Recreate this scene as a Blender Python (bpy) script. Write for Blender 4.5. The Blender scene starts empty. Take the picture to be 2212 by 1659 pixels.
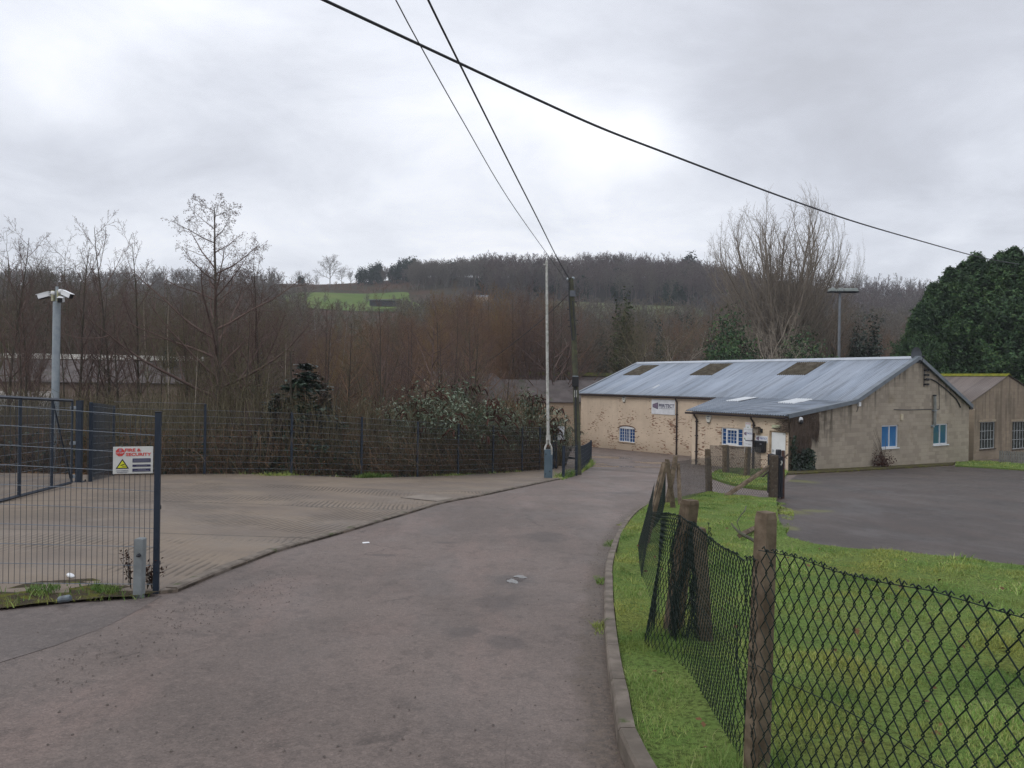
import bpy, bmesh, math, random
import numpy as np
from mathutils import Vector, Matrix
SC = bpy.context.scene
COL = SC.collection
R = math.radians

# ------------------------------------------------------------------ camera
F, CX, CY = 1609.0, 1106.0, 829.5          # focal length and centre of a 2212 px wide view of the place
CAMZ = 1.65
cam_d = bpy.data.cameras.new('camera')
cam_d.sensor_width = 36.0
cam_d.lens = 36.0 * F / 2212.0
cam_d.clip_start = 0.05
cam_d.clip_end = 3000.0
cam = bpy.data.objects.new('camera', cam_d)
COL.objects.link(cam)
CAMR = Matrix.Rotation(R(90 - 0.125), 3, 'X') @ Matrix.Rotation(R(0.8), 3, 'Z')
cam.matrix_world = Matrix.Translation((0, 0, CAMZ)) @ CAMR.to_4x4()
SC.camera = cam

# ------------------------------------------------------------------ world: overcast sky
SUN_EL, SUN_AZ = 42.0, -118.0              # azimuth from +Y, clockwise: sun behind cloud, to the left and slightly behind
W = bpy.data.worlds.new("World")
SC.world = W
W.use_nodes = True
wn = W.node_tree
wn.nodes.clear()
def wN(t, **kw):
    n = wn.nodes.new(t)
    for k, v in kw.items():
        setattr(n, k, v)
    return n
def wL(a, b):
    wn.links.new(a, b)
w_out = wN('ShaderNodeOutputWorld')
w_bg = wN('ShaderNodeBackground')
w_bg.inputs['Strength'].default_value = 0.1
sky = wN('ShaderNodeTexSky', sky_type='NISHITA', sun_disc=False)
sky.sun_elevation = R(SUN_EL)
sky.sun_rotation = R(SUN_AZ)
tc = wN('ShaderNodeTexCoord')
# cloud layer coordinates: project the direction on a flat cloud deck
sep = wN('ShaderNodeSeparateXYZ')
wL(tc.outputs['Generated'], sep.inputs[0])
mx = wN('ShaderNodeMath', operation='MAXIMUM'); wL(sep.outputs['Z'], mx.inputs[0]); mx.inputs[1].default_value = 0.0
ad = wN('ShaderNodeMath', operation='ADD'); wL(mx.outputs[0], ad.inputs[0]); ad.inputs[1].default_value = 0.22
dx = wN('ShaderNodeMath', operation='DIVIDE'); wL(sep.outputs['X'], dx.inputs[0]); wL(ad.outputs[0], dx.inputs[1])
dy = wN('ShaderNodeMath', operation='DIVIDE'); wL(sep.outputs['Y'], dy.inputs[0]); wL(ad.outputs[0], dy.inputs[1])
cmb = wN('ShaderNodeCombineXYZ'); wL(dx.outputs[0], cmb.inputs[0]); wL(dy.outputs[0], cmb.inputs[1])
cmb.inputs[2].default_value = 3.3
n1 = wN('ShaderNodeTexNoise'); wL(cmb.outputs[0], n1.inputs['Vector'])
n1.inputs['Scale'].default_value = 1.9; n1.inputs['Detail'].default_value = 8; n1.inputs['Roughness'].default_value = 0.58; n1.inputs['Distortion'].default_value = 0.35
n2 = wN('ShaderNodeTexNoise'); wL(cmb.outputs[0], n2.inputs['Vector'])
n2.inputs['Scale'].default_value = 0.55; n2.inputs['Detail'].default_value = 3
mix12 = wN('ShaderNodeMath', operation='MULTIPLY_ADD'); wL(n2.outputs['Fac'], mix12.inputs[0]); mix12.inputs[1].default_value = 1.0; wL(n1.outputs['Fac'], mix12.inputs[2])
# thinner / thicker places of the deck, as directions (x, y, z, sharpness, amount)
acc = mix12.outputs[0]
def skydir(px, py):
    v = CAMR @ Vector(((px - CX) / F, -(py - CY) / F, -1.0))
    return v.normalized()
for px, py, pw, am in ((330, 55, 190, 0.12), (430, 30, 200, 0.10), (110, 175, 420, 0.24), (160, 190, 300, 0.08), (1400, 280, 600, 0.30), (1270, 315, 500, 0.20), (1340, 340, 300, 0.06), (430, 230, 60, -0.16), (760, 330, 80, -0.08), (600, 520, 14, 0.13),
                       (1950, 330, 30, -0.34), (2150, 150, 20, -0.24), (60, 60, 20, -0.10), (300, 330, 30, -0.10), (1500, 60, 30, -0.10), (1150, 470, 30, 0.14), (1600, 470, 45, 0.12), (1880, 560, 60, 0.16),
                       (2150, 300, 130, 0.22), (900, 200, 40, 0.04)):
    dv = wN('ShaderNodeVectorMath', operation='DOT_PRODUCT')
    nrm = wN('ShaderNodeVectorMath', operation='NORMALIZE'); wL(tc.outputs['Generated'], nrm.inputs[0])
    wL(nrm.outputs[0], dv.inputs[0]); dv.inputs[1].default_value = skydir(px, py)
    m0 = wN('ShaderNodeMath', operation='MAXIMUM'); wL(dv.outputs['Value'], m0.inputs[0]); m0.inputs[1].default_value = 0.0
    pwn = wN('ShaderNodeMath', operation='POWER'); wL(m0.outputs[0], pwn.inputs[0]); pwn.inputs[1].default_value = pw
    ma = wN('ShaderNodeMath', operation='MULTIPLY_ADD'); wL(pwn.outputs[0], ma.inputs[0]); ma.inputs[1].default_value = am; wL(acc, ma.inputs[2])
    acc = ma.outputs[0]
ramp = wN('ShaderNodeValToRGB'); wL(acc, ramp.inputs[0])
els = ramp.color_ramp.elements
els[0].position = 0.17; els[0].color = (0.48, 0.495, 0.545, 1)
els[1].position = 0.97; els[1].color = (0.97, 0.975, 1.0, 1)
for p, c in ((0.33, (0.545, 0.565, 0.625)), (0.52, (0.66, 0.685, 0.75)), (0.72, (0.79, 0.815, 0.875))):
    e = els.new(p); e.color = (*c, 1)
# the ramp only spans 0..1: squeeze
sq = wN('ShaderNodeMapRange'); sq.inputs['From Min'].default_value = 0.36; sq.inputs['From Max'].default_value = 1.40
wL(acc, sq.inputs['Value'])
wL(sq.outputs['Result'], ramp.inputs[0])
# brighter overhead, as an overcast sky is
z2 = wN('ShaderNodeMath', operation='POWER'); wL(mx.outputs[0], z2.inputs[0]); z2.inputs[1].default_value = 2.2
zen = wN('ShaderNodeMath', operation='MULTIPLY_ADD'); wL(z2.outputs[0], zen.inputs[0]); zen.inputs[1].default_value = 8.0; zen.inputs[2].default_value = 11.8
vs = wN('ShaderNodeVectorMath', operation='SCALE'); wL(ramp.outputs[0], vs.inputs[0]); wL(zen.outputs[0], vs.inputs['Scale'])
mxc = wN('ShaderNodeMix', data_type='RGBA'); mxc.inputs['Factor'].default_value = 0.93
wL(sky.outputs[0], mxc.inputs['A']); wL(vs.outputs[0], mxc.inputs['B'])
wL(mxc.outputs['Result'], w_bg.inputs['Color'])
wL(w_bg.outputs[0], w_out.inputs['Surface'])

# ------------------------------------------------------------------ sun behind cloud
sd = bpy.data.lights.new('sun', 'SUN')
sd.energy = 0.8
sd.angle = R(35)
sd.color = (1.0, 0.965, 0.91)
so = bpy.data.objects.new('sun', sd)
COL.objects.link(so)
sdir = Vector((math.sin(R(SUN_AZ)) * math.cos(R(SUN_EL)), math.cos(R(SUN_AZ)) * math.cos(R(SUN_EL)), math.sin(R(SUN_EL))))
so.rotation_euler = sdir.to_track_quat('Z', 'Y').to_euler()
so.location = (0, 0, 60)
SC.view_settings.view_transform = 'Standard'
SC.view_settings.look = 'None'
SC.view_settings.exposure = 0.0
SC.view_settings.gamma = 1.0
SC.cycles.use_denoising = True
SC.cycles.denoiser = 'OPENIMAGEDENOISE'
SC.cycles.denoising_input_passes = 'RGB_ALBEDO_NORMAL'
SC.cycles.denoising_prefilter = 'NONE'
SC.cycles.max_bounces = 6
SC.cycles.diffuse_bounces = 3
SC.cycles.glossy_bounces = 3
SC.cycles.transmission_bounces = 4
SC.cycles.volume_bounces = 0
SC.cycles.transparent_max_bounces = 8

# ------------------------------------------------------------------ the lie of the land
YS = [-80, -20, 0, 4, 8.3, 15, 23, 28, 36.5, 45, 50, 58, 70, 80, 110, 150, 200, 260, 315, 350, 420, 470, 640]
ZS = [4.5, 1.6, 0, -.36, -.80, -1.25, -1.66, -1.98, -2.6, -2.95, -3.13, -3.3, -3.5, -3.5, -2, 2, 11, 22, 34.5, 44.7, 60, 63, 58]
_yy = np.arange(-90, 650, 0.25)
_zz = np.interp(_yy, YS, ZS)
_k = np.ones(17) / 17
_zs = np.convolve(np.pad(_zz, 8, mode='edge'), _k, 'valid')
def g(x, y):
    """height of the made ground at x, y (arrays or numbers)"""
    x = np.asarray(x, float); y = np.asarray(y, float)
    z = np.interp(y, _yy, _zs)
    t = np.clip((-x - 1) / 8, 0, 1)
    z = z + 0.3 * t * t * (3 - 2 * t)
    far = np.clip((y - 150) / 200, 0, 1)
    sl = np.clip((-x - 75) / 90, 0, 1)
    z = z - far * sl * sl * (3 - 2 * sl) * 7
    s = np.clip((x - 60) / 150, 0, 1)
    z = z - far * s * s * (3 - 2 * s) * 13
    z = z + far * (2.2 * np.sin(x / 37.0 + 0.6) + 1.3 * np.sin(x / 17.0 + y / 40.0))
    return z
def gz(x, y):
    return float(g(x, y))
def ray(px, py):
    return CAMR @ Vector(((px - CX) / F, -(py - CY) / F, -1.0))
def at(px, py, Y):
    """the point of the place seen at (px, py) that lies Y metres ahead"""
    d = ray(px, py)
    return Vector((0, 0, CAMZ)) + d * (Y / d.y)
def G(px, py, hi=120.0):
    d = ray(px, py); d = d / d.y
    lo = 0.8
    for _ in range(50):
        m = (lo + hi) / 2
        p = d * m
        if CAMZ + p.z > gz(p.x, p.y):
            lo = m
        else:
            hi = m
    return Vector((d.x * lo, d.y * lo, CAMZ + d.z * lo))
def GX(px, py):
    p = G(px, py)
    return (p.x, p.y)

# ------------------------------------------------------------------ object helpers
def tag(o, label=None, cat=None, group=None, kind=None):
    if label: o['label'] = label
    if cat: o['category'] = cat
    if group: o['group'] = group
    if kind: o['kind'] = kind
    return o
def empty(name, loc=(0, 0, 0), rz=0.0, mat=None):
    o = bpy.data.objects.new(name, None)
    COL.objects.link(o)
    o.empty_display_size = 0.2
    if mat is not None:
        o.matrix_world = mat
    else:
        o.location = loc
        o.rotation_euler = (0, 0, rz)
    return o
def thing(name, label, cat, loc=(0, 0, 0), rz=0.0, group=None, mat=None):
    return tag(empty(name, loc, rz, mat), label, cat, group)
def link(name, me, mat=None, parent=None):
    o = bpy.data.objects.new(name, me)
    COL.objects.link(o)
    if mat is not None:
        me.materials.append(mat)
    if parent is not None:
        o.parent = parent
    return o
def copy_tree(o, parent=None):
    c = o.copy()
    COL.objects.link(c)
    if parent is not None:
        c.parent = parent
    for ch in list(o.children):
        copy_tree(ch, c)
    return c
def mesh_np(name, V, Fs, smooth=False):
    """V (n,3), Fs list of index arrays (m,3) or (m,4)"""
    me = bpy.data.meshes.new(name)
    V = np.ascontiguousarray(V, np.float32)
    if not isinstance(Fs, (list, tuple)):
        Fs = [Fs]
    Fs = [np.ascontiguousarray(f, np.int32) for f in Fs if len(f)]
    me.vertices.add(len(V)); me.vertices.foreach_set('co', V.ravel())
    li = np.concatenate([f.ravel() for f in Fs])
    tot = np.concatenate([np.full(len(f), f.shape[1], np.int32) for f in Fs])
    st = np.concatenate([[0], np.cumsum(tot)[:-1]]).astype(np.int32)
    me.loops.add(len(li)); me.loops.foreach_set('vertex_index', li)
    me.polygons.add(len(tot)); me.polygons.foreach_set('loop_start', st); me.polygons.foreach_set('loop_total', tot)
    if smooth:
        me.polygons.foreach_set('use_smooth', np.ones(len(tot), bool))
    me.update(calc_edges=True)
    return me
def tubes_np(lines, sides=3):
    """lines: list of (points, radii); returns V, F(quads)"""
    groups = {}
    for p, r in lines:
        groups.setdefault(len(p), []).append((p, r))
    Vs, Fs, off = [], [], 0
    a = np.arange(sides) * 2 * math.pi / sides
    ca, sa = np.cos(a), np.sin(a)
    for k, ls in groups.items():
        P = np.array([[tuple(q) for q in l[0]] for l in ls], float)
        Rr = np.array([l[1] for l in ls], float)
        T = np.gradient(P, axis=1)
        T /= np.linalg.norm(T, axis=2, keepdims=True) + 1e-9
        m = T.mean(axis=1)
        ref = np.where((np.abs(m[:, 2]) < 0.8)[:, None], np.array([[0, 0, 1.0]]), np.array([[1.0, 0, 0]]))
        A = np.cross(T, ref[:, None, :]); A /= np.linalg.norm(A, axis=2, keepdims=True) + 1e-9
        B = np.cross(T, A)
        ring = P[:, :, None, :] + Rr[:, :, None, None] * (ca[None, None, :, None] * A[:, :, None, :] + sa[None, None, :, None] * B[:, :, None, :])
        n = len(ls)
        Vs.append(ring.reshape(-1, 3))
        idx = np.arange(n * k * sides).reshape(n, k, sides) + off
        q0 = idx[:, :-1, :]; q1 = idx[:, 1:, :]
        Fs.append(np.stack([q0, np.roll(q0, -1, 2), np.roll(q1, -1, 2), q1], -1).reshape(-1, 4))
        off += n * k * sides
    return np.concatenate(Vs), np.concatenate(Fs)
class MB:
    """collects shapes, builds ONE mesh"""
    def __init__(s):
        s.v = []; s.f = []
    def add(s, vs, fs):
        o = len(s.v)
        s.v += [tuple(v) for v in vs]
        s.f += [tuple(i + o for i in f) for f in fs]
        return s
    def box(s, a, b, M=None):
        x0, y0, z0 = a; x1, y1, z1 = b
        vs = [(x0, y0, z0), (x1, y0, z0), (x1, y1, z0), (x0, y1, z0), (x0, y0, z1), (x1, y0, z1), (x1, y1, z1), (x0, y1, z1)]
        if M is not None:
            vs = [M @ Vector(v) for v in vs]
        return s.add(vs, [(0, 3, 2, 1), (4, 5, 6, 7), (0, 1, 5, 4), (1, 2, 6, 5), (2, 3, 7, 6), (3, 0, 4, 7)])
    def mbox(s, m, u0, u1, v0, v1, o0, o1):
        vs = [m(u, v, o) for o in (o0, o1) for u, v in ((u0, v0), (u1, v0), (u1, v1), (u0, v1))]
        return s.add(vs, [(0, 3, 2, 1), (4, 5, 6, 7), (0, 1, 5, 4), (1, 2, 6, 5), (2, 3, 7, 6), (3, 0, 4, 7)])
    def tube(s, pts, r, sides=8, cap=True):
        k = len(pts)
        rr = r if isinstance(r, (list, tuple)) else [r] * k
        V, Fq = tubes_np([(pts, rr)], sides)
        fs = [tuple(f) for f in Fq]
        if cap:
            fs += [tuple(range(sides)), tuple(range((k - 1) * sides, k * sides))]
        return s.add([tuple(v) for v in V], fs)
    def prism(s, poly, m, o0, o1):
        n = len(poly)
        vs = [m(u, v, o) for o in (o0, o1) for u, v in poly]
        fs = [tuple(range(n))[::-1], tuple(range(n, 2 * n))] + [(i, (i + 1) % n, n + (i + 1) % n, n + i) for i in range(n)]
        return s.add(vs, fs)
    def lathe(s, prof, sides=16, M=None):
        vs = []
        for r_, z in prof:
            for i in range(sides):
                a = 2 * math.pi * i / sides
                v = Vector((r_ * math.cos(a), r_ * math.sin(a), z))
                vs.append(M @ v if M is not None else v)
        k = len(prof)
        fs = [(j * sides + i, j * sides + (i + 1) % sides, (j + 1) * sides + (i + 1) % sides, (j + 1) * sides + i) for j in range(k - 1) for i in range(sides)]
        fs += [tuple(range(sides))[::-1], tuple(range((k - 1) * sides, k * sides))]
        return s.add(vs, fs)
    def build(s, name, mat=None, parent=None, smooth=False, bevel=0.0, recalc=True):
        me = bpy.data.meshes.new(name)
        me.from_pydata(s.v, [], s.f)
        if recalc:
            bm = bmesh.new(); bm.from_mesh(me)
            bmesh.ops.recalc_face_normals(bm, faces=bm.faces)
            bm.to_mesh(me); bm.free()
        if smooth:
            for p in me.polygons:
                p.use_smooth = True
        me.update()
        o = link(name, me, mat, parent)
        if bevel:
            b = o.modifiers.new('bevel', 'BEVEL'); b.width = bevel; b.segments = 2; b.limit_method = 'ANGLE'
        return o
def XY(o0=0):
    return lambda u, v, o: (u, v, o)
# ------------------------------------------------------------------ materials
class NT:
    def __init__(s, name):
        s.m = bpy.data.materials.new(name); s.m.use_nodes = True
        s.t = s.m.node_tree; s.b = s.t.nodes['Principled BSDF']
    def n(s, ty, ins=None, **props):
        nd = s.t.nodes.new('ShaderNode' + ty)
        for k, v in props.items():
            setattr(nd, k, v)
        for k, v in (ins or {}).items():
            s.set(nd.inputs[k], v)
        return nd
    def set(s, sock, v):
        if isinstance(v, bpy.types.NodeSocket):
            s.t.links.new(v, sock)
        elif isinstance(v, (tuple, list)) and len(v) == 3 and sock.type == 'RGBA':
            sock.default_value = (*v, 1)
        else:
            sock.default_value = v
    def coord(s, obj=False):
        return s.n('TexCoord').outputs['Object'] if obj else s.n('NewGeometry').outputs['Position']
    def noise(s, vec, scale, detail=4, rough=0.55, dist=0.0):
        return s.n('TexNoise', {'Vector': vec, 'Scale': scale, 'Detail': detail, 'Roughness': rough, 'Distortion': dist}).outputs['Fac']
    def scale(s, vec, sx, sy, sz):
        return s.n('VectorMath', {0: vec, 1: (sx, sy, sz)}, operation='MULTIPLY').outputs[0]
    def math(s, op, a, b=0.0, c=0.0, clamp=False):
        nd = s.n('Math', {0: a, 1: b, 2: c}, operation=op); nd.use_clamp = clamp
        return nd.outputs[0]
    def ramp(s, v, a, b):
        """smooth 0..1 between a and b"""
        return s.n('MapRange', {'Value': v, 'From Min': a, 'From Max': b}, interpolation_type='SMOOTHSTEP').outputs['Result']
    def mix(s, f, a, b):
        nd = s.n('Mix', data_type='RGBA')
        s.set(nd.inputs['Factor'], f); s.set(nd.inputs['A'], a); s.set(nd.inputs['B'], b)
        return nd.outputs['Result']
    def bump(s, h, strength, dist=0.01):
        nd = s.n('Bump', {'Height': h, 'Strength': strength, 'Distance': dist})
        s.t.links.new(nd.outputs[0], s.b.inputs['Normal'])
    def col(s, c):
        s.set(s.b.inputs['Base Color'], c)
    def rough(s, r_, spec=None, metal=None):
        s.set(s.b.inputs['Roughness'], r_)
        if spec is not None: s.b.inputs['Specular IOR Level'].default_value = spec
        if metal is not None: s.b.inputs['Metallic'].default_value = metal
MATS = {}
def noisy(name, c1, c2, sc=8.0, rough=0.75, bump=0.25, bs=40.0, spec=0.3, obj=True, dist=0.004, metal=0.0, c3=None, sc3=2.0, lo=0.35, hi=0.65):
    if name in MATS: return MATS[name]
    t = NT(name)
    v = t.coord(obj)
    c = t.mix(t.ramp(t.noise(v, sc), lo, hi), c1, c2)
    if c3 is not None:
        c = t.mix(t.ramp(t.noise(v, sc3, 6, 0.65), 0.55, 0.7), c, c3)
    t.col(c); t.rough(rough, spec, metal)
    if bump: t.bump(t.noise(v, bs, 5, 0.6), bump, dist)
    MATS[name] = t.m
    return t.m
def plain(name, c, rough=0.5, spec=0.4, metal=0.0):
    """painted or moulded surface with slight unevenness"""
    d = tuple(x * 0.86 for x in c)
    return noisy(name, c, d, 5.0, rough, 0.05, 60.0, spec, True, 0.002, metal)
def bark(name, c1, c2, moss=None):
    t = NT(name)
    v = t.coord(True)
    c = t.mix(t.ramp(t.noise(v, 3.0), 0.35, 0.65), c1, c2)
    rnd = t.n('NewGeometry').outputs['Random Per Island']
    c = t.mix(t.math('MULTIPLY', rnd, 0.55), c, tuple(min(1, x * 1.7) for x in c2))
    if moss is not None:
        c = t.mix(t.math('MULTIPLY', t.ramp(t.noise(v, 1.3), 0.5, 0.66), 0.7), c, moss)
    t.col(c); t.rough(0.85, 0.15)
    MATS[name] = t.m
    return t.m
def leafy(name, cs, rough=0.6, spec=0.25, transl=0.0):
    t = NT(name)
    rnd = t.n('NewGeometry').outputs['Random Per Island']
    cr = t.n('ValToRGB', {'Fac': rnd})
    e = cr.color_ramp.elements
    e[0].color = (*cs[0], 1); e[1].color = (*cs[-1], 1)
    for i, c in enumerate(cs[1:-1]):
        q = e.new((i + 1) / (len(cs) - 1)); q.color = (*c, 1)
    v = t.coord(False)
    c = t.mix(t.ramp(t.noise(v, 0.9, 2), 0.3, 0.7), cr.outputs[0], tuple(x * 0.6 for x in cs[0]))
    t.col(c); t.rough(rough, spec)
    MATS[name] = t.m
    return t.m

M_steel = noisy('blue_steel', (0.012, 0.021, 0.036), (0.017, 0.027, 0.044), 6, 0.45, 0.05, 50, 0.4)
M_wire_sheen = noisy('blue_wire_sheen', (0.13, 0.155, 0.185), (0.17, 0.195, 0.225), 6, 0.4, 0.0, 50, 0.5)  # horizontal wires: sky reflection put into the colour, paler than the fence paint
M_wire_dark = noisy('fence_wire_paint', (0.024, 0.030, 0.040), (0.036, 0.045, 0.056), 6, 0.45, 0.0, 50, 0.45)
M_galv = noisy('galvanised', (0.24, 0.28, 0.31), (0.30, 0.335, 0.36), 5, 0.5, 0.05, 40, 0.4, metal=0.25)
M_pvc = noisy('dark_pvc_wire', (0.007, 0.014, 0.012), (0.011, 0.020, 0.017), 7, 0.55, 0.0, 50, 0.2)
M_oldwire = noisy('old_wire', (0.09, 0.085, 0.08), (0.05, 0.045, 0.04), 9, 0.6, 0.0, 50, 0.3)
M_white = noisy('white_plastic', (0.74, 0.75, 0.76), (0.66, 0.67, 0.67), 4, 0.45, 0.03, 60, 0.4)
M_offwhite = noisy('weathered_white_paint', (0.50, 0.50, 0.47), (0.34, 0.34, 0.31), 11, 0.6, 0.1, 60, 0.3, c3=(0.22, 0.23, 0.17), sc3=7)
M_black = plain('black_plastic', (0.012, 0.012, 0.014), 0.45)
M_dark = plain('dark_iron', (0.022, 0.025, 0.032), 0.5)
M_brownpipe = plain('dark_brown_pipe', (0.030, 0.020, 0.021), 0.4)
M_red = plain('red_print', (0.60, 0.06, 0.05), 0.5)
M_yellow = plain('yellow_print', (0.62, 0.62, 0.03), 0.5)
M_navy = plain('navy_print', (0.035, 0.035, 0.09), 0.5)
M_blueprint = plain('blue_print', (0.05, 0.09, 0.30), 0.5)
M_purple = plain('purple_print', (0.055, 0.035, 0.085), 0.5)
M_pink = plain('pale_red_print', (0.36, 0.28, 0.36), 0.5)
M_greyprint = plain('grey_print', (0.22, 0.22, 0.27), 0.5)
M_greenprint = plain('green_print', (0.12, 0.24, 0.12), 0.5)
M_board = noisy('sign_board', (0.70, 0.71, 0.74), (0.60, 0.61, 0.63), 2.5, 0.5, 0.03, 60, 0.4)
M_post = noisy('old_concrete_post', (0.090, 0.067, 0.046), (0.165, 0.128, 0.092), 9, 0.9, 0.6, 60, 0.15, c3=(0.065, 0.055, 0.042), sc3=4)
M_timber = noisy('old_timber', (0.09, 0.07, 0.052), (0.055, 0.043, 0.034), 9, 0.9, 0.4, 60, 0.15, c3=(0.17, 0.16, 0.14), sc3=11)
M_kerb = noisy('kerb_concrete', (0.185, 0.155, 0.128), (0.11, 0.092, 0.075), 5, 0.85, 0.5, 90, 0.25, obj=False, c3=(0.055, 0.072, 0.022), sc3=3.3)
M_pole = noisy('pole_timber', (0.085, 0.088, 0.055), (0.06, 0.058, 0.045), 5, 0.85, 0.4, 40, 0.2, c3=(0.11, 0.12, 0.05), sc3=1.5)
M_rust = noisy('rusty_iron', (0.10, 0.05, 0.035), (0.05, 0.032, 0.028), 9, 0.8, 0.3, 60, 0.2)

# road: worn, damp reddish tarmac
def make_road(name, ca, cb, wet=0.5, seed=0.0, red=(0.182, 0.130, 0.110), dirt=False, dcol=((0.060, 0.046, 0.035), (0.115, 0.085, 0.062)), spots=(), scol=((0.050, 0.041, 0.037), (0.085, 0.070, 0.063)), samt=0.6):
    t = NT(name)
    p = t.coord(False)
    v = t.n('VectorMath', {0: p, 1: (seed, seed * 1.7, 0)}, operation='ADD').outputs[0]
    big = t.noise(v, 0.33, 4, 0.6)
    med = t.noise(t.scale(v, 1.0, 0.28, 1), 1.1, 5, 0.62)      # stretched along the road: tyre tracks
    grain = t.noise(v, 95, 3, 0.7)
    agg = t.n('TexVoronoi', {'Vector': v, 'Scale': 55.0}).outputs['Distance']
    c = t.mix(t.ramp(big, 0.36, 0.62), ca, cb)
    c = t.mix(t.math('MULTIPLY', t.ramp(med, 0.46, 0.66), 0.55), c, red)
    c = t.mix(t.math('MULTIPLY', t.ramp(t.noise(v, 2.6, 6, 0.7), 0.56, 0.70), 0.5), c, tuple(x * 0.55 for x in ca))
    c = t.mix(t.math('MULTIPLY', t.ramp(t.noise(t.scale(v, 1.0, 0.55, 1), 5.5, 6, 0.72), 0.50, 0.66), 0.42), c, tuple(x * 0.55 for x in ca))
    c = t.mix(t.math('MULTIPLY', t.ramp(t.noise(v, 9, 6, 0.75), 0.54, 0.70), 0.35), c, tuple(min(1, x * 1.4) for x in cb))
    wv = t.n('VectorMath', {0: v, 1: t.n('VectorMath', {0: t.n('TexNoise', {'Vector': v, 'Scale': 2.2, 'Detail': 4.0}).outputs['Color'], 1: (0.6, 0.6, 0)}, operation='MULTIPLY').outputs[0]}, operation='ADD').outputs[0]
    ck = t.n('TexVoronoi', {'Vector': wv, 'Scale': 0.55}, feature='DISTANCE_TO_EDGE').outputs['Distance']
    ckm = t.math('MULTIPLY', t.ramp(ck, 0.014, 0.004), t.ramp(t.noise(v, 0.45, 3), 0.54, 0.62))
    c = t.mix(t.math('MULTIPLY', ckm, 0.6), c, tuple(x * 0.45 for x in ca))
    c = t.mix(t.math('MULTIPLY', t.ramp(grain, 0.50, 0.70), 0.6), c, tuple(x * 0.42 for x in ca))
    c = t.mix(t.math('MULTIPLY', t.ramp(t.noise(v, 60, 2, 0.5), 0.62, 0.74), 0.5), c, tuple(min(1, x * 1.55) for x in cb))
    vr = t.n('TexVoronoi', {'Vector': v, 'Scale': 62.0}).outputs['Color']
    vr2 = t.n('TexVoronoi', {'Vector': v, 'Scale': 21.0}).outputs['Color']
    kk = t.math('ADD', t.math('MULTIPLY', t.n('SeparateXYZ', {0: vr}).outputs[0], 0.34), t.math('MULTIPLY_ADD', t.n('SeparateXYZ', {0: vr2}).outputs[0], 0.14, 0.76))
    sc_n = t.n('VectorMath', {0: c}, operation='SCALE'); t.set(sc_n.inputs['Scale'], kk)
    c = sc_n.outputs[0]
    if spots:          # worn and stained places, each with a place and size of its own
        mask = None
        nz = t.noise(v, 2.4, 6, 0.75)
        for cx_, cy_, rx_, ry_ in spots:
            dv_ = t.n('VectorMath', {0: t.n('VectorMath', {0: p, 1: (cx_, cy_, 0)}, operation='SUBTRACT').outputs[0], 1: (1 / rx_, 1 / ry_, 0)}, operation='MULTIPLY').outputs[0]
            dl_ = t.n('VectorMath', {0: dv_}, operation='LENGTH').outputs['Value']
            m_ = t.math('MULTIPLY_ADD', nz, 1.6, t.math('SUBTRACT', 0.20, dl_))
            mask = m_ if mask is None else t.math('MAXIMUM', mask, m_)
        sm = t.ramp(mask, 0.05, 0.55)
        c = t.mix(t.math('MULTIPLY', sm, samt), c, t.mix(t.ramp(t.noise(v, 24, 5, 0.7), 0.4, 0.62), *scol))
    if dirt:
        at_ = t.n('Attribute', attribute_name='dirt').outputs['Fac']
        dm = t.ramp(t.math('ADD', at_, t.math('MULTIPLY_ADD', t.noise(v, 3.2, 5, 0.7), 1.1, -0.55)), 0.30, 0.72)
        dc = t.mix(t.ramp(t.noise(v, 22, 5, 0.7), 0.4, 0.62), *dcol)
        c = t.mix(t.math('MULTIPLY', dm, 0.8), c, dc)
    t.col(c)
    wetm = t.ramp(t.noise(t.scale(v, 1.0, 0.5, 1), 0.75, 4, 0.6), 0.42, 0.66)
    t.rough(t.math('MULTIPLY_ADD', wetm, -0.30 * wet, 0.62), 0.34)
    h = t.math('ADD', t.math('MULTIPLY', grain, 0.6), t.math('MULTIPLY', agg, 0.5))
    h = t.math('ADD', h, t.math('MULTIPLY', t.noise(v, 5, 4), 1.2))
    t.bump(h, 0.55, 0.006)
    return t.m
SPOTS = []
for px, py, rx, ry in ((1112, 1254, 0.34, 0.6), (1074, 1300, 0.34, 0.6), (1092, 1388, 0.22, 0.34), (1000, 1364, 0.22, 0.3), (825, 1199, 0.28, 0.14), (960, 1172, 0.25, 0.18), (1180, 1160, 0.5, 0.9), (1340, 1065, 0.8, 0.6)):
    q = G(px, py); SPOTS.append((q.x, q.y, rx, ry))
MOSSY = []
for px, py, rx, ry in ((1765, 1104, 0.5, 0.4), (1705, 1105, 0.45, 0.9), (1698, 1140, 0.3, 0.6), (1730, 1040, 0.7, 1.4), (2000, 1222, 2.0, 0.15), (1800, 1196, 1.2, 0.15)):
    q = G(px, py); MOSSY.append((q.x, q.y, rx, ry))
M_road = make_road('worn_red_tarmac', (0.114, 0.089, 0.076), (0.152, 0.118, 0.101), spots=SPOTS)
M_gutter = make_road('gutter_dirt', (0.114, 0.089, 0.076), (0.152, 0.118, 0.101), dirt=True)
M_footway = make_road('grey_tarmac', (0.104, 0.086, 0.077), (0.140, 0.114, 0.102), 0.6, 4.0, (0.150, 0.115, 0.102))
M_carpark = make_road('dark_tarmac', (0.050, 0.040, 0.035), (0.074, 0.058, 0.050), 0.7, 9.0, (0.082, 0.060, 0.050), spots=MOSSY, scol=((0.085, 0.095, 0.024), (0.125, 0.112, 0.026)), samt=0.85)

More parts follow.
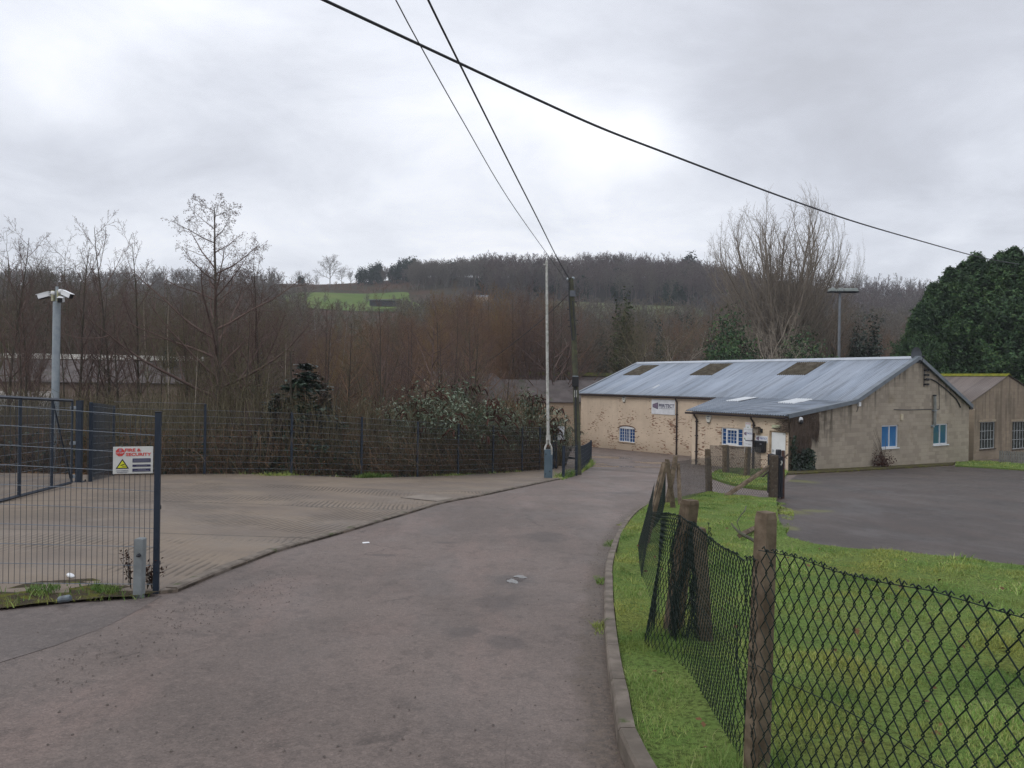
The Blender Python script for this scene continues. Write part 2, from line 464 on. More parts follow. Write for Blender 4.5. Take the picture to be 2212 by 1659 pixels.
# tamped concrete apron: slabs with ribs laid at an angle that turns at every joint
t = NT('tamped_concrete')
p = t.coord(False)
sp = t.n('SeparateXYZ', {0: p})
X, Y = sp.outputs[0], sp.outputs[1]
yj = t.math('MULTIPLY_ADD', X, -0.23, Y)
sl = t.math('DIVIDE', t.math('SUBTRACT', yj, 8.6), 4.5)
idx = t.math('FLOOR', sl)
par = t.math('ABSOLUTE', t.math('MODULO', idx, 2.0))
tanb = t.math('MULTIPLY_ADD', par, -0.25, 0.09)
vv = t.math('MULTIPLY_ADD', Y, tanb, X)
warp = t.noise(t.scale(p, 1, 0.35, 1), 2.2, 4)
vv = t.math('MULTIPLY_ADD', warp, 0.16, vv)
rib = t.math('SINE', t.math('MULTIPLY', vv, 2 * math.pi / 0.105))
rib = t.math('MULTIPLY_ADD', rib, 0.5, 0.5)
fade = t.ramp(t.noise(p, 0.5, 4, 0.6), 0.34, 0.60)
farf = t.n('MapRange', {'Value': yj, 'From Min': 22.0, 'From Max': 22.15, 'To Min': 1.0, 'To Max': 0.06}).outputs[0]
fade = t.math('MULTIPLY', fade, farf)
fr = t.math('FRACT', sl)
joint = t.math('LESS_THAN', t.math('MINIMUM', fr, t.math('SUBTRACT', 1.0, fr)), 0.006)
c = t.mix(t.ramp(t.noise(p, 0.55, 5, 0.6), 0.35, 0.65), (0.198, 0.155, 0.115), (0.150, 0.120, 0.096))
c = t.mix(t.math('MULTIPLY', t.ramp(t.noise(p, 6, 6, 0.7), 0.5, 0.7), 0.45), c, (0.135, 0.115, 0.098))
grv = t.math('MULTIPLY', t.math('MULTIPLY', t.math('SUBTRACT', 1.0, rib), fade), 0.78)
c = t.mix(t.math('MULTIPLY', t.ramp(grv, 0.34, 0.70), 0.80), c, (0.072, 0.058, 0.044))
c = t.mix(t.math('MULTIPLY', joint, 0.75), c, (0.05, 0.045, 0.035))
c = t.mix(t.math('MULTIPLY', t.ramp(t.noise(p, 1.4, 5, 0.7), 0.6, 0.72), 0.45), c, (0.10, 0.09, 0.075))
t.col(c)
t.rough(t.math('MULTIPLY_ADD', t.ramp(t.noise(p, 0.6, 4), 0.4, 0.65), -0.22, 0.72), 0.3)
h = t.math('ADD', t.math('MULTIPLY', t.math('MULTIPLY', rib, fade), 1.0), t.math('MULTIPLY', t.noise(p, 55, 4, 0.7), 0.25))
h = t.math('SUBTRACT', h, joint)
t.bump(h, 0.9, 0.012)
M_apron = t.m

# soil under the grass, moss, woodland floor, hill
t = NT('turf')
p = t.coord(False)
c = t.mix(t.ramp(t.noise(p, 1.1, 5, 0.6), 0.35, 0.65), (0.115, 0.190, 0.045), (0.150, 0.205, 0.055))
c = t.mix(t.math('MULTIPLY', t.ramp(t.noise(p, 0.8, 5, 0.65), 0.50, 0.66), 0.8), c, (0.15, 0.17, 0.04))
c = t.mix(t.math('MULTIPLY', t.ramp(t.noise(p, 26, 4, 0.7), 0.45, 0.62), 0.7), c, (0.035, 0.042, 0.012))
c = t.mix(t.math('MULTIPLY', t.ramp(t.noise(p, 2.3, 5, 0.7), 0.62, 0.72), 0.6), c, (0.095, 0.072, 0.04))
t.col(c); t.rough(0.95, 0.1)
t.bump(t.noise(p, 38, 5, 0.7), 0.9, 0.03)
M_turf = t.m
t = NT('moss')
p = t.coord(False)
c = t.mix(t.ramp(t.noise(p, 7, 5, 0.65), 0.42, 0.62), (0.060, 0.050, 0.034), (0.125, 0.125, 0.022))
c = t.mix(t.ramp(t.noise(p, 2.6, 5), 0.45, 0.62), c, (0.075, 0.060, 0.042))
t.col(c); t.rough(0.95, 0.1); t.bump(t.noise(p, 30, 5, 0.7), 1.0, 0.03)
M_moss = t.m
t = NT('terrain')
p = t.coord(False)
sp = t.n('SeparateXYZ', {0: p})
c = t.mix(t.ramp(t.noise(p, 0.6, 6, 0.7), 0.38, 0.62), (0.040, 0.030, 0.020), (0.066, 0.050, 0.030))
c = t.mix(t.math('MULTIPLY', t.ramp(t.noise(p, 0.25, 5, 0.65), 0.5, 0.65), 0.6), c, (0.045, 0.055, 0.018))
hill = t.mix(t.ramp(t.noise(p, 0.045, 6, 0.65), 0.40, 0.60), (0.070, 0.040, 0.027), (0.052, 0.046, 0.028))
hill = t.mix(t.ramp(sp.outputs[0], -40, -15), hill, (0.034, 0.028, 0.026))
hill = t.mix(t.math('MULTIPLY', t.ramp(t.noise(p, 0.11, 6, 0.7), 0.5, 0.62), 0.8), hill, (0.035, 0.036, 0.026))
c = t.mix(t.ramp(sp.outputs[1], 150, 260), c, hill)
t.col(c); t.rough(1.0, 0.05)
t.bump(t.noise(p, 3, 6, 0.7), 0.8, 0.2)
M_terrain = t.m
t = NT('pasture')
p = t.coord(False)
c = t.mix(t.ramp(t.noise(p, 0.06, 6, 0.6), 0.4, 0.62), (0.085, 0.130, 0.034), (0.115, 0.145, 0.044))
c = t.mix(t.math('MULTIPLY', t.ramp(t.noise(p, 0.3, 5, 0.7), 0.5, 0.7), 0.5), c, (0.07, 0.095, 0.03))
t.col(c); t.rough(1.0, 0.05)
M_pasture = t.m
t = NT('puddle_water')
t.col((0.05, 0.045, 0.04)); t.rough(0.06, 0.6)
t.bump(t.noise(t.coord(False), 14, 2), 0.05, 0.004)
M_water = t.m

# bark, leaves
B_grey = bark('grey_brown_twigs', (0.074, 0.061, 0.049), (0.12, 0.098, 0.079), (0.05, 0.055, 0.03))
B_purple = bark('purple_brown_twigs', (0.072, 0.05, 0.044), (0.118, 0.082, 0.07))
B_red = bark('red_brown_twigs', (0.104, 0.064, 0.042), (0.158, 0.098, 0.064))
B_ochre = bark('ochre_twigs', (0.122, 0.082, 0.04), (0.175, 0.12, 0.06))
B_olive = bark('olive_twigs', (0.074, 0.064, 0.04), (0.114, 0.098, 0.06))
B_pale = bark('pale_twigs', (0.22, 0.185, 0.145), (0.28, 0.24, 0.195))
B_dark = bark('dark_trunk', (0.036, 0.031, 0.025), (0.064, 0.055, 0.043), (0.045, 0.05, 0.022))
L_conifer = leafy('cypress_foliage', [(0.024, 0.060, 0.024), (0.045, 0.100, 0.036), (0.076, 0.145, 0.048), (0.125, 0.190, 0.064)])
L_ivy = leafy('ivy_leaves', [(0.010, 0.026, 0.012), (0.018, 0.040, 0.016), (0.030, 0.055, 0.022)], 0.45, 0.4)
L_bud = leafy('buddleia_leaves', [(0.10, 0.145, 0.085), (0.16, 0.215, 0.135), (0.25, 0.30, 0.215), (0.36, 0.40, 0.33)], 0.6, 0.3)
L_holly = leafy('holly_leaves', [(0.014, 0.030, 0.020), (0.022, 0.044, 0.026), (0.038, 0.062, 0.034)], 0.4, 0.4)
L_grass = leafy('grass_blades', [(0.140, 0.265, 0.055), (0.190, 0.335, 0.070), (0.250, 0.370, 0.088), (0.335, 0.385, 0.115), (0.48, 0.43, 0.22)], 0.6, 0.25)
# grass: mossy yellow patches across the lawn
_t = L_grass.node_tree; _b = _t.nodes['Principled BSDF']; _src = _b.inputs['Base Color'].links[0].from_socket
def _nn(ty): return _t.nodes.new('ShaderNode' + ty)
_g = _nn('NewGeometry'); _n = _nn('TexNoise'); _n.inputs['Scale'].default_value = 0.75; _n.inputs['Detail'].default_value = 5; _n.inputs['Roughness'].default_value = 0.65
_t.links.new(_g.outputs['Position'], _n.inputs['Vector'])
_r = _nn('MapRange'); _r.inputs['From Min'].default_value = 0.46; _r.inputs['From Max'].default_value = 0.62; _r.inputs['To Max'].default_value = 0.72; _t.links.new(_n.outputs['Fac'], _r.inputs['Value'])
_m = _nn('Mix'); _m.data_type = 'RGBA'; _t.links.new(_r.outputs['Result'], _m.inputs['Factor']); _t.links.new(_src, _m.inputs['A']); _m.inputs['B'].default_value = (0.33, 0.325, 0.08, 1)
_t.links.new(_m.outputs['Result'], _b.inputs['Base Color'])
L_dead = leafy('dead_leaves', [(0.09, 0.05, 0.025), (0.14, 0.075, 0.035), (0.20, 0.12, 0.06), (0.06, 0.04, 0.03)], 0.8, 0.15)
L_seed = leafy('brown_seed_heads', [(0.055, 0.026, 0.020), (0.085, 0.040, 0.030), (0.05, 0.03, 0.025)], 0.9, 0.1)
L_mistle = leafy('mistletoe_ivy', [(0.045, 0.062, 0.018), (0.070, 0.088, 0.022), (0.030, 0.045, 0.018)], 0.7, 0.2)
# ------------------------------------------------------------------ ground sheets
def sheet(name, poly, dz, mat, res=1.0, label=None, kind='structure', skirt=0.0, fz=None):
    """a flat sheet with the outline poly, draped over the land dz above it"""
    bm = bmesh.new()
    vs = [bm.verts.new((x, y, 0)) for x, y in poly]
    es = [bm.edges.new((vs[i], vs[(i + 1) % len(vs)])) for i in range(len(vs))]
    bmesh.ops.triangle_fill(bm, use_beauty=True, edges=es)
    ys = [p[1] for p in poly]; xs = [p[0] for p in poly]
    for v0, v1, ax in ((min(ys), max(ys), 1), (min(xs), max(xs), 0)):
        k = math.ceil(v0 / res)
        while k * res < v1:
            co = [0, 0, 0]; no = [0, 0, 0]; co[ax] = k * res; no[ax] = 1
            bmesh.ops.bisect_plane(bm, geom=bm.verts[:] + bm.edges[:] + bm.faces[:], plane_co=co, plane_no=no)
            k += 1
    if skirt:
        be = [e for e in bm.edges if len(e.link_faces) == 1]
        r_ = bmesh.ops.extrude_edge_only(bm, edges=be)
        low = {v for v in r_['geom'] if isinstance(v, bmesh.types.BMVert)}
    else:
        low = set()
    for v in bm.verts:
        v.co.z = gz(v.co.x, v.co.y) + dz - (skirt if v in low else 0) + (fz(v.co.x, v.co.y) if fz else 0)
    for f in bm.faces:
        f.normal_update()
        if f.normal.z < -0.01: f.normal_flip()
    me = bpy.data.meshes.new(name); bm.to_mesh(me); bm.free()
    o = link(name, me, mat)
    return tag(o, label, None, None, kind)
def smooth_line(pts, n=6):
    """Catmull-Rom through the points"""
    P = [Vector(p) for p in pts]; out = []
    for i in range(len(P) - 1):
        a = P[max(i - 1, 0)]; b = P[i]; c = P[i + 1]; d = P[min(i + 2, len(P) - 1)]
        for j in range(n):
            t_ = j / n
            out.append(0.5 * ((2 * b) + (c - a) * t_ + (2 * a - 5 * b + 4 * c - d) * t_ ** 2 + (3 * b - a - 3 * c + d) * t_ ** 3))
    out.append(P[-1])
    return out

# terrain: one sheet to the skyline
gx = np.unique(np.concatenate([np.arange(-420, -60, 10), np.arange(-60, 60, 2.0), np.arange(60, 640, 10)]))
gy = np.unique(np.concatenate([np.arange(-80, -6, 6), np.arange(-6, 80, 2.0), np.arange(80, 180, 4), np.arange(180, 640, 8)]))
XX, YY = np.meshgrid(gx, gy)
ZZ = g(XX, YY)
ZZ = ZZ - 0.22 * np.clip((86 - YY) / 12, 0, 1)
V = np.stack([XX, YY, ZZ], -1).reshape(-1, 3)
nx, ny = len(gx), len(gy)
ii = np.arange(nx * ny).reshape(ny, nx)
Fq = np.stack([ii[:-1, :-1], ii[:-1, 1:], ii[1:, 1:], ii[1:, :-1]], -1).reshape(-1, 4)
tag(link('hills', mesh_np('hills', V, Fq, True), M_terrain), kind='structure')

# pasture on the far hillside
fp = [(p.x, p.y) for p in (at(560, 660, 300), at(900, 668, 300), at(885, 640, 330), at(872, 622, 352), at(760, 620, 353), at(668, 622, 352), at(600, 640, 335))]
sheet('hill_field', [tuple(v) for v in smooth_line([Vector(q) for q in fp + fp[:1]], 5)[:-1]], 0.45, M_pasture, 10)
fp = [(p.x, p.y) for p in (at(1190, 660, 262), at(1330, 662, 262), at(1480, 664, 265), at(1520, 640, 300), at(1440, 628, 312), at(1180, 630, 305))]
sheet('hill_meadow', [tuple(v) for v in smooth_line([Vector(q) for q in fp + fp[:1]], 5)[:-1]], 0.45, noisy('dull_meadow', (0.080, 0.100, 0.036), (0.098, 0.105, 0.042), 0.05, 1.0, 0.0, obj=False), 10)

# kerb line on the right of the road, from behind the camera to the tip of the verge
kerb_px = [(1350, 1659), (1326, 1545), (1311, 1442), (1305, 1339), (1306, 1270), (1311, 1222), (1334, 1160), (1364, 1118), (1403, 1092)]
kerb = [Vector((1.30, -3.0)), Vector((1.0, -0.5)), Vector((0.76, 2.0))] + [Vector(GX(*p)) for p in kerb_px]
kerb = smooth_line(kerb, 5)
tip = kerb[-1]
front_edge = [Vector(GX(*p)) for p in ((1440, 1083), (1490, 1077), (1534, 1073), (1600, 1078), (1676, 1081))]
cp_edge = [Vector(GX(*p)) for p in ((1677, 1100), (1684, 1140), (1700, 1172), (1760, 1192), (1850, 1201), (1960, 1211), (2100, 1224), (2260, 1240))]
# left edge of the road: edging of the concrete apron
edge_px = [(384, 1279), (480, 1238), (600, 1192), (749, 1150), (815, 1130), (870, 1114), (947, 1090), (987, 1081.5), (1036, 1073), (1124, 1054), (1179, 1042), (1215, 1035)]
edge = [Vector(GX(*p)) for p in edge_px]
Pc = Vector(GX(1271, 995))
road_poly = [(-14, -6), (45, -6), (45, 78), (-9, 78), (-5, 66), (0.0, 58), (3.2, 50), tuple(Pc), GX(1240, 1024)] + [tuple(v) for v in edge[::-1]] + [(-6.0, 7.4), (-14, 5.6)]
sheet('road', road_poly, 0.0, M_road, 1.0)
verge_poly = [(v.x + 0.105, v.y) for v in kerb[:-1]] + [tuple(tip)] + [tuple(v) for v in front_edge] + [tuple(v) for v in cp_edge] + [(14, 9.2), (14, -3)]
VERGE = verge_poly
def vz(x, y):
    return 0.03 * math.sin(x * 2.1 + y * 0.7) + 0.018 * math.sin(x * 5.3 - y * 3.1)
sheet('verge_turf', verge_poly, 0.11, M_turf, 0.5, skirt=0.3, fz=vz)
cp_poly = [tuple(v) for v in front_edge[-1:]] + [tuple(v) for v in cp_edge] + [(24, 12.5), (32, 30), (30, 52), GX(2140, 1012), GX(2063, 1007), GX(1900, 1015), GX(1722, 1026), GX(1688, 1050)]
sheet('car_park', cp_poly, 0.006, M_carpark, 1.0)
# second patch of grass in front of the building, and the strip along the gable
g2 = [Vector(GX(*p)) for p in ((1536, 1034), (1570, 1046), (1612, 1055), (1660, 1060), (1683, 1058), (1697, 1028), (1700, 1021), (1640, 1019), (1580, 1015), (1545, 1022))]
g2 = smooth_line(g2 + g2[:1], 3)[:-1]
GRASS2 = [tuple(v) for v in g2]
sheet('lawn_turf', GRASS2, 0.09, M_turf, 0.5, skirt=0.25)
g3 = [GX(*p) for p in ((1702, 1026), (1800, 1021), (1920, 1014), (2058, 1006), (2063, 1001), (1900, 1007), (1704, 1019))]
sheet('mossy_strip', g3, 0.07, M_moss, 0.6, skirt=0.25)
g4 = [GX(*p) for p in ((2063, 1008), (2120, 1011), (2212, 1017), (2320, 1024), (2330, 1004), (2212, 1001), (2100, 998), (2064, 1001))]
GRASS4 = g4
sheet('far_lawn', g4, 0.08, M_turf, 0.6, skirt=0.25)
# mossy, weedy corner of the car park next to the verge
mp = [tuple(v) for v in smooth_line([Vector(GX(*p)) for p in ((1679, 1086), (1700, 1088), (1735, 1094), (1785, 1100), (1800, 1110), (1770, 1124), (1735, 1134), (1705, 1150), (1690, 1150), (1684, 1120), (1679, 1086))], 4)[:-1]]
_c = sum((Vector(q) for q in mp), Vector((0, 0))) / len(mp)
mp = [tuple(_c + (Vector(q) - _c) * 0.85 + Vector((-0.15, 0))) for q in mp]
# concrete apron on the left
fence_back = [GX(1185, 1013), GX(1130, 1019), GX(1067, 1024), GX(992, 1028), GX(904, 1032), GX(783, 1035), (-7.06, 24.0), (-9.64, 23.5), (-11.9, 22.2)]
apron_poly = [tuple(v) for v in edge] + [GX(1240, 1025), tuple(Pc), (3.0, 45.0), (2.3, 38.0)] + fence_back + [(-14, 22.5), (-26, 23), (-26, 4.2), (-6.2, 7.45), GX(60, 1290), GX(250, 1283), GX(348, 1283)]
sheet('concrete_apron', apron_poly, 0.035, M_apron, 1.0, skirt=0.2)
fw = [GX(350, 1288), GX(300, 1318), GX(235, 1352), GX(120, 1395), GX(0, 1432), (-4.6, 4.4), (-14, 1.5), (-14, 5.2), (-6.1, 6.85), GX(0, 1318), GX(150, 1303), GX(290, 1294)]
sheet('footway', fw, 0.004, M_footway, 0.5)
mv = [GX(346, 1287), GX(290, 1295), GX(150, 1304), GX(0, 1320), (-6.1, 6.85), (-6.2, 7.7), GX(0, 1282), GX(90, 1262), GX(200, 1258), GX(262, 1268), GX(300, 1280)]
sheet('moss_strip', mv, 0.036, M_moss, 0.3, skirt=0.0, fz=lambda x, y: 0.012 * math.sin(x * 9) * math.sin(y * 7))

# dirt swept against the right kerb
rows = []
for i, q in enumerate(kerb):
    tv = (kerb[min(i + 1, len(kerb) - 1)] - kerb[max(i - 1, 0)]).normalized(); nv = Vector((-tv.y, tv.x))
    rows.append([q + nv * o_ for o_ in (0.0, 0.12, 0.30, 0.62)])
V = [(q.x, q.y, gz(q.x, q.y) + 0.006) for r_ in rows for q in r_]
me = bpy.data.meshes.new('gutter'); me.from_pydata(V, [], [(i * 4 + j, (i + 1) * 4 + j, (i + 1) * 4 + j + 1, i * 4 + j + 1) for i in range(len(rows) - 1) for j in range(3)])
at_ = me.attributes.new('dirt', 'FLOAT', 'POINT'); at_.data.foreach_set('value', [w_ for _ in rows for w_ in (1.0, 0.75, 0.35, 0.0)])
bm = bmesh.new(); bm.from_mesh(me)
for f in bm.faces:
    f.normal_update()
    if f.normal.z < 0: f.normal_flip()
bm.to_mesh(me); bm.free()
tag(link('gutter', me, M_gutter), kind='structure')
# kerb stones: one thing per stone on the right kerb
def along(line, d):
    for i in range(len(line) - 1):
        L = (line[i + 1] - line[i]).length
        if d <= L: return line[i] + (line[i + 1] - line[i]) * (d / L)
        d -= L
    return line[-1]
total = sum((kerb[i + 1] - kerb[i]).length for i in range(len(kerb) - 1))
def stone(a, b, w, h, name, label, group, n=3, side=1):
    mb = MB()
    pr = []
    for i in range(n + 1):
        q = along_seg(a, b, i / n)
        pr.append(q)
    rows = []
    for q, nm in pr:
        z = gz(q.x, q.y)
        o = nm * w
        rows.append([(q.x, q.y, z - 0.1), (q.x, q.y, z + h - 0.02), (q.x + o.x * 0.14, q.y + o.y * 0.14, z + h), (q.x + o.x, q.y + o.y, z + h), (q.x + o.x, q.y + o.y, z - 0.1)])
    vs = [v for r_ in rows for v in r_]
    m = len(rows[0])
    fs = [(i * m + j, i * m + j + 1, (i + 1) * m + j + 1, (i + 1) * m + j) for i in range(n) for j in range(m - 1)]
    fs += [tuple(range(m)), tuple(range(n * m, (n + 1) * m))]
    mb.add(vs, fs)
    o = mb.build(name, M_kerb)
    return tag(o, label, 'kerb', group)
_ln = None
def along_seg(d0, d1, f):
    d = d0 + (d1 - d0) * f
    q = along(_ln, d); e = along(_ln, d + 0.05); b = along(_ln, max(0, d - 0.05))
    tv = (e - b).normalized()
    return q, Vector((-tv.y, tv.x)) * _side
_ln, _side = kerb, -1
d = 4.4
while d < total - 0.2:
    stone(d + 0.006, min(d + 0.914, total), 0.095, 0.125, 'kerb_stone', 'worn concrete kerb stone edging the curved grass verge right of the road', 'kerb stones along the right verge')
    d += 0.92
_ln, _side = edge, 1
d = 0.0
etotal = sum((edge[i + 1] - edge[i]).length for i in range(len(edge) - 1))
while d < etotal - 0.2:
    stone(d + 0.01, min(d + 1.9, etotal), 0.14, 0.052, 'edging_strip', 'flat concrete edging between the ribbed apron and the tarmac road', 'concrete edging strips along the apron', 4)
    d += 1.91

# slab of an inspection chamber let into the apron
cs = [G(*p) for p in ((864, 1078.5), (910, 1070.5), (984, 1079.5), (946, 1087))]
mb = MB()
def ring2(pts, s):
    c_ = sum(pts, Vector((0, 0, 0))) / len(pts)
    return [c_ + (q - c_) * s for q in pts]
mb.add([(q.x, q.y, gz(q.x, q.y) + 0.041) for q in cs], [(0, 1, 2, 3)])
o = mb.build('chamber_surround', noisy('dark_gap', (0.03, 0.026, 0.022), (0.05, 0.042, 0.035), 8, 0.9))
ch = thing('inspection_cover', 'large rectangular concrete inspection cover let into the apron', 'cover')
o.parent = ch; o.name = 'gap'
mb = MB(); q2 = ring2(cs, 0.93)
mb.add([(q.x, q.y, gz(q.x, q.y) + 0.05) for q in q2] + [(q.x, q.y, gz(q.x, q.y) + 0.03) for q in q2], [(0, 1, 2, 3), (0, 1, 5, 4), (1, 2, 6, 5), (2, 3, 7, 6), (3, 0, 4, 7)])
mb.build('slab', noisy('smooth_concrete', (0.225, 0.19, 0.155), (0.18, 0.152, 0.128), 3, 0.75, 0.3, 60), ch)

# potholes and puddles in the road
def blob(cx, cy, rx, ry, seed, n=26, rot=0.0):
    rr = random.Random(seed)
    ph = [rr.uniform(0, 6.28) for _ in range(4)]
    out = []
    for i in range(n):
        a = 2 * math.pi * i / n
        k = 1 + 0.22 * math.sin(2 * a + ph[0]) + 0.16 * math.sin(3 * a + ph[1]) + 0.10 * math.sin(5 * a + ph[2]) + 0.06 * math.sin(9 * a + ph[3])
        x, y = rx * k * math.cos(a), ry * k * math.sin(a)
        out.append((cx + x * math.cos(rot) - y * math.sin(rot), cy + x * math.sin(rot) + y * math.cos(rot)))
    return out
t = NT('broken_tarmac')
p = t.coord(False)
t.col(t.mix(t.ramp(t.noise(p, 30, 5, 0.7), 0.4, 0.62), (0.060, 0.050, 0.046), (0.115, 0.093, 0.085)))
t.rough(0.55, 0.3); t.bump(t.noise(p, 40, 5, 0.7), 1.0, 0.02)
M_broken = t.m
for px, py, rx, ry, sd_, wet in ((1116, 1252, 0.10, 0.17, 1, 1),):
    q = G(px, py)
    sheet('pothole', blob(q.x, q.y, rx, ry, sd_), 0.004, M_broken, 0.25)
for px, py, rx, ry, sd_ in ((1107, 1257, 0.065, 0.10, 11), (1124, 1247, 0.075, 0.07, 12)):
    q = G(px, py)
    po = sheet('puddle', blob(q.x, q.y, rx, ry, sd_), 0.012, M_water, 0.3)
    for v in po.data.vertices: v.co.z = gz(q.x, q.y) + 0.010     # standing water lies level
for k_, (px, py, rx, ry) in enumerate(((1310, 988, 1.6, 1.2), (1340, 1008, 2.0, 0.5), (1420, 1000, 1.5, 0.8), (1290, 1003, 0.6, 0.6))):
    q = G(px, py)
    sheet('wet_patch', blob(q.x, q.y, rx, ry, 40 + k_), 0.005, noisy('wet_tarmac', (0.10, 0.078, 0.068), (0.14, 0.112, 0.098), 1.5, 0.16, 0.15, 30, 0.45, obj=False), 1.0)
# the cracked trench line across the road by the building
mb = MB()
for a, b in (((1300, 1014), (1470, 1026)), ((1290, 1003), (1330, 1007))):
    for i in range(14):
        u0 = Vector(a).lerp(Vector(b), i / 14); u1 = Vector(a).lerp(Vector(b), (i + 1) / 14)
        p0 = G(u0.x, u0.y + math.sin(i * 1.7) * 0.5); p1 = G(u1.x, u1.y + math.sin((i + 1) * 1.7) * 0.5)
        w_ = 0.10
        mb.add([(p0.x, p0.y - w_, gz(p0.x, p0.y - w_) + 0.009), (p1.x, p1.y - w_, gz(p1.x, p1.y - w_) + 0.009), (p1.x, p1.y + w_, gz(p1.x, p1.y + w_) + 0.009), (p0.x, p0.y + w_, gz(p0.x, p0.y + w_) + 0.009)], [(0, 1, 2, 3)])
tag(mb.build('road_crack', M_broken, recalc=False), kind='structure')

# loose stones on the road
rr = np.random.default_rng(5)
Vs, Fs = [], []
def stones(n, fx, smin, smax):
    for _ in range(n):
        x, y = fx()
        s_ = rr.uniform(smin, smax)
        z = gz(x, y) + 0.006
        a = rr.uniform(0, 6.28)
        base = []
        for j in range(5):
            aa = a + j * 1.2566
            k_ = s_ * rr.uniform(0.6, 1.1)
            base.append((x + k_ * math.cos(aa), y + k_ * math.sin(aa), z))
        o_ = sum(len(q) for q in Vs)
        Vs.append(np.array(base + [(x, y, z + s_ * rr.uniform(0.5, 1.0))]))
        Fs.append(np.array([(o_ + j, o_ + (j + 1) % 5, o_ + 5) for j in range(5)]))
def near_left():
    f = rr.uniform(0, 1) ** 0.8
    u = Vector((350, 1330)).lerp(Vector((640, 1215)), rr.uniform(0, 1)) if rr.uniform() < 0.62 else Vector((130, 1420)).lerp(Vector((420, 1330)), rr.uniform(0, 1))
    q = G(u.x + rr.normal(0, 28), max(1180, u.y + abs(rr.normal(0, 34))))
    return q.x, q.y
stones(420, near_left, 0.004, 0.011)
def any_road():
    q = G(rr.uniform(80, 1260), rr.uniform(1240, 1640)); return q.x, q.y
stones(170, any_road, 0.004, 0.012)
def right_gutter():
    d_ = rr.uniform(4.5, total - 2); q = along(kerb, d_); return q.x - abs(rr.normal(0, 0.14)) - 0.02, q.y
stones(420, right_gutter, 0.005, 0.014)
tag(link('loose_gravel', mesh_np('loose_gravel', np.concatenate(Vs), np.concatenate(Fs)), noisy('gravel_stone', (0.07, 0.058, 0.052), (0.14, 0.115, 0.10), 60, 0.8, 0.0, obj=False)), kind='stuff')
# ------------------------------------------------------------------ the workshop building
BZ = -2.62
BM = Matrix.Translation((13.77, 37.0, BZ)) @ Matrix.Rotation(R(34), 4, 'Z')   # local x along the gable, y along the long wall
BMI = BM.inverted()
def loc_ray(px, py):
    o = BMI @ Vector((0, 0, CAMZ)); d = BMI.to_3x3() @ ray(px, py)
    return o, d
def onx(px, py, c):
    o, d = loc_ray(px, py); return o + d * ((c - o.x) / d.x)
def ony(px, py, c):
    o, d = loc_ray(px, py); return o + d * ((c - o.y) / d.y)
XK, XA, XE = 5.70, 12.05, 18.45      # eaves of the long wall, ridge, far eaves
LY = 23.2                             # length
ZL, ZK, ZA = 2.80, 3.50, 6.02
mx_ = lambda c: (lambda u, v, o: (c - o, u, v))     # wall facing -x: u along y
my_ = lambda c: (lambda u, v, o: (u, c - o, v))     # wall facing -y: u along x

def brick_mat(name, paint, paint2, mortar_dark, bw, bh, peel=True):
    t = NT(name)
    sp = t.n('SeparateXYZ', {0: t.coord(True)})
    v = t.n('CombineXYZ', {0: sp.outputs[1], 1: sp.outputs[2], 2: 0.0}).outputs[0]
    br = t.n('TexBrick', {'Vector': v, 'Color1': (0, 0, 0), 'Color2': (1, 1, 1), 'Mortar': (0.5, 0.5, 0.5), 'Scale': 1.0, 'Mortar Size': 0.008, 'Mortar Smooth': 0.4, 'Bias': 0.0, 'Brick Width': bw, 'Row Height': bh})
    c = t.mix(t.ramp(t.noise(v, 0.8, 5, 0.6), 0.35, 0.65), paint, paint2)
    st = t.noise(t.scale(v, 5.0, 0.5, 1), 1.0, 4)
    c = t.mix(t.math('MULTIPLY', t.ramp(st, 0.5, 0.75), 0.30), c, tuple(x * 0.6 for x in paint))
    c = t.mix(t.math('MULTIPLY', br.outputs['Fac'], 0.32), c, mortar_dark)
    low = t.ramp(t.math('MULTIPLY_ADD', t.noise(v, 1.6, 4), 0.9, sp.outputs[2]), 1.0, -0.3)
    c = t.mix(t.math('MULTIPLY', low, 0.42), c, (0.20, 0.15, 0.10))
    if peel:
        big = t.noise(v, 0.95, 3)
        n_ = t.noise(t.scale(v, 3.4, 11.5, 1), 1.0, 2, 0.5)
        mid = t.ramp(sp.outputs[2], 2.75, 1.7)
        thr = t.math('MULTIPLY_ADD', big, 0.80, t.math('MULTIPLY', mid, 0.10))
        thr = t.math('ADD', thr, t.math('MULTIPLY', br.outputs['Color'], 0.04))
        pm = t.ramp(t.math('ADD', n_, thr), 1.135, 1.155)
        rb = t.mix(t.ramp(t.noise(v, 9, 3), 0.4, 0.6), (0.235, 0.085, 0.040), (0.15, 0.075, 0.045))
        rb = t.mix(t.ramp(br.outputs['Fac'], 0.2, 0.6), rb, (0.20, 0.16, 0.12))
        c = t.mix(t.math('MULTIPLY', pm, 0.9), c, rb)
    t.col(c); t.rough(0.8, 0.2)
    h = t.math('MULTIPLY_ADD', br.outputs['Fac'], -0.8, t.math('MULTIPLY', t.noise(v, 14, 4), 0.5))
    t.bump(h, 0.7, 0.012)
    return t.m
M_cream = brick_mat('cream_painted_brick', (0.66, 0.535, 0.405), (0.58, 0.465, 0.35), (0.40, 0.32, 0.24), 0.235, 0.078)

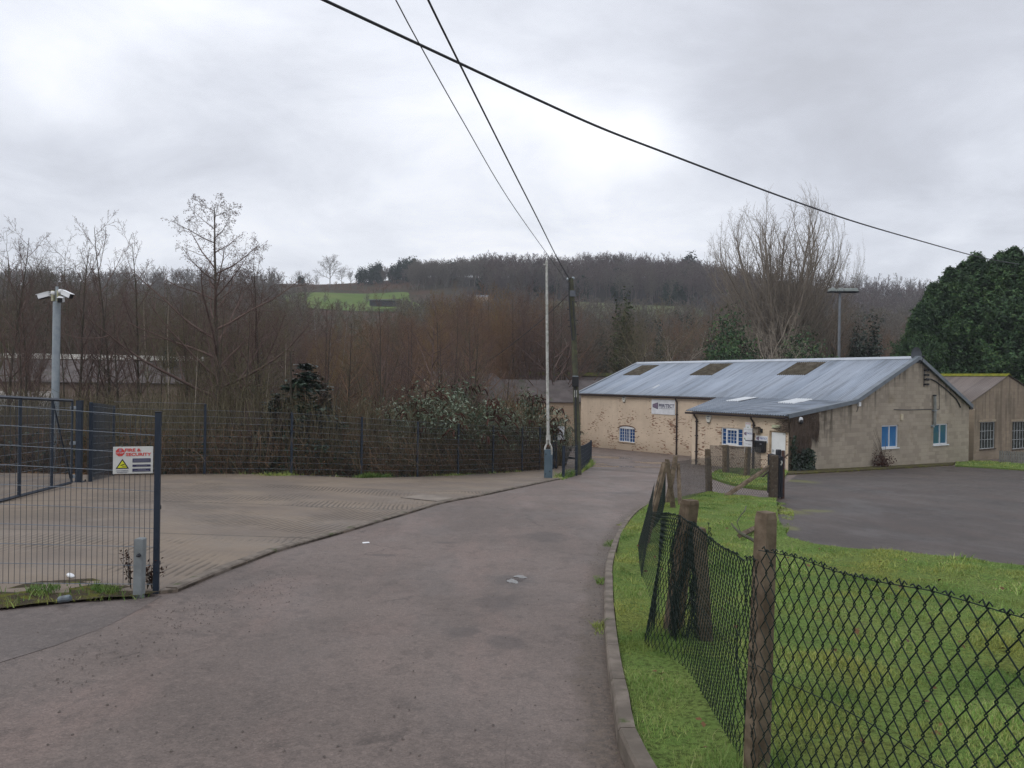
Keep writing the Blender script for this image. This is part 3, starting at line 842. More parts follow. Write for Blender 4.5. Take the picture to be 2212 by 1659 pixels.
def block_mat(name, c1, c2, dark, streak=0.75):
    t = NT(name)
    sp = t.n('SeparateXYZ', {0: t.coord(True)})
    v = t.n('CombineXYZ', {0: sp.outputs[0], 1: sp.outputs[2], 2: 0.0}).outputs[0]
    br = t.n('TexBrick', {'Vector': v, 'Color1': (0, 0, 0), 'Color2': (1, 1, 1), 'Mortar': (0.5, 0.5, 0.5), 'Scale': 1.0, 'Mortar Size': 0.012, 'Mortar Smooth': 0.3, 'Bias': 0.0, 'Brick Width': 0.46, 'Row Height': 0.228})
    c = t.mix(t.ramp(t.noise(v, 0.5, 4), 0.35, 0.65), c1, c2)
    c = t.mix(t.math('MULTIPLY', t.ramp(br.outputs['Color'], 0.40, 0.95), 0.55), c, dark)
    c = t.mix(t.math('MULTIPLY', br.outputs['Fac'], 0.42), c, tuple(x * 0.6 for x in c1))
    # water stains running down from the verge
    stn = t.noise(t.scale(v, 2.3, 0.22, 1), 1.0, 4, 0.55)
    hz_ = t.math('ADD', sp.outputs[2], t.math('MULTIPLY', t.math('ABSOLUTE', t.math('SUBTRACT', sp.outputs[0], 12.05)), 0.44))
    up = t.ramp(t.math('ADD', hz_, t.math('MULTIPLY', t.noise(v, 1.5, 3), 1.8)), 5.2, 7.2)
    c = t.mix(t.math('MULTIPLY', t.math('MULTIPLY', t.ramp(stn, 0.46, 0.62), up), streak), c, (0.060, 0.050, 0.036))
    lft = t.ramp(t.math('MULTIPLY_ADD', t.noise(v, 1.2, 4, 0.6), 5.0, sp.outputs[0]), 8.0, 4.0)
    lft = t.math('MULTIPLY', lft, t.ramp(sp.outputs[2], 1.3, 2.4))
    lft = t.math('MULTIPLY', lft, t.ramp(t.noise(t.scale(v, 2.0, 3.2, 1), 1.0, 4, 0.6), 0.36, 0.60))
    c = t.mix(t.math('MULTIPLY', lft, 0.62), c, (0.085, 0.070, 0.052))
    c = t.mix(t.math('MULTIPLY', t.ramp(t.noise(v, 0.9, 5, 0.65), 0.56, 0.72), 0.4), c, (0.15, 0.115, 0.06))
    t.col(c); t.rough(0.9, 0.15)
    t.bump(t.math('MULTIPLY_ADD', br.outputs['Fac'], -0.7, t.math('MULTIPLY', t.noise(v, 22, 4), 0.6)), 0.6, 0.012)
    return t.m
M_block = block_mat('concrete_block_wall', (0.390, 0.335, 0.262), (0.330, 0.283, 0.222), (0.235, 0.198, 0.158))

def wall_holes(name, outline, holes, m, mat, parent, reveal=0.14, thick=0.0):
    """a wall face in the u, v plane of m with openings, and the reveals of the openings"""
    bm = bmesh.new(); es = []
    def loop(pts):
        vs = [bm.verts.new((u, v, 0)) for u, v in pts]
        for i in range(len(vs)):
            es.append(bm.edges.new((vs[i], vs[(i + 1) % len(vs)])))
    loop(outline)
    for h in holes: loop(h)
    bmesh.ops.triangle_fill(bm, use_beauty=True, edges=es)
    bad = []
    for f in bm.faces:                      # drop any fill inside an opening
        c = f.calc_center_median()
        for h in holes:
            ins = False
            for i in range(len(h)):
                (x1, y1), (x2, y2) = h[i], h[(i + 1) % len(h)]
                if (y1 > c.y) != (y2 > c.y) and c.x < (x2 - x1) * (c.y - y1) / (y2 - y1) + x1: ins = not ins
            if ins: bad.append(f)
    bmesh.ops.delete(bm, geom=list(set(bad)), context='FACES')
    mb = MB()
    bm.verts.index_update()
    mb.add([m(v.co.x, v.co.y, 0) for v in bm.verts], [tuple(v.index for v in f.verts) for f in bm.faces])
    bm.free()
    for h in holes:
        n = len(h)
        mb.add([m(u, v, 0) for u, v in h] + [m(u, v, -reveal) for u, v in h], [(i, (i + 1) % n, n + (i + 1) % n, n + i) for i in range(n)])
    return mb.build(name, mat, parent, recalc=False)
def rect(u0, u1, v0, v1):
    return [(u0, v0), (u1, v0), (u1, v1), (u0, v1)]

bld = thing('workshop', 'long cream brick workshop with blue grey corrugated roof and brown block gable', 'building', mat=BM)

# windows and doors are measured off the walls they sit in
def rx(c, a, b):
    p, q = onx(*a, c), onx(*b, c)
    return min(p.y, q.y), max(p.y, q.y), min(p.z, q.z), max(p.z, q.z)
def ry(c, a, b):
    p, q = ony(*a, c), ony(*b, c)
    return min(p.x, q.x), max(p.x, q.x), min(p.z, q.z), max(p.z, q.z)
w_lean = rx(0, (1558, 923), (1604, 965))
d_lean = rx(0, (1662, 930), (1697, 1021))
w_main = rx(XK, (1337, 919), (1371, 957))
w_g1 = ry(0, (1905, 919), (1940, 966))
w_g2 = ry(0, (2016.5, 916), (2047, 959))

# walls
arch = []
u0, u1, v0, v1 = w_main
for i in range(9):
    a = math.pi * i / 8
    arch.append(((u0 + u1) / 2 + (u1 - u0) / 2 * math.cos(a), v1 - 0.20 + 0.20 * math.sin(a)))
arch_hole = [(u0, v0), (u1, v0)] + arch
wall_holes('front_wall', [(6.0, -1.4), (LY, -1.4), (LY, ZK - 0.02), (6.0, ZK - 0.02)], [arch_hole], mx_(XK), M_cream, bld)
LE = 6.28
wall_holes('lean_to_wall', [(0, -1.2), (LE, -1.2), (LE, ZL - 0.02), (0, ZL - 0.02)], [rect(*w_lean), rect(*d_lean)], mx_(0.0), M_cream, bld)
mb = MB(); mb.add([(0, LE, -1.2), (XK + 0.02, 9.1, -1.4), (XK + 0.02, 9.1, ZK - 0.05), (0, LE, ZL - 0.05)], [(0, 1, 2, 3)])
mb.build('lean_to_side_wall', M_cream, bld, recalc=False)
wall_holes('gable_wall', [(0, -1.3), (XE, -1.6), (XE, ZK - 0.35), (XA, ZA - 0.06), (XK, ZK - 0.04), (0, ZL - 0.04)], [rect(*w_g1), rect(*w_g2)], my_(0.0), M_block, bld)
mb = MB()
mb.add([(XE, 0, -1.6), (XE, LY, -1.6), (XE, LY, ZK - 0.35), (XE, 0, ZK - 0.35)], [(0, 1, 2, 3)])
mb.build('rear_wall', M_block, bld, recalc=False)
mb = MB()
mb.add([(XK, LY, -1.6), (XE, LY, -1.6), (XE, LY, ZK - 0.35), (XA, LY, ZA - 0.06), (XK, LY, ZK - 0.04)], [(0, 1, 2, 3, 4)])
mb.build('far_gable_wall', M_cream, bld, recalc=False)
# pale painted quoin at the left end of the lean-to
mb = MB(); mb.mbox(mx_(0.0), LE - 0.28, LE + 0.01, -1.2, ZL - 0.05, 0.0, 0.02)
mb.build('corner_pier', noisy('smooth_cream_render', (0.66, 0.54, 0.41), (0.58, 0.47, 0.355), 2, 0.8, 0.2, 30), bld)

# corrugated sheeting
WAVE = 0.152
def corrug(y):
    return 0.032 * math.cos(2 * math.pi * y / WAVE)
def sheeting(name, x0, z0, x1, z1, y0, y1, mat, parent, rows=2, lift=0.0, y0b=None, y1b=None, thick=0.016, ragged=0.0):
    """ribs run from the eaves x0,z0 up to x1,z1; y0b/y1b give the extent at the top"""
    y0b = y0 if y0b is None else y0b; y1b = y1 if y1b is None else y1b
    nw = max(8, int(round((max(y1, y1b) - min(y0, y0b)) / WAVE * 8)))
    nrm = Vector((-(z1 - z0), 0, (x1 - x0))).normalized()
    V, Fc = [], []
    for k in (0, 1):
        for j in range(rows + 1):
            f = j / rows
            for i in range(nw + 1):
                a = y0 + (y1 - y0) * i / nw; b = y0b + (y1b - y0b) * i / nw
                y = a + (b - a) * f
                h = corrug(y) + lift - (thick if k else 0)
                rg = ragged * math.sin(int(i / 60) * 12.9) if j == 0 else 0
                V.append((x0 + (x1 - x0) * f + nrm.x * h - rg, y, z0 + (z1 - z0) * f + nrm.z * h))
    w_ = nw + 1; blk = (rows + 1) * w_
    for k in (0, 1):
        for j in range(rows):
            for i in range(nw):
                q = (k * blk + j * w_ + i, k * blk + j * w_ + i + 1, k * blk + (j + 1) * w_ + i + 1, k * blk + (j + 1) * w_ + i)
                Fc.append(q if k else q[::-1])
    for i in range(nw):
        Fc.append((i, i + 1, blk + i + 1, blk + i))
        t_ = rows * w_
        Fc.append((t_ + i, t_ + i + 1, blk + t_ + i + 1, blk + t_ + i))
    me = mesh_np(name, np.array(V), np.array(Fc))
    me.polygons.foreach_set('use_smooth', [i < 2 * rows * nw for i in range(len(Fc))])
    return link(name, me, mat, parent)
def roof_mat(name, c1, c2, moss=0.4, rough=0.42, stain_and_valley=(0.10, 0.11, 0.115)):
    t = NT(name)
    p = t.coord(True)
    sp = t.n('SeparateXYZ', {0: p})
    sheetid = t.math('FLOOR', t.math('DIVIDE', sp.outputs[1], 1.064))
    wn_ = t.n('TexWhiteNoise', {'W': sheetid}, noise_dimensions='1D').outputs['Value']
    c = t.mix(wn_, c1, c2)
    st = t.noise(t.scale(p, 0.22, 3.6, 0.22), 1.0, 4, 0.65)
    c = t.mix(t.math('MULTIPLY', t.ramp(st, 0.46, 0.66), 0.45), c, stain_and_valley)
    st2 = t.noise(t.scale(p, 0.15, 1.7, 0.15), 1.0, 3, 0.6)
    c = t.mix(t.math('MULTIPLY', t.ramp(st2, 0.50, 0.66), 0.28), c, tuple(min(1, x * 1.4) for x in c2))
    c = t.mix(t.math('MULTIPLY', t.ramp(t.noise(p, 2.4, 5, 0.7), 0.5, 0.7), 0.35), c, tuple(x * 1.25 for x in c1))
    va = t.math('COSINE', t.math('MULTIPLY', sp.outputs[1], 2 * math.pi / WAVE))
    c = t.mix(t.math('MULTIPLY', t.ramp(va, 0.0, -1.0), 0.65), c, tuple(x * 0.8 for x in stain_and_valley))  # corrugation valleys coloured darker so the ribs stand out
    t.col(c); t.rough(rough, 0.4)
    return t.m
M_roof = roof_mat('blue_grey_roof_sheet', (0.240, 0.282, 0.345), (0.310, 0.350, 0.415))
M_roof2 = roof_mat('grey_roof_sheet', (0.150, 0.180, 0.225), (0.185, 0.215, 0.260), stain_and_valley=(0.10, 0.12, 0.145))
M_rlight = noisy('mossy_roof_light', (0.115, 0.10, 0.072), (0.065, 0.054, 0.038), 3, 0.85, 0.2, 30, c3=(0.17, 0.15, 0.125), sc3=1.2)
M_rlight_new = noisy('white_roof_light', (0.62, 0.65, 0.68), (0.55, 0.58, 0.61), 2, 0.4, 0.05, 40)
slope = (ZA - ZK) / (XA - XK)
x0 = XK - 0.16; z0 = ZK - 0.16 * slope
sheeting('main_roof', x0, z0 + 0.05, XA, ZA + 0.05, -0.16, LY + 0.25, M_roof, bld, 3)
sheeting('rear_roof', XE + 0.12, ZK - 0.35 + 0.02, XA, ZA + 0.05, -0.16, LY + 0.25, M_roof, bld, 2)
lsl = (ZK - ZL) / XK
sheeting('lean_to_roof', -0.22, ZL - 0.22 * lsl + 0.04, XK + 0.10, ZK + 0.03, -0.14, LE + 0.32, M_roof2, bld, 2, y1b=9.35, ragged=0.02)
def on_main(px, py):           # a point of the main slope
    o, d = loc_ray(px, py)
    n_ = Vector((-slope, 0, 1)); c0 = Vector((XK, 0, ZK + 0.05))
    return o + d * ((c0 - o).dot(n_) / d.dot(n_))
def on_lean(px, py):
    o, d = loc_ray(px, py)
    n_ = Vector((-lsl, 0, 1)); c0 = Vector((0, 0, ZL + 0.04))
    return o + d * ((c0 - o).dot(n_) / d.dot(n_))
for a, b, c, dd in (((1384, 789.5), (1421, 789.5), (1351, 811), (1386, 811)), ((1529, 786), (1580, 785.5), (1495, 811), (1540, 811)), ((1719, 783.5), (1784, 782), (1683, 810.5), (1744, 810.5))):
    P = [on_main(*q) for q in (a, b, c, dd)]
    xt = (P[0].x + P[1].x) / 2; xb = (P[2].x + P[3].x) / 2
    ya = (P[1].y + P[3].y) / 2; yb = (P[0].y + P[2].y) / 2
    zf = lambda x: ZK + (x - XK) * slope + 0.05
    o = sheeting('roof_light', xb, zf(xb), xt, zf(xt), ya, yb, M_rlight, bld, 1, 0.022)
    o['label'] = 'brown mossy roof light'
for a, b, c, dd in (((1606, 858), (1632, 859), (1577, 866.5), (1602, 868)), ((1727, 861), (1765, 862), (1676, 870), (1708, 872))):
    P = [on_lean(*q) for q in (a, b, c, dd)]
    xt = min(XK - 0.05, (P[0].x + P[1].x) / 2); xb = (P[2].x + P[3].x) / 2
    zf = lambda x: ZL + x * lsl + 0.04
    ya, yb = (P[1].y + P[3].y) / 2, (P[0].y + P[2].y) / 2
    o = sheeting('roof_light', xb, zf(xb), xt, zf(xt), ya, yb, M_rlight_new, bld, 1, 0.022)
    o['label'] = 'clean white roof light'
# small torn patch of sheeting near the far eaves
P = [on_main(1430, 832), on_main(1404, 839)]
sheeting('roof_patch', P[1].x, ZK + (P[1].x - XK) * slope + 0.05, P[0].x, ZK + (P[0].x - XK) * slope + 0.05, min(P[0].y, P[1].y) + 0.2, max(P[0].y, P[1].y) - 0.2, M_rlight_new, bld, 1, 0.02)
# ridge cap
M_cap = noisy('pale_ridge_cap', (0.40, 0.43, 0.47), (0.33, 0.36, 0.40), 2, 0.45, 0.05, 30)
mb = MB()
poly = [(XA - 0.34, ZA - 0.34 * slope + 0.105), (XA, ZA + 0.125), (XA + 0.34, ZA - 0.34 * slope + 0.105), (XA + 0.34, ZA - 0.34 * slope + 0.085), (XA, ZA + 0.10), (XA - 0.34, ZA - 0.34 * slope + 0.085)]
mb.prism(poly, lambda u, v, o: (u, o, v), -0.17, LY + 0.27)
mb.build('ridge_cap', M_cap, bld)
# verge flashings along the gable
M_verge = noisy('grey_verge_trim', (0.155, 0.178, 0.20), (0.125, 0.145, 0.165), 2, 0.5, 0.05, 30)
def verge(name, xa, za, xb, zb, y0, y1, mat=M_verge, h=0.21):
    d = Vector((xb - xa, 0, zb - za)).normalized(); n_ = Vector((-d.z, 0, d.x))
    if n_.z < 0: n_ = -n_
    mb = MB()
    A, B = Vector((xa, 0, za)), Vector((xb, 0, zb))
    q = [A + n_ * 0.085, B + n_ * 0.085, B + n_ * (0.085 - h), A + n_ * (0.085 - h)]
    vs = [(p.x, y0, p.z) for p in q] + [(p.x, y0 + 0.03, p.z) for p in q]
    mb.add(vs, [(0, 1, 2, 3), (7, 6, 5, 4), (0, 4, 5, 1), (1, 5, 6, 2), (2, 6, 7, 3), (3, 7, 4, 0)])
    q2 = [A + n_ * 0.085, B + n_ * 0.085]
    t_ = [A + n_ * 0.070, B + n_ * 0.070]
    mb.add([(q2[0].x, y0 + 0.03, q2[0].z), (q2[1].x, y0 + 0.03, q2[1].z), (q2[1].x, y1, q2[1].z), (q2[0].x, y1, q2[0].z),
            (t_[0].x, y0 + 0.03, t_[0].z), (t_[1].x, y0 + 0.03, t_[1].z), (t_[1].x, y1, t_[1].z), (t_[0].x, y1, t_[0].z)],
           [(0, 1, 2, 3), (7, 6, 5, 4), (2, 6, 7, 3), (0, 3, 7, 4), (1, 5, 6, 2)])
    return mb.build(name, mat, bld)
verge('verge_trim', -0.24, ZL - 0.24 * lsl + 0.04, XK - 0.02, ZK + 0.03, -0.20, 0.06)
verge('verge_trim', XK - 0.02, ZK + 0.04, XA - 0.02, ZA + 0.05, -0.205, 0.08)
verge('verge_trim', XE + 0.12, ZK - 0.33, XA + 0.02, ZA + 0.05, -0.2, 0.08)
verge('verge_trim', XK - 0.18, ZK, XA - 0.02, ZA + 0.05, LY + 0.24, LY + 0.10, M_cap, 0.14)
# gutters and downpipes
def gutter(name, x, z, ya, yb, xb=None):
    xb = x if xb is None else xb
    mb = MB()
    pr = [(-0.06, 0.05), (-0.065, 0.0), (-0.045, -0.045), (0, -0.06), (0.045, -0.045), (0.06, 0.0), (0.06, 0.05), (0.05, 0.05), (0.05, 0.0), (0, -0.05), (-0.05, 0.0), (-0.052, 0.05)]
    vs = [(x + a, ya, z + b) for a, b in pr] + [(xb + a, yb, z + b) for a, b in pr]
    n = len(pr)
    mb.add(vs, [(i, (i + 1) % n, n + (i + 1) % n, n + i) for i in range(n)] + [tuple(range(n)), tuple(range(n, 2 * n))])
    return mb.build(name, M_brownpipe, bld)
gutter('gutter', XK - 0.20, ZK - 0.13, 9.0, LY + 0.2)
gutter('gutter', -0.28, ZL - 0.11, -0.05, LE + 0.28)
def downpipe(px, py0, c, out=0.07):
    p = onx(px, py0, c)
    mb = MB()
    zt = (ZK - 0.16) if c > 1 else (ZL - 0.15)
    gxp = (XK - 0.20) if c > 1 else -0.28
    mb.tube([(gxp, p.y, zt), (gxp, p.y, zt - 0.08), (c - out, p.y, zt - 0.30), (c - out, p.y, -0.75 if c > 1 else -0.35)], 0.05, 10)
    for z in (0.5, 1.4, 2.2):
        mb.mbox(mx_(c), p.y - 0.075, p.y + 0.075, z, z + 0.05, 0.0, out + 0.055)
    return mb.build('downpipe', M_brownpipe, bld, smooth=False)
downpipe(1463, 920, XK); downpipe(1506, 950, 0.0); downpipe(1629, 950, 0.0)

# windows
M_upvc = noisy('white_window_frame', (0.72, 0.74, 0.77), (0.64, 0.66, 0.68), 3, 0.4, 0.02, 60, 0.45)
t = NT('window_glass_blue')
t.col(t.mix(t.ramp(t.noise(t.coord(True), 1.6, 3), 0.4, 0.62), (0.012, 0.055, 0.170), (0.024, 0.085, 0.230))); t.rough(0.08, 0.5)
M_glassb = t.m
t = NT('window_glass_bright_blue')
t.col(t.mix(t.ramp(t.noise(t.coord(True), 1.2, 3), 0.35, 0.62), (0.025, 0.135, 0.330), (0.04, 0.17, 0.36))); t.rough(0.08, 0.5)
M_glassbb = t.m
t = NT('window_glass_teal')
t.col(t.mix(t.ramp(t.noise(t.coord(True), 1.6, 3), 0.35, 0.62), (0.025, 0.115, 0.185), (0.045, 0.135, 0.150))); t.rough(0.08, 0.5)
M_glasst = t.m
t = NT('window_glass_dark')
t.col(t.mix(t.ramp(t.noise(t.coord(True), 2.2, 3), 0.4, 0.62), (0.012, 0.016, 0.016), (0.035, 0.045, 0.042))); t.rough(0.1, 0.5)
M_glassd = t.m
def window(parent, m, u0, u1, v0, v1, leaves, glass, fr=0.055, dep=0.02, frame=None, top=None, sill=True, silltone=None, thin=0.016, mir=False):
    """leaves: list of (share of width, columns, rows, extra frame)"""
    frame = frame or M_upvc
    mb = MB()
    a, b = -0.125, -0.055
    mb.mbox(m, u0, u1, v0, v0 + fr, a, b); mb.mbox(m, u0, u1, v1 - fr, v1, a, b)
    mb.mbox(m, u0, u0 + fr, v0 + fr, v1 - fr, a, b); mb.mbox(m, u1 - fr, u1, v0 + fr, v1 - fr, a, b)
    tot = sum(l[0] for l in leaves); x = u0 + fr; W_ = (u1 - u0) - 2 * fr
    for i, (sh, nc, nr, ex) in enumerate(leaves):
        w_ = W_ * sh / tot
        xa, xb = x, x + w_
        if i: mb.mbox(m, xa - fr * 0.45, xa + fr * 0.45, v0 + fr, v1 - fr, a + 0.004, b - 0.004)
        if ex:
            mb.mbox(m, xa, xa + ex, v0 + fr, v1 - fr, a + 0.01, b + 0.012); mb.mbox(m, xb - ex, xb, v0 + fr, v1 - fr, a + 0.01, b + 0.012)
            mb.mbox(m, xa + ex, xb - ex, v0 + fr, v0 + fr + ex, a + 0.01, b + 0.012); mb.mbox(m, xa + ex, xb - ex, v1 - fr - ex, v1 - fr, a + 0.01, b + 0.012)
        ia, ib, ja, jb = xa + ex, xb - ex, v0 + fr + ex, v1 - fr - ex
        for c in range(1, nc):
            xx = ia + (ib - ia) * c / nc; mb.mbox(m, xx - thin / 2, xx + thin / 2, ja, jb, a + 0.02, b - 0.012)
        for r_ in range(1, nr):
            yy = ja + (jb - ja) * r_ / nr; mb.mbox(m, ia, ib, yy - thin / 2, yy + thin / 2, a + 0.022, b - 0.014)
        x = xb
    w = mb.build('window', frame, parent)
    mb = MB(); mb.mbox(m, u0 + 0.01, u1 - 0.01, v0 + 0.01, v1 - 0.01, -0.118, -0.102)
    mb.build('pane', glass, w)
    if sill:
        mb = MB(); mb.mbox(m, u0 - 0.06, u1 + 0.06, v0 - 0.065, v0 - 0.002, -0.06, 0.07)
        mb.build('sill', silltone or frame, w)
    return w
M_sillc = noisy('cream_sill', (0.36, 0.27, 0.18), (0.22, 0.17, 0.12), 5, 0.85, 0.3, 40)
window(bld, mx_(0.0), *w_lean, [(0.26, 1, 4, 0), (0.74, 3, 4, 0.07), (0.30, 1, 4, 0)][::-1], M_glassb, sill=True, silltone=M_sillc)
u0, u1, v0, v1 = w_main
w = window(bld, mx_(XK), u0, u1, v0, v1 - 0.14, [(1, 2, 4, 0.0), (1.05, 3, 4, 0.03), (0.9, 2, 4, 0)], M_glassb, fr=0.05, silltone=M_sillc)
mb = MB(); mb.prism([(p[0] * 1.0, p[1]) for p in arch] + [(u0, v1 - 0.16), (u1, v1 - 0.16)][:0], mx_(XK), -0.08, -0.03)
mb.build('arched_head', M_upvc, w)
mb = MB()
for i in range(8):
    a0, a1 = math.pi * i / 8, math.pi * (i + 1) / 8
    rO, rI = 1.0, 1.0
    p = [arch[i], arch[i + 1]]
    c0 = ((u0 + u1) / 2, v1 - 0.20)
    q = [((x - c0[0]) * 1.12 + c0[0], (y - c0[1]) * 1.35 + c0[1]) for x, y in p]
    mb.prism([p[0], p[1], q[1], q[0]], mx_(XK), 0.0, 0.012)
mb.build('brick_arch', noisy('worn_brick', (0.13, 0.075, 0.05), (0.20, 0.12, 0.08), 9, 0.85, 0.4, 40), w)
window(bld, my_(0.0), *w_g1, [(1, 1, 1, 0.02), (1, 1, 1, 0.02)], M_glassbb, fr=0.05)
window(bld, my_(0.0), *w_g2, [(1, 1, 1, 0.02), (1, 1, 1, 0.02)], M_glasst, fr=0.05)
# door
u0, u1, v0, v1 = d_lean
mb = MB(); m = mx_(0.0)
mb.mbox(m, u0, u0 + 0.06, v0, v1, -0.12, -0.04); mb.mbox(m, u1 - 0.09, u1, v0, v1, -0.12, -0.04); mb.mbox(m, u0 + 0.06, u1 - 0.09, v1 - 0.06, v1, -0.12, -0.04)
dr = mb.build('door', M_cream if False else noisy('worn_door_frame', (0.42, 0.32, 0.22), (0.24, 0.17, 0.11), 6, 0.8, 0.3, 40), bld)
mb = MB(); mb.mbox(m, u0 + 0.06, u1 - 0.09, v0 + 0.0, v1 - 0.06, -0.11, -0.07)
mb.build('door_leaf', noisy('white_door_paint', (0.74, 0.75, 0.76), (0.66, 0.67, 0.68), 1.5, 0.45, 0.02, 40), dr)
mb = MB(); mb.mbox(m, u1 - 0.2, u1 - 0.17, v0 + 0.95, v0 + 1.1, -0.07, -0.035); mb.mbox(m, u1 - 0.28, u1 - 0.17, v0 + 1.03, v0 + 1.055, -0.035, -0.02)
mb.build('handle', M_galv, dr)

# ------------------------------------------------------------------ things fixed to the walls
def frameM(o, right, up):
    r_ = Vector(right).normalized(); u_ = Vector(up).normalized(); n_ = r_.cross(u_)
    m3 = Matrix((r_, u_, n_)).transposed()
    return Matrix.Translation(o) @ m3.to_4x4()
def wall_frame(c, px, py, out=0.0, gable=False):
    """local frame on a wall: x to the right as seen, y up, z out of the wall"""
    if gable:
        p = ony(px, py, c); return BM @ frameM((p.x, c - out, p.z), (1, 0, 0), (0, 0, 1))
    p = onx(px, py, c); return BM @ frameM((c - out, p.y, p.z), (0, -1, 0), (0, 0, 1))
def text_part(name, s, w, h, mat, parent, x, y, z=0.006, bold=0.0, align='CENTER', depth=0.0015):
    cu = bpy.data.curves.new(name, 'FONT'); cu.body = s; cu.extrude = depth; cu.offset = bold
    cu.resolution_u = 3
    o = bpy.data.objects.new(name, cu); COL.objects.link(o)
    dg = bpy.context.evaluated_depsgraph_get(); dg.update()
    me = bpy.data.meshes.new_from_object(o.evaluated_get(dg))
    bpy.data.objects.remove(o); bpy.data.curves.remove(cu)
    co = np.empty(len(me.vertices) * 3, np.float32); me.vertices.foreach_get('co', co); co = co.reshape(-1, 3)
    lo, hi = co.min(0), co.max(0)
    co[:, 0] = (co[:, 0] - (lo[0] + hi[0]) / 2) * (w / (hi[0] - lo[0])) + x
    co[:, 1] = (co[:, 1] - (lo[1] + hi[1]) / 2) * (h / (hi[1] - lo[1])) + y
    co[:, 2] = co[:, 2] - lo[2] + z
    me.vertices.foreach_set('co', co.ravel()); me.update()
    me.materials.clear(); me.name = name
    return link(name, me, mat, parent)
def flat(name, poly, mat, parent, z, th=0.002):
    mb = MB(); mb.prism(poly, XY(), z, z + th)
    return mb.build(name, mat, parent)
def sign(label, M_, w, h, cat='sign', th=0.02, mat=None, rnd=0.0, group=None):
    s = thing('sign', label, cat, mat=M_, group=group)
    mb = MB(); mb.box((-w / 2, -h / 2, 0), (w / 2, h / 2, th))
    mb.build('board', mat or M_board, s, bevel=0.004)
    return s
def fence_logo(s, x, y, w, h, z):
    """a black-edged panel narrowing to the left, with pale bars"""
    flat('logo', [(x, y - h * 0.22), (x + w, y - h / 2), (x + w, y + h / 2), (x, y + h * 0.22)], M_purple, s, z)
    for i in range(5):
        a = x + w * (0.10 + i * 0.17); b = a + w * 0.075
        ha = lambda q: (0.22 + 0.28 * (q - x) / w) * h * 0.80
        mb = MB(); mb.prism([(a, y - ha(a)), (b, y - ha(b)), (b, y + ha(b)), (a, y + ha(a))], XY(), z + 0.0025, z + 0.004)
        mb.build('logo_bar', M_pink, s)
# the big sign on the long wall
p0, p1 = onx(1408, 862, XK), onx(1459, 897, XK)
sw, sh = abs(p0.y - p1.y), abs(p0.z - p1.z)
c = (p0 + p1) / 2
s = sign('large white sign reading PERITECT high on the long cream wall', BM @ frameM((XK - 0.01, c.y, c.z), (0, -1, 0), (0, 0, 1)), sw * 0.985, sh * 0.99, th=0.03)
fence_logo(s, -sw * 0.44, 0.06 * sh, sw * 0.23, sh * 0.46, 0.031)
text_part('lettering', 'PERITECT', sw * 0.64, sh * 0.235, M_navy, s, sw * 0.145, 0.085 * sh, 0.031, 0.030)
text_part('small_lettering', 'PERIMETER PROTECTION', sw * 0.62, sh * 0.065, M_greyprint, s, sw * 0.14, -0.095 * sh, 0.031, 0.006)
# signs beside the window and the door
M_ = wall_frame(0.0, 1616, 925.5)
s = sign('small white warning notice, topmost by the workshop window, above the tall white sign', M_, 0.34, 0.62, th=0.012)
text_part('red_lettering', 'FIRE & SECURITY', 0.27, 0.045, M_red, s, 0.0, 0.24, 0.0125)
flat('warning_triangle', [(-0.06, -0.03), (0.06, -0.03), (0.0, 0.12)], M_greenprint, s, 0.0125)
flat('dark_panel', [(-0.16, -0.29), (0.16, -0.29), (0.16, -0.085), (-0.16, -0.085)], M_greyprint, s, 0.0125)
for k in range(3):
    flat('print_line', [(-0.13, -0.15 - k * 0.035), (0.12, -0.15 - k * 0.035), (0.12, -0.135 - k * 0.035), (-0.13, -0.135 - k * 0.035)], M_board, s, 0.0148)
M_ = wall_frame(0.0, 1617.5, 944.5)
s = sign('tall white company sign between the multi-pane window and the downpipe', M_, 0.66, 0.98, th=0.015)
text_part('small_lettering', 'Incorporating', 0.5, 0.045, M_greyprint, s, 0.0, 0.40, 0.0155)
fence_logo(s, -0.29, 0.18, 0.15, 0.20, 0.0155)
text_part('lettering', 'PERITECT', 0.40, 0.085, M_blueprint, s, 0.09, 0.20, 0.0155, 0.01)
flat('dark_bar', [(-0.2, -0.20), (0.29, -0.20), (0.29, -0.155), (-0.2, -0.155)], M_navy, s, 0.0155)
flat('roof_mark', [(-0.29, -0.10), (-0.18, -0.18), (-0.2, -0.10), (-0.24, -0.02)], M_greenprint, s, 0.0155)
text_part('small_lettering', 'Reception', 0.34, 0.07, M_greyprint, s, 0.0, -0.36, 0.0155)
M_ = wall_frame(0.0, 1619, 972)
s = sign('small white notice partly behind the mesh, below the tall white sign', M_, 0.62, 0.30, th=0.012)
text_part('lettering', 'CCTV', 0.34, 0.09, M_blueprint, s, 0, 0.03, 0.0125, 0.01)
M_ = wall_frame(0.0, 1645.5, 949)
s = sign('small white plate with logo just left of the white door', M_, 0.74, 0.36, th=0.012)
fence_logo(s, -0.33, 0.03, 0.17, 0.20, 0.0125)
text_part('lettering', 'PERITECT', 0.44, 0.10, M_blueprint, s, 0.11, 0.05, 0.0125, 0.01)
text_part('small_lettering', 'Reception', 0.34, 0.05, M_greyprint, s, 0.04, -0.10, 0.0125)
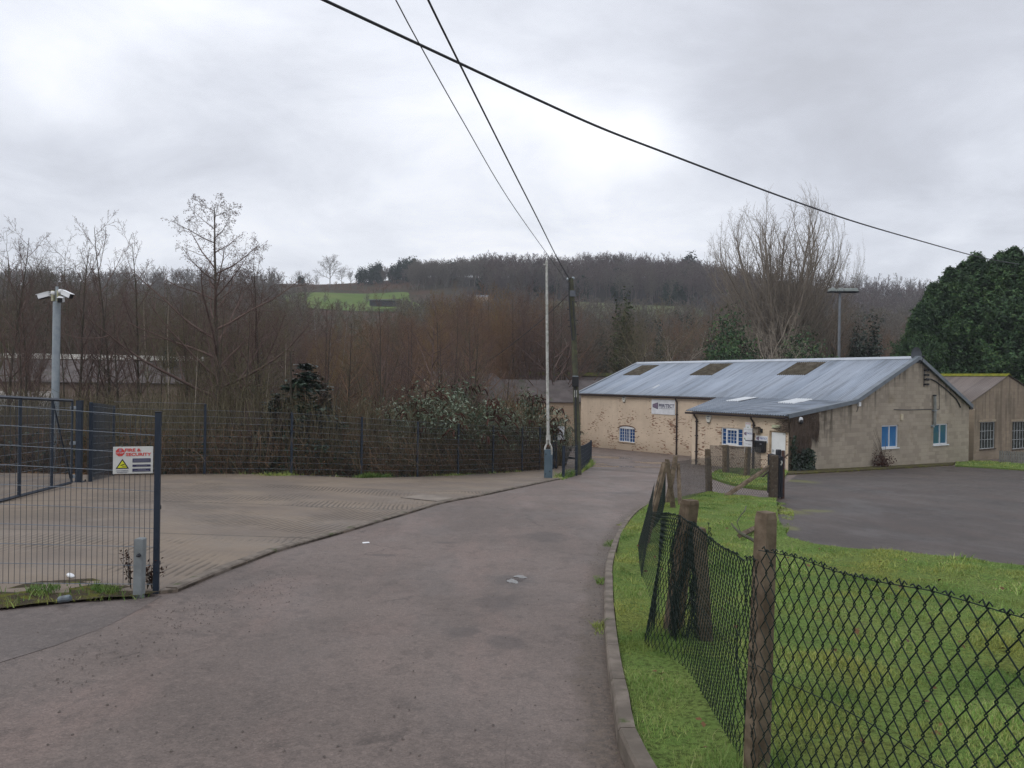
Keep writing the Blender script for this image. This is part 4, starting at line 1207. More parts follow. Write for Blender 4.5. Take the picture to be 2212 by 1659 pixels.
# letter box
pb = thing('letter_box', 'black wall letter box left of the white door', 'letter box', mat=wall_frame(0.0, 1644.5, 965))
mb = MB(); mb.prism([(-0.31, -0.22), (-0.25, -0.29), (0.25, -0.29), (0.31, -0.22), (0.31, 0.27), (-0.31, 0.27)], XY(), 0.0, 0.16); mb.build('body', M_black, pb, bevel=0.01)
mb = MB(); mb.box((-0.33, 0.22, 0.0), (0.33, 0.31, 0.19)); mb.build('lid', M_dark, pb, bevel=0.008)
flat('plate', [(0.02, 0.13), (0.14, 0.13), (0.14, 0.17), (0.02, 0.17)], M_greyprint, pb, 0.161)
# lantern
ln = thing('wall_lantern', 'old brown wall lantern above the small plate by the door', 'lantern', mat=wall_frame(0.0, 1640, 929))
mb = MB(); mb.prism([(-0.20, -0.16), (0.10, -0.16), (0.14, 0.07), (-0.20, 0.07)], XY(), 0.04, 0.24); mb.build('housing', noisy('brown_glass_lantern', (0.13, 0.10, 0.08), (0.22, 0.19, 0.15), 8, 0.5, 0.1), ln)
mb = MB(); mb.prism([(-0.22, 0.07), (0.16, 0.07), (0.05, 0.17), (-0.10, 0.17)], XY(), 0.02, 0.26); mb.build('cap', M_timber, ln)
mb = MB(); mb.box((0.10, -0.12, 0), (0.22, 0.08, 0.06)); mb.build('bracket', M_dark, ln)
# emergency light over the door
em = thing('door_light', 'pale green bulkhead light over the white door', 'light', mat=wall_frame(0.0, 1678, 921))
mb = MB(); mb.box((-0.25, -0.08, 0.0), (0.25, 0.075, 0.07)); mb.build('housing', noisy('pale_green_plastic', (0.50, 0.52, 0.36), (0.42, 0.44, 0.30), 3, 0.5, 0.05), em, bevel=0.015)
mb = MB(); mb.box((-0.23, -0.105, 0.01), (0.23, -0.08, 0.06)); mb.build('lens', M_dark, em)
# alarm boxes
def alarm(px, py, c, label):
    a = thing('alarm_box', label, 'alarm box', mat=wall_frame(c, px, py), group='alarm boxes on the workshop walls')
    mb = MB(); mb.prism([(-0.17, 0.24), (0.17, 0.24), (0.20, 0.10), (0.10, -0.20), (0.04, -0.25), (-0.04, -0.25), (-0.10, -0.20), (-0.20, 0.10)], XY(), 0.0, 0.09); mb.build('case', noisy('alarm_white', (0.66, 0.65, 0.58), (0.55, 0.54, 0.48), 4, 0.5, 0.03), a, bevel=0.02)
    for k in (0.10, -0.02):
        mb = MB(); mb.box((-0.09, k - 0.02, 0.09), (0.09, k + 0.03, 0.094)); mb.build('printed_panel', M_greyprint, a)
    mb = MB(); mb.box((-0.06, -0.255, 0.01), (0.06, -0.20, 0.1)); mb.build('strobe', M_dark, a)
alarm(1349, 862, XK, 'white alarm box near the far end of the long cream wall')
alarm(1532, 904, 0.0, 'white alarm box on the lean-to wall above the window')
# dome camera on the corner of the gable
dc = thing('dome_camera', 'white dome camera under the low end of the gable roof', 'camera', mat=wall_frame(0.0, 1723, 906.5, gable=True))
mb = MB(); mb.lathe([(0.05, 0.0), (0.13, 0.04), (0.17, 0.12), (0.165, 0.2)], 14, Matrix.Rotation(R(8), 4, 'X')); mb.build('housing', M_white, dc, smooth=True)
mb = MB(); mb.lathe([(0.13, 0.195), (0.12, 0.26), (0.07, 0.31), (0.01, 0.325)], 12, Matrix.Rotation(R(30), 4, 'X')); mb.build('dome', M_black, dc, smooth=True)
# small white camera under the kink of the roof
fc = thing('floodlight', 'small white security light where the gable roof changes slope', 'light', mat=wall_frame(0.0, 1853, 873, gable=True))
mb = MB(); mb.box((-0.10, -0.11, 0.03), (0.10, 0.11, 0.14)); mb.build('lamp', M_white, fc, bevel=0.01)
mb = MB(); mb.tube([(0, -0.08, 0.03), (-0.02, -0.25, 0.02), (-0.1, -0.36, 0.02), (-0.12, -0.42, 0.02)], 0.014, 5); mb.build('cable', M_black, fc)
vb = thing('vent_box', 'small cream vent box above the bright blue gable window', 'vent', mat=wall_frame(0.0, 1947, 901, gable=True))
mb = MB(); mb.box((-0.11, -0.18, 0), (0.11, 0.18, 0.07)); mb.build('cover', noisy('cream_plastic', (0.55, 0.48, 0.34), (0.46, 0.40, 0.28), 4, 0.6), vb, bevel=0.01)
# satellite dish on the apex
p = wall_frame(0.0, 1980, 767, -0.1, gable=True)
sdh = thing('satellite_dish', 'dark grey satellite dish on the peak of the block gable', 'dish', mat=p @ Matrix.Rotation(R(-12), 4, 'Y') @ Matrix.Rotation(R(12), 4, 'Z'))
mb = MB()
for k, off in ((0, 0.0), (1, -0.02)):
    pass
vs = []; fs = []
for j in range(6):
    r_ = 0.47 * j / 5
    for i in range(20):
        a = 2 * math.pi * i / 20
        vs.append((r_ * math.cos(a) * 0.92, r_ * math.sin(a) * 1.02, 0.12 * (j / 5) ** 2))
for j in range(5):
    for i in range(20):
        fs.append((j * 20 + i, j * 20 + (i + 1) % 20, (j + 1) * 20 + (i + 1) % 20, (j + 1) * 20 + i))
mb.add(vs, fs); mb.add([(x, y, z - 0.02) for x, y, z in vs], [f[::-1] for f in fs])
mb.build('reflector', noisy('dish_grey', (0.10, 0.11, 0.125), (0.08, 0.09, 0.10), 3, 0.5, 0.02), sdh, smooth=True, recalc=False)
mb = MB(); mb.tube([(0, -0.45, 0.1), (0, -0.5, 0.35), (0, -0.12, 0.55)], 0.018, 6); mb.box((-0.04, -0.14, 0.5), (0.04, -0.06, 0.62)); mb.build('feed_arm', M_dark, sdh)
mb = MB(); mb.tube([(0, 0, -0.02), (0, -0.05, -0.12), (0, -0.75, -0.12)], 0.025, 6); mb.build('bracket', M_galv, sdh)
# flue
fl = thing('flue_pipe', 'pale grey flue pipe left of the teal gable window', 'pipe', mat=wall_frame(0.0, 2015, 885, gable=True))
mb = MB(); mb.tube([(0.03, -0.95, 0.10), (0.0, -0.1, 0.13), (-0.06, 0.82, 0.13)], 0.085, 12); mb.build('pipe', noisy('flue_grey', (0.24, 0.25, 0.235), (0.18, 0.19, 0.175), 4, 0.6, 0.05), fl)
mb = MB(); mb.tube([(-0.06, 0.82, 0.13), (-0.065, 0.90, 0.13)], 0.105, 12); mb.build('cowl', M_dark, fl)
mb = MB(); mb.mbox(lambda u, v, o: (u, v, o), -0.12, 0.12, -0.08, -0.03, 0.0, 0.22); mb.lathe([(0.07, 0.0), (0.09, 0.15)], 10, Matrix.Translation((-0.14, -0.98, 0))); mb.build('bracket', M_galv, fl)
# insulator rack and cable on the gable
ir = thing('insulator_rack', 'black cable insulator rack high on the gable', 'bracket', mat=wall_frame(0.0, 2000, 815, gable=True))
mb = MB()
for k in range(4):
    y = 0.42 - k * 0.28
    mb = MB(); mb.tube([(-0.22, y, 0.0), (-0.22, y, 0.18)], 0.05, 8); mb.tube([(-0.24, y, 0.06), (0.12, y, 0.06)], 0.028, 6); mb.tube([(0.10, y, 0.0), (0.10, y, 0.14)], 0.06, 8); mb.build('insulator', M_black, ir)
mb = MB(); mb.box((-0.25, -0.55, 0.0), (-0.19, 0.55, 0.025)); mb.build('bar', M_dark, ir)
mb = MB()
cab = [ony(*q, -0.04) for q in ((2001, 818), (2012, 819), (2022, 824), (2045, 842), (2066, 862), (2072, 873), (2075, 880))]
mb.tube([BM @ q for q in cab], 0.035, 6)
tag(mb.build('gable_cable', M_dark), 'dark cable running down under the right slope of the gable', 'cable')
mb = MB()
mb.tube([BM @ ony(*q, -0.02) for q in ((1931, 884.5), (1962, 885.5), (2000, 884), (2029, 884), (2029, 850), (2028, 828))], 0.018, 5)
tag(mb.build('wall_cable', M_dark), 'thin dark cable crossing the gable above the windows', 'cable')
# dead shrub against the gable
# ------------------------------------------------------------------ the second building, to the right
b2 = thing('neighbouring_workshop', 'brown rendered workshop with mossy corrugated roof at the right edge', 'building', mat=BM)
c2 = 0.9
eL = ony(2098, 868, c2); aP = ony(2177, 812, c2)
half = aP.x - eL.x
xr = aP.x + half + 1.2
M_render = block_mat('brown_render', (0.31, 0.25, 0.18), (0.255, 0.205, 0.15), (0.22, 0.175, 0.128), 0.4)
w_a = ry(c2, (2117, 912), (2149, 968)); w_b = ry(c2, (2187, 911), (2218, 968))
wall_holes('gable_wall', [(eL.x - 0.3, -1.6), (xr + 0.3, -1.6), (xr, eL.z), (aP.x, aP.z), (eL.x, eL.z), (eL.x - 0.3, eL.z - 0.3)], [rect(*w_a), rect(*w_b)], my_(c2), M_render, b2)
M_rframe = noisy('pale_steel_frame', (0.42, 0.44, 0.44), (0.30, 0.31, 0.31), 6, 0.6, 0.05)
for w_ in (w_a, w_b):
    w = window(b2, my_(c2), *w_, [(1, 5, 3, 0)], M_glassd, fr=0.04, frame=M_rframe, sill=True, silltone=M_timber, thin=0.028)
    mb = MB(); mb.mbox(my_(c2), w_[0] - 0.25, w_[1] + 0.1, w_[3] + 0.01, w_[3] + 0.16, 0.0, 0.03)
    mb.build('lintel', noisy('pale_lintel', (0.34, 0.28, 0.20), (0.26, 0.21, 0.15), 4, 0.9, 0.2), w)
s2 = (aP.z - eL.z) / half
M_asb = roof_mat('brown_cement_sheet', (0.145, 0.118, 0.105), (0.185, 0.150, 0.130), stain_and_valley=(0.085, 0.066, 0.055))
sheeting('roof', eL.x - 0.15, eL.z - 0.15 * s2 + 0.06, aP.x, aP.z + 0.06, c2 - 0.1, 15.0, M_asb, b2, 2)
sheeting('rear_roof', xr + 0.15, eL.z - 0.15 * s2 + 0.06, aP.x, aP.z + 0.06, c2 - 0.1, 15.0, M_asb, b2, 2)
mb = MB(); mb.prism([(aP.x - 0.42, aP.z - 0.42 * s2 + 0.12), (aP.x, aP.z + 0.17), (aP.x + 0.42, aP.z - 0.42 * s2 + 0.12), (aP.x, aP.z + 0.1)], lambda u, v, o: (u, o, v), c2 - 0.12, 15.0)
t = NT('mossy_ridge'); p = t.coord(True)
t.col(t.mix(t.ramp(t.noise(p, 5, 5, 0.6), 0.35, 0.6), (0.10, 0.115, 0.016), (0.19, 0.185, 0.022))); t.rough(0.95, 0.1); t.bump(t.noise(p, 25, 4), 1.0, 0.04)
mb.build('ridge_cap', t.m, b2)
mb = MB(); mb.prism([(eL.x - 0.35, -1.5), (eL.x - 0.1, -1.5), (eL.x - 0.05, eL.z - 0.45), (eL.x - 0.35, eL.z - 0.5)], lambda u, v, o: (u, c2 - o, v), 0.0, 0.35)
mb.build('corner_pier', M_render, b2)
mb = MB(); mb.box((XE + 0.02, -0.05, ZK - 0.55), (XE + 0.42, 0.7, ZK - 0.36))
mb.build('valley_gutter', M_black, bld)
# grey slatted fence in front of it
sf = thing('slatted_fence', 'low grey slatted fence below the barred window at the right edge', 'fence')
mb = MB()
q0, q1 = G(2160, 1002), G(2330, 1012)
dv = (q1 - q0).normalized(); L_ = (q1 - q0).length
n_ = int(L_ / 0.13)
for i in range(n_):
    q = q0 + dv * (i * 0.13)
    z = gz(q.x, q.y)
    mb.box((-0.05, -0.012, 0.0), (0.05, 0.012, 0.82 + 0.02 * math.sin(i * 2.3)), Matrix.Translation((q.x, q.y, z)) @ Matrix.Rotation(math.atan2(dv.y, dv.x), 4, 'Z'))
mb.build('slats', noisy('grey_slats', (0.20, 0.195, 0.19), (0.15, 0.145, 0.14), 4, 0.8, 0.1), sf)
mb = MB()
for h_ in (0.2, 0.62):
    A = Vector((q0.x, q0.y + 0.03, gz(q0.x, q0.y) + h_)); B = Vector((q1.x, q1.y + 0.03, gz(q1.x, q1.y) + h_))
    mb.tube([A, B], 0.03, 4)
mb.build('rail', M_timber, sf)

# ------------------------------------------------------------------ welded mesh fencing
def mesh_panel(name, A, B, h, parent, lift=0.06, pitch=0.05, rows=0.2, mat=None, rv=0.0026, rh=0.0034, step=None, sides=3, hmat=None):
    """upright welded mesh between the ground points A and B (tops level with the higher line)"""
    A, B = Vector(A), Vector(B)
    L = (B - A).length
    zA, zB = A.z + lift, B.z + lift
    lines = []
    n = int(L / pitch)
    for i in range(n + 1):
        q = A.lerp(B, i / n); z = zA + (zB - zA) * i / n
        lines.append(([(q.x, q.y, z), (q.x, q.y, z + h)], [rv, rv]))
    V, Fq = tubes_np(lines, sides)
    o = link(name, mesh_np(name, V, Fq), mat or M_wire_dark, parent)
    hl = []
    k = 0
    while k * rows <= h + 0.01:
        z = k * rows
        if step == 'top' : z = h - k * rows
        hl.append(([(A.x, A.y, zA + z), (B.x, B.y, zB + z)], [rh, rh]))
        k += 1
    V, Fq = tubes_np(hl, 5)
    link('horizontal_wires', mesh_np('horizontal_wires', V, Fq), hmat or M_wire_sheen, o)
    return o
def steel_post(name, P, h, w, d, parent, rz=0.0, mat=None, cap=True, base=False):
    mb = MB()
    Mx = Matrix.Translation(P) @ Matrix.Rotation(rz, 4, 'Z')
    mb.box((-w / 2, -d / 2, -0.3), (w / 2, d / 2, h), Mx)
    o = mb.build(name, mat or M_steel, parent, bevel=0.004)
    if cap:
        mb = MB(); mb.box((-w / 2 - 0.004, -d / 2 - 0.004, h), (w / 2 + 0.004, d / 2 + 0.004, h + 0.012), Mx)
        mb.build('post_cap', M_black, o)
    if base:
        mb = MB(); mb.box((-w, -d, 0.0), (w, d, 0.02), Mx)
        mb.build('base_plate', mat or M_steel, o)
    return o
# near panel on the left with the sign on it
nf = thing('near_mesh_fence', 'blue steel mesh fence panel carrying the fire and security sign, nearest on the left', 'fence')
Pn = G(337, 1282); Pn = Vector((Pn.x, Pn.y, gz(Pn.x, Pn.y)))
dirn = Vector((-1.46, -0.47, 0)).normalized()
Pl = Pn + dirn * 2.52; Pl.z = gz(Pl.x, Pl.y) + 0.0
Pn2 = Pn + dirn * 0.02
hN = (1280 - 904) / F * Pn.y
steel_post('post', Pn, 1.945, 0.06, 0.06, nf, math.atan2(dirn.y, dirn.x))
steel_post('post', Pl, 1.945, 0.06, 0.06, nf, math.atan2(dirn.y, dirn.x))
A = Vector((Pn2.x, Pn2.y, Pn.z)); B = Vector((Pl.x, Pl.y, Pl.z))
mesh_panel('mesh_panel', A, B, 1.81, nf, lift=0.09, rv=0.0028, rh=0.0038, step='top', sides=4)
mb = MB()
for z in (0.3, 0.9, 1.5, 1.8):
    q = Pn - dirn * 0.0
    mb = MB(); mb.box((-0.035, -0.045, z), (0.035, -0.03, z + 0.04), Matrix.Translation(q) @ Matrix.Rotation(math.atan2(dirn.y, dirn.x), 4, 'Z')); mb.build('clamp', M_dark, nf)

# fire and security sign on the near panel
pl_o = A; pn = Vector((-dirn.y, dirn.x, 0))
if pn.y > 0: pn = -pn
def on_panel(px, py):
    o_ = Vector((0, 0, CAMZ)); d_ = ray(px, py)
    return o_ + d_ * ((pl_o - o_).dot(pn) / d_.dot(pn))
s0, s1 = on_panel(245, 965), on_panel(331, 1022)
sc_ = (s0 + s1) / 2 + pn * 0.012
sw, sh = Vector((s1.x - s0.x, s1.y - s0.y)).length, s0.z - s1.z
s = sign('white FIRE & SECURITY sign with red lettering and yellow triangle on the near mesh panel', frameM(sc_, -dirn, (0, 0, 1)), sw, sh, th=0.008,
         mat=noisy('aged_sign_board', (0.60, 0.60, 0.57), (0.52, 0.52, 0.49), 3, 0.5, 0.03))
def sp_(u, v):      # 0..1 from the left and from the top of the sign
    return (u - 0.5) * sw, (0.5 - v) * sh
ox, oy = sp_(0.178, 0.20)
flat('stop_symbol', [(ox + 0.155 * sh * math.cos(R(22.5 + 45 * i)) * 1.0, oy + 0.155 * sh * math.sin(R(22.5 + 45 * i))) for i in range(8)], M_red, s, 0.0085)
text_part('stop_lettering', 'STOP', 0.24 * sh, 0.055 * sh, M_board, s, ox, oy - 0.025 * sh, 0.0106)
flat('hand_mark', [(ox - 0.035 * sh, oy + 0.03 * sh), (ox + 0.035 * sh, oy + 0.03 * sh), (ox + 0.05 * sh, oy + 0.11 * sh), (ox - 0.04 * sh, oy + 0.12 * sh)], M_pink, s, 0.0106)
x_, y_ = sp_(0.455, 0.125); text_part('red_lettering', 'FIRE &', 0.40 * sw, 0.115 * sh, M_red, s, x_ + 0.04 * sw, y_, 0.0085, 0.03)
x_, y_ = sp_(0.635, 0.285); text_part('red_lettering', 'SECURITY', 0.63 * sw, 0.115 * sh, M_red, s, x_, y_, 0.0085, 0.03)
tri = [sp_(0.07, 0.805), sp_(0.40, 0.805), sp_(0.235, 0.44)]
flat('triangle_edge', tri, M_black, s, 0.0085)
cx_ = sum(p[0] for p in tri) / 3; cy_ = sum(p[1] for p in tri) / 3
flat('warning_triangle', [((x - cx_) * 0.72 + cx_, (y - cy_) * 0.72 + cy_) for x, y in tri], M_yellow, s, 0.0106)
flat('camera_mark', [sp_(0.185, 0.69), sp_(0.20, 0.66), sp_(0.285, 0.635), sp_(0.29, 0.665)], M_black, s, 0.0127)
flat('camera_mark', [sp_(0.23, 0.725), sp_(0.32, 0.72), sp_(0.32, 0.733), sp_(0.23, 0.738)], M_black, s, 0.0127)
for k, (w_, txt) in enumerate(((0.30, 'CCTV CAMERAS'), (0.25, 'IN OPERATION'))):
    x_, y_ = sp_(0.235, 0.878 + k * 0.062); text_part('small_lettering', txt, w_ * sw, 0.032 * sh, M_greyprint, s, x_, y_, 0.0085, 0.01)
for v0_, v1_ in ((0.435, 0.585), (0.66, 0.745), (0.81, 0.925)):
    a, b = sp_(0.485, v0_), sp_(0.94, v1_)
    flat('navy_panel', [(a[0], b[1]), (b[0], b[1]), (b[0], a[1]), (a[0], a[1])], M_navy, s, 0.0085)
for u0_, u1_, v0_, v1_ in ((0.51, 0.92, 0.475, 0.487), (0.51, 0.92, 0.51, 0.522), (0.50, 0.93, 0.545, 0.557), (0.58, 0.85, 0.705, 0.72), (0.62, 0.82, 0.845, 0.86), (0.53, 0.90, 0.885, 0.90)):
    a, b = sp_(u0_, v0_), sp_(u1_, v1_)
    flat('print_line', [(a[0], b[1]), (b[0], b[1]), (b[0], a[1]), (a[0], a[1])], M_greyprint, s, 0.0106)

# boundary fence along the back of the apron
bf = thing('boundary_mesh_fence', 'long blue steel mesh fence with many posts along the back of the apron', 'fence')
bpts = [(-11.85, 22.2), (-9.50, 23.1), (-7.06, 23.95), (-5.12, 25.5), (-3.43, 27.3), (-2.08, 29.3), (-0.76, 31.5), (0.5, 33.6), (1.35, 35.0), (2.07, 36.2)]
hts = [2.1, 2.22, 2.06, 2.06, 2.03, 2.05, 2.05, 2.05, 2.05, 2.08]
for i, ((x, y), h) in enumerate(zip(bpts, hts)):
    steel_post('post', Vector((x, y, gz(x, y))), h, 0.065, 0.065, bf, 0.6, cap=False)
for i in range(len(bpts) - 1):
    (xa, ya), (xb, yb) = bpts[i], bpts[i + 1]
    h = 2.2 if i == 0 else 2.0
    if i == 0: pass
    mesh_panel('mesh_panel', (xa, ya, gz(xa, ya)), (xb, yb, gz(xb, yb)), h, bf, lift=0.03, rv=0.0022, rh=0.0040, pitch=0.05, hmat=M_wire_sheen)
# low fence beside the road, past the barrier
lf = thing('roadside_mesh_fence', 'low blue mesh fence turning along the road behind the barrier post', 'fence')
lp = [(2.03, 28.75), (2.72, 31.0), (4.55, 42.5)]
for (x, y), h in zip(lp, (1.26, 1.27, 1.25)):
    steel_post('post', Vector((x, y, gz(x, y))), h, 0.10, 0.07, lf, 0.3)
lp2 = [(2.72, 31.0), (3.18, 33.9), (3.64, 36.8), (4.10, 39.7), (4.55, 42.5)]
mesh_panel('mesh_panel', (2.03, 28.75, gz(2.03, 28.75)), (2.72, 31.0, gz(2.72, 31.0)), 1.2, lf, lift=0.02, hmat=M_wire_sheen)
for a, b in zip(lp2[:-1], lp2[1:]):
    mesh_panel('mesh_panel', (*a, gz(*a)), (*b, gz(*b)), 1.2, lf, lift=0.02, pitch=0.05, rv=0.004, hmat=M_wire_sheen)
# tall sign post standing behind it
tp = thing('blue_post', 'tall blue post with the back of a small white plate behind the barrier', 'post')
x, y = 2.22, 36.6
steel_post('post', Vector((x, y, gz(x, y))), 2.1, 0.10, 0.08, tp)
mb = MB(); mb.box((x + 0.06, y - 0.02, gz(x, y) + 1.45), (x + 0.38, y + 0.01, gz(x, y) + 2.1)); mb.build('plate', M_board, tp)

# gate: leaf standing open, big hinge post, side panel
gt = thing('mesh_gate', 'blue steel mesh gate leaf standing open on the far left', 'gate')
hinge = Vector((-11.15, 18.9, 0)); hinge.z = gz(hinge.x, hinge.y)
gdir = Vector((0.235, -1.0, 0)).normalized()
gl = 5.6
zb = hinge.z + 0.10
def gp(d, z):
    q = hinge + gdir * d
    return Vector((q.x, q.y, zb + 0.045 * d + z))
gh = 2.08
mb = MB()
for a, b in ((0.0, 0.0), (gh, gh)):
    mb.tube([gp(0, a), gp(gl, b)], 0.035, 4)
for d_ in (0.0, 1.35, 3.2, gl):
    mb.tube([gp(d_, 0), gp(d_, gh)], 0.042 if d_ else 0.032, 4)
mb.tube([gp(1.35, gh), gp(0.06, 0.1)], 0.024, 4)
mb.build('frame', M_steel, gt)
lines = []
n = int(gl / 0.05)
for i in range(n + 1):
    lines.append(([gp(i * 0.05, 0), gp(i * 0.05, gh + 0.04)], [0.0026] * 2))
V, Fq = tubes_np(lines, 3)
mp_ = link('mesh_panel', mesh_np('mesh_panel', V, Fq), M_wire_dark, gt)
V, Fq = tubes_np([([gp(0, z), gp(gl, z)], [0.0036] * 2) for z in np.arange(0.1, gh + 0.05, 0.2)], 4)
link('horizontal_wires', mesh_np('horizontal_wires', V, Fq), M_wire_sheen, mp_)
mb = MB()
for z in (0.15, 1.0, 1.9):
    q = gp(-0.06, z); mb = MB(); mb.box((q.x - 0.05, q.y - 0.05, q.z - 0.04), (q.x + 0.05, q.y + 0.05, q.z + 0.04)); mb.build('hinge', M_galv, gt)
gq = thing('gate_post', 'thick blue gate post on a bolted base plate by the open gate', 'post', (0, 0, 0))
q = G(170, 1044); q = Vector((q.x, q.y, gz(q.x, q.y) + 0.03))
o = steel_post('post', q, 2.17, 0.14, 0.14, gq, 0.2, base=True)
mb = MB()
for sx in (-1, 1):
    for sy in (-1, 1):
        mb = MB(); mb.lathe([(0.018, 0.02), (0.018, 0.06)], 6, Matrix.Translation(q + Vector((sx * 0.11, sy * 0.11, 0)))); mb.build('bolt', M_dark, gq)
sp2 = thing('gate_side_panel', 'short blue mesh panel seen edge on between the gate post and the boundary fence', 'fence')
a = Vector((q.x + 0.22, q.y + 0.15, q.z)); b = Vector((-11.85, 22.1, gz(-11.85, 22.1)))
steel_post('post', a, 2.13, 0.09, 0.06, sp2, 1.5, cap=False)
steel_post('post', b + Vector((-0.25, -0.5, 0)), 2.18, 0.09, 0.06, sp2, 1.5, cap=False)
for off in (0.0, 0.09):
    mesh_panel('mesh_panel', a + Vector((off, 0, 0)), b + Vector((off, 0, 0)), 2.1, sp2, lift=0.02, rv=0.0035, pitch=0.05)

# camera pole on the far left
cq = G(117, 1017); cz = gz(cq.x, cq.y)
ct = at(118, 652, cq.y)
cp = thing('camera_pole', 'tall grey steel pole topped with three white security cameras', 'pole', (cq.x, cq.y, cz))
hh = ct.z - cz
mb = MB(); mb.tube([(0, 0, -0.3), (0.02, 0, hh)], [0.115, 0.115], 14); mb.build('pole', M_galv, cp, smooth=False)
mb = MB(); mb.tube([(0.02, 0, hh), (0.02, 0, hh + 0.5)], 0.045, 10); mb.build('spigot', M_galv, cp)
mb = MB(); mb.box((-0.11, -0.1, hh + 0.02), (-0.05, 0.05, hh + 0.36)); mb.box((0.07, -0.1, hh + 0.02), (0.12, 0.05, hh + 0.36)); mb.build('mounting_plate', noisy('stained_cream', (0.44, 0.43, 0.30), (0.30, 0.29, 0.18), 8, 0.6), cp)
def bullet(x, z, ang, tilt, arm):
    Mx = Matrix.Translation((x, -0.05, hh + z)) @ Matrix.Rotation(R(ang), 4, 'Z') @ Matrix.Rotation(R(tilt), 4, 'Y')
    mb = MB(); mb.lathe([(0.07, 0.0), (0.075, 0.06), (0.05, 0.1)], 10, Matrix.Translation((math.copysign(0.12, arm), -0.05, hh + z + 0.04)) @ Matrix.Rotation(R(90), 4, 'Y'))
    mb.tube([(math.copysign(0.12, arm), -0.05, hh + z + 0.04), (x, -0.05, hh + z)], 0.025, 6)
    c = mb.build('camera_mount', M_white, cp)
    mb = MB(); mb.box((-0.02, -0.075, -0.075), (0.32, 0.075, 0.07), Mx); mb.box((-0.05, -0.085, 0.07), (0.36, 0.085, 0.085), Mx); mb.build('camera', M_white, c, bevel=0.012)
    mb = MB(); mb.box((0.32, -0.07, -0.07), (0.335, 0.07, 0.065), Mx); mb.box((-0.0, -0.07, -0.09), (0.3, 0.07, -0.075), Mx); mb.build('lens', M_black, c)
bullet(-0.22, 0.24, 190, 18, -1); bullet(0.26, 0.30, -12, 22, 1); bullet(0.22, 0.08, -70, 10, 1)

# raised barrier: counterweighted white arm on a grey post
bq = G(1184, 1034); bz_ = gz(bq.x, bq.y)
Y_ = bq.y
br = thing('raised_barrier', 'white barrier arm raised upright on a short grey blue steel post', 'barrier', (bq.x, bq.y, bz_))
bw = 34 / 3.687 / 1.8445 / 1.0
wpost = 17.6 / F * Y_
mb = MB(); mb.box((-wpost / 2, -0.12, -0.2), (wpost * 0.26, 0.12, 63 / F * Y_)); mb.box((wpost * 0.26, -0.12, -0.2), (wpost / 2, 0.12, 52 / F * Y_)); mb.build('post', noisy('grey_blue_paint', (0.085, 0.125, 0.155), (0.07, 0.105, 0.13), 3, 0.5, 0.04), br, bevel=0.01)
mb = MB()
for x_, z_ in ((-0.1, 0.95), (0.05, 0.30), (-0.11, 0.2)):
    mb = MB(); mb.lathe([(0.025, 0), (0.025, 0.02)], 8, Matrix.Translation((x_, -0.121, z_)) @ Matrix.Rotation(R(90), 4, 'X')); mb.build('bolt', M_dark, br)
def bl(px, py, dy=0.0):
    q = at(px, py, Y_ + dy); return (q.x - bq.x, q.y - bq.y, q.z - bz_)
mb = MB(); mb.tube([bl(1184, 950), bl(1181.8, 742), bl(1181, 563)], [0.060, 0.054, 0.048], 10); mb.build('arm', M_offwhite, br)
mb = MB()
for sgn, pts in ((-1, ((1181.5, 940), (1181.5, 958), (1178, 966), (1177, 972))), (1, ((1187, 940), (1187, 957), (1191.5, 967), (1191.5, 986)))):
    mb.tube([bl(*p) for p in pts], 0.042, 6)
mb.build('arm_fork', M_offwhite, br)
mb = MB(); mb.tube([bl(1184, 963, -0.05), bl(1184, 963, 0.1)], 0.05, 8); mb.build('pivot', M_rust, br)
mb = MB(); mb.box((-0.10, -0.05, 0), (0.02, 0.05, 0.05), Matrix.Translation(bl(1179.5, 573))); mb.build('end_bracket', M_offwhite, br)

# telegraph pole
tq = at(1250.5, 1022, 31.9); tz = gz(tq.x, tq.y)
tl = thing('telegraph_pole', 'mossy wooden telegraph pole behind the low road fence', 'pole', (tq.x, tq.y, tz))
def pl(px, py, dy=0.0):
    q = at(px, py, tq.y + dy); return (q.x - tq.x, q.y - tq.y, q.z - tz)
mb = MB(); mb.tube([(0, 0, -0.3), pl(1246, 900), pl(1240, 735), pl(1233, 601)], [0.135, 0.13, 0.12, 0.105], 12); mb.build('timber', M_pole, tl)
mb = MB()
for k, py in enumerate((652, 668, 692, 705, 722)):
    f = (1022 - py) / 421; px = 1250 - 17 * f
    if k % 2: mb.tube([pl(px - 11, py), pl(px - 4, py)], 0.018, 5)
    else: mb.tube([pl(px + 4, py), pl(px + 12, py)], 0.018, 5)
    if k == 2: mb.tube([pl(px - 11, py), pl(px - 4, py)], 0.018, 5)
mb.build('climbing_steps', M_dark, tl)
mb = MB(); mb.box((-0.16, -0.26, -0.20), (0.12, -0.10, 0.22), Matrix.Translation(pl(1243, 825))); mb.build('junction_box', M_black, tl, bevel=0.01)
mb = MB(); mb.box((-0.14, -0.24, 0.0), (0.10, -0.1, 0.03), Matrix.Translation(Vector(pl(1243, 825)) + Vector((0, 0, 0.23)))); mb.build('box_lid', M_galv, tl)
mb = MB(); mb.box((-0.10, -0.2, -0.13), (0.14, -0.08, 0.13), Matrix.Translation(pl(1235.5, 635))); mb.build('joint_box', noisy('grey_joint', (0.12, 0.13, 0.15), (0.09, 0.10, 0.115), 4, 0.5), tl, bevel=0.01)
mb = MB(); mb.tube([pl(1244, 1015, -0.15), pl(1244, 900, -0.14), pl(1242.5, 845, -0.14), pl(1241.5, 832, -0.14)], 0.03, 6)
mb.tube([pl(1236, 735, -0.13), pl(1232, 690, -0.13), pl(1229, 640, -0.13), pl(1229, 610, -0.12)], 0.028, 6)
